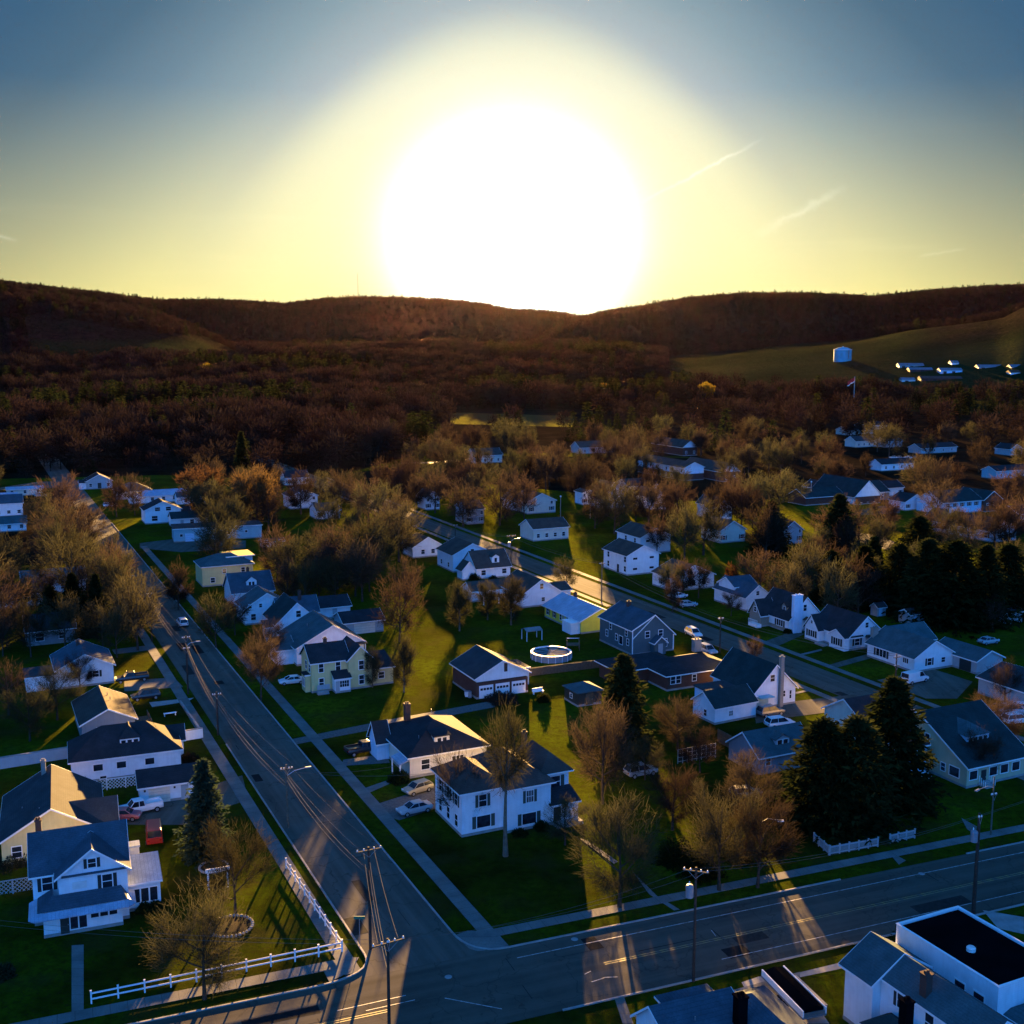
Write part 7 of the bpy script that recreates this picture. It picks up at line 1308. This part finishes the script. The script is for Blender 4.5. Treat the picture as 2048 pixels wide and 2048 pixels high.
# ---- town trees scattered between the houses
def inside(p, pad):
    for c, hz in HB:
        o = c[0]; e1 = c[1]-c[0]; e2 = c[3]-c[0]; d = Vector((p[0]-o.x, p[1]-o.y, 0)); a = d.dot(e1)/e1.length; b = d.dot(e2)/e2.length
        if -pad < a < e1.length+pad and -pad < b < e2.length+pad: return True
    for q, d, w in ((A0, uA, AH+2.2), (B0, uA, BH+2.0)):
        dd = Vector((p[0]-q.x, p[1]-q.y, 0)); 
        if abs(dd.dot(vvec(AX['A']))) < w: return True
    return False
BOX = []
for c, hz in HB:
    pr = [proj((q.x, q.y, z)) for q in c for z in (0.8, hz)]; BOX.append((min(a[0] for a in pr), max(a[0] for a in pr), min(a[1] for a in pr), max(a[1] for a in pr), c[0].length))
placed = [(o.location.x, o.location.y) for o in bpy.data.objects if o.get('category') == 'tree']
def scatter(n, x0, x1, y0, y1, hs, label, grp, kinds, keep=0.1, sp=6.0):
    k = tries = 0
    while k < n and tries < n*60:
        tries += 1; px = (rnd.uniform(x0, x1), y0+(y1-y0)*rnd.random()**0.8); p = G(px); h = rnd.uniform(*hs)
        if inside(p, 2.2) or any((p.x-a)**2+(p.y-b)**2 < sp*sp for a, b in placed): continue
        tp = proj((p.x, p.y, h)); r = h*0.36*2300/p.length; hide = any(bx[0] < tp[0]+r and bx[1] > tp[0]-r and bx[2] < px[1]-4 and bx[3] > tp[1]+h*.1 and bx[4] > p.length+2 for bx in BOX)
        if hide and rnd.random() > keep: continue
        tree(rnd.choice(kinds), p, h, label, group=grp, wide=rnd.uniform(.8, 1.25)); placed.append((p.x, p.y)); k += 1
MID = ['mid%d' % k for k in range(8)]
scatter(38, -40, 300, 985, 1330, (10, 17), 'bare brown tree crowded among the houses left of the side street', 'bare trees left of the side street', MID, .3, 5.0)
scatter(54, 400, 830, 970, 1215, (10, 17), 'bare brown tree in the gardens between the two streets', 'bare trees between the two streets', MID, .3, 5.0)
scatter(56, 800, 1360, 895, 1060, (11, 18), 'bare reddish-brown tree among the houses at the centre', 'bare trees among the central houses', MID, .4, 5.5)
scatter(84, 1180, 2060, 870, 1130, (11, 18), 'bare brown tree among the houses right of the back street', 'bare trees right of the back street', MID, .35, 5.5)
scatter(14, 1500, 2050, 1100, 1260, (10, 15), 'dim bare tree in the shady yards at right', 'bare trees in the shady yards', MID, .05)
# ---- the woods beyond the town: nobody could count them
def wood_source(name, meshes):
    o = bpy.data.objects.new(name, meshes); return o
def lowpoly(seed, H, Rc, n, mat, cone=False):
    g = np.random.default_rng(seed); d = unit(g.normal(0, 1, (n, 3))); u = g.uniform(0, 1, (n, 1))
    if cone:
        z = g.uniform(0, 1, (n, 1))**1.3; a = g.uniform(0, 6.28, (n, 1)); rr = Rc*(1-z)*np.sqrt(g.uniform(.3, 1, (n, 1))); P = np.concatenate([rr*np.cos(a), rr*np.sin(a), z*H], 1); D = unit(np.concatenate([np.cos(a), np.sin(a), -.2+0*a], 1)+g.normal(0, .4, (n, 3)))
    else:
        P = d*(u**.4)*np.array([Rc, Rc, H*.42])*(.85+.2*np.sin(4*np.arctan2(d[:, 1:2], d[:, :1])+seed))+np.array([0, 0, H*.58]); D = unit(d+g.normal(0, .4, (n, 3))+np.array([0, 0, .4]))
    w = g.uniform(.06, .16, (n, 1))*H*.1; A = D*H*.11*g.uniform(.5, 1.3, (n, 1)); B = unit(np.cross(D, g.normal(0, 1, (n, 3))))*w
    P = np.concatenate([P, np.array([[0, 0, 0.], [0, 0, 0]])]); A = np.concatenate([A, np.array([[0, 0, H*.6], [0, 0, H*.6]])]); B = np.concatenate([B, np.array([[H*.014, 0, 0], [0, H*.014, 0]])])
    return quads('wood_tree', P.astype(np.float32), A.astype(np.float32), B.astype(np.float32), mat, .5)
M['wtwig'] = leafmat('far_wood_twigs', (0.017, 0.0115, 0.009), (0.034, 0.022, 0.0145), 0.12, .2)
M['wneedle'] = leafmat('far_wood_needles', (0.006, 0.009, 0.004), (0.016, 0.020, 0.007), 0.3, .3)
SRC = [wood_source('wood_source', lowpoly(k, 10, (3.8, 4.4, 3.3)[k % 3], 420, M['wtwig'])) for k in range(3)]+[wood_source('wood_source', lowpoly(9, 10, 2.6, 360, M['wneedle'], True))]
def woods(name, label, pts, hts, seed, pick):
    n = len(pts); me = bpy.data.meshes.new(name); me.vertices.add(n); me.vertices.foreach_set('co', np.asarray(pts, np.float32).reshape(-1))
    for an_, arr, tp in (('scl', np.asarray(hts, np.float32)/10, 'FLOAT'), ('pick', np.asarray(pick, np.int32), 'INT'), ('spin', np.random.default_rng(seed).uniform(0, 6.28, n).astype(np.float32), 'FLOAT')):
        me.attributes.new(an_, tp, 'POINT').data.foreach_set('value', arr)
    me.update(); o = link(name, me); tag(o, label, 'wood', None, 'stuff')
    ng = bpy.data.node_groups.new(name, 'GeometryNodeTree'); ng.interface.new_socket('Geometry', in_out='INPUT', socket_type='NodeSocketGeometry'); ng.interface.new_socket('Geometry', in_out='OUTPUT', socket_type='NodeSocketGeometry')
    N = ng.nodes; gi = N.new('NodeGroupInput'); go = N.new('NodeGroupOutput'); ip = N.new('GeometryNodeInstanceOnPoints'); gg = N.new('GeometryNodeGeometryToInstance')
    for s in SRC[::-1]:
        oi = N.new('GeometryNodeObjectInfo'); oi.inputs['Object'].default_value = s; ng.links.new(oi.outputs['Geometry'], gg.inputs[0])
    def attr(nm, tp):
        a = N.new('GeometryNodeInputNamedAttribute'); a.data_type = tp; a.inputs[0].default_value = nm; return a.outputs[0]
    ng.links.new(gi.outputs[0], ip.inputs['Points']); ng.links.new(gg.outputs[0], ip.inputs['Instance']); ip.inputs['Pick Instance'].default_value = True
    ng.links.new(attr('pick', 'INT'), ip.inputs['Instance Index']); cb = N.new('ShaderNodeCombineXYZ'); ng.links.new(attr('spin', 'FLOAT'), cb.inputs[2]); ng.links.new(cb.outputs[0], ip.inputs['Rotation'])
    ng.links.new(attr('scl', 'FLOAT'), ip.inputs['Scale']); ng.links.new(ip.outputs[0], go.inputs[0])
    md = o.modifiers.new('woods', 'NODES'); md.node_group = ng; return o
g = np.random.default_rng(5)
def field(n, r0, r1, a0=-29, a1=29):
    r = np.sqrt(g.uniform(r0*r0, r1*r1, n)); a = np.radians(g.uniform(a0, a1, n)); return np.sin(a)*r, np.cos(a)*r
def pxy(x, y, z=0):
    zz = z-CAM_H; d = y*math.cos(PITCH)-zz*math.sin(PITCH); u = y*math.sin(PITCH)+zz*math.cos(PITCH); return 1024+F*x/d, 1024-F*u/d
x, y = field(30000, 380, 2300); z = hill_h(x, y); X_, Y_ = pxy(x, y, 0*z); r = np.hypot(x, y)
low_edge = np.interp(X_, [-300, 0, 330, 600, 760, 860, 905, 1150, 1200, 1500, 2048, 2400], [965, 960, 950, 962, 930, 905, 880, 885, 900, 905, 900, 900])
open_ = ((X_ > 895) & (X_ < 1160) & (Y_ > 822) & (Y_ < 862)) | ((X_ > 60) & (X_ < 480) & (z > 8) & (680-(z-CAM_H)/r*2325 < 722)) | ((X_ > 1330) & (z > 6)) | ((X_ > 1700) & (Y_ > 740) & (Y_ < 775)) | ((X_ > 830) & (X_ < 980) & (Y_ > 925))
clump = np.sin(x*.021+2*np.sin(y*.008))*np.sin(y*.013+1.7*np.sin(x*.011))
dens = np.where(X_ < 900, 1.0, np.where(Y_ > 820, .22, .7)); hb = np.array([[c[0].x, c[0].y] for c, _ in HB]); nearh = np.min(np.hypot(x[:, None]-hb[None, :, 0], y[:, None]-hb[None, :, 1]), 1) < 17
keep = (Y_ < low_edge) & ~open_ & (g.uniform(0, 1, len(x)) < dens*(.75+.35*clump)) & ~nearh & (r < 2250)
x, y, z, r, cl = x[keep], y[keep], z[keep], r[keep], clump[keep]; con = (np.sin(x*.009+1)*np.sin(y*.012) > .42) & (g.uniform(0, 1, len(x)) < .8) | (g.uniform(0, 1, len(x)) < .05)
woods('wood', 'brown leafless wood filling the valley beyond the town', np.stack([x, y, z-.3], 1), g.uniform(9, 22, len(x))*(1+.22*cl)*np.where(con, 1.12, 1), 1, np.where(con, 3, g.integers(0, 3, len(x))))
x, y = field(26000, 1900, 4450); z = hill_h(x, y); r = np.hypot(x, y); px_ = 1024+2325*x/y; py_ = 680-(z-CAM_H)/r*2325
keep = (z > 12) & ~((px_ > 60) & (px_ < 470) & (py_ > 674) & (r < 2150)) & ~((px_ > 1330) & (r < 1960)) & (g.uniform(0, 1, len(x)) < .9)
x, y, z = x[keep], y[keep], z[keep]; con = g.uniform(0, 1, len(x)) < .12
woods('hill_wood', 'leafless wood covering the dark hills and their skyline', np.stack([x, y, z-1.5], 1), g.uniform(12, 19, len(x))*np.where(con, 1.25, 1), 2, np.where(con, 3, g.integers(0, 3, len(x))))
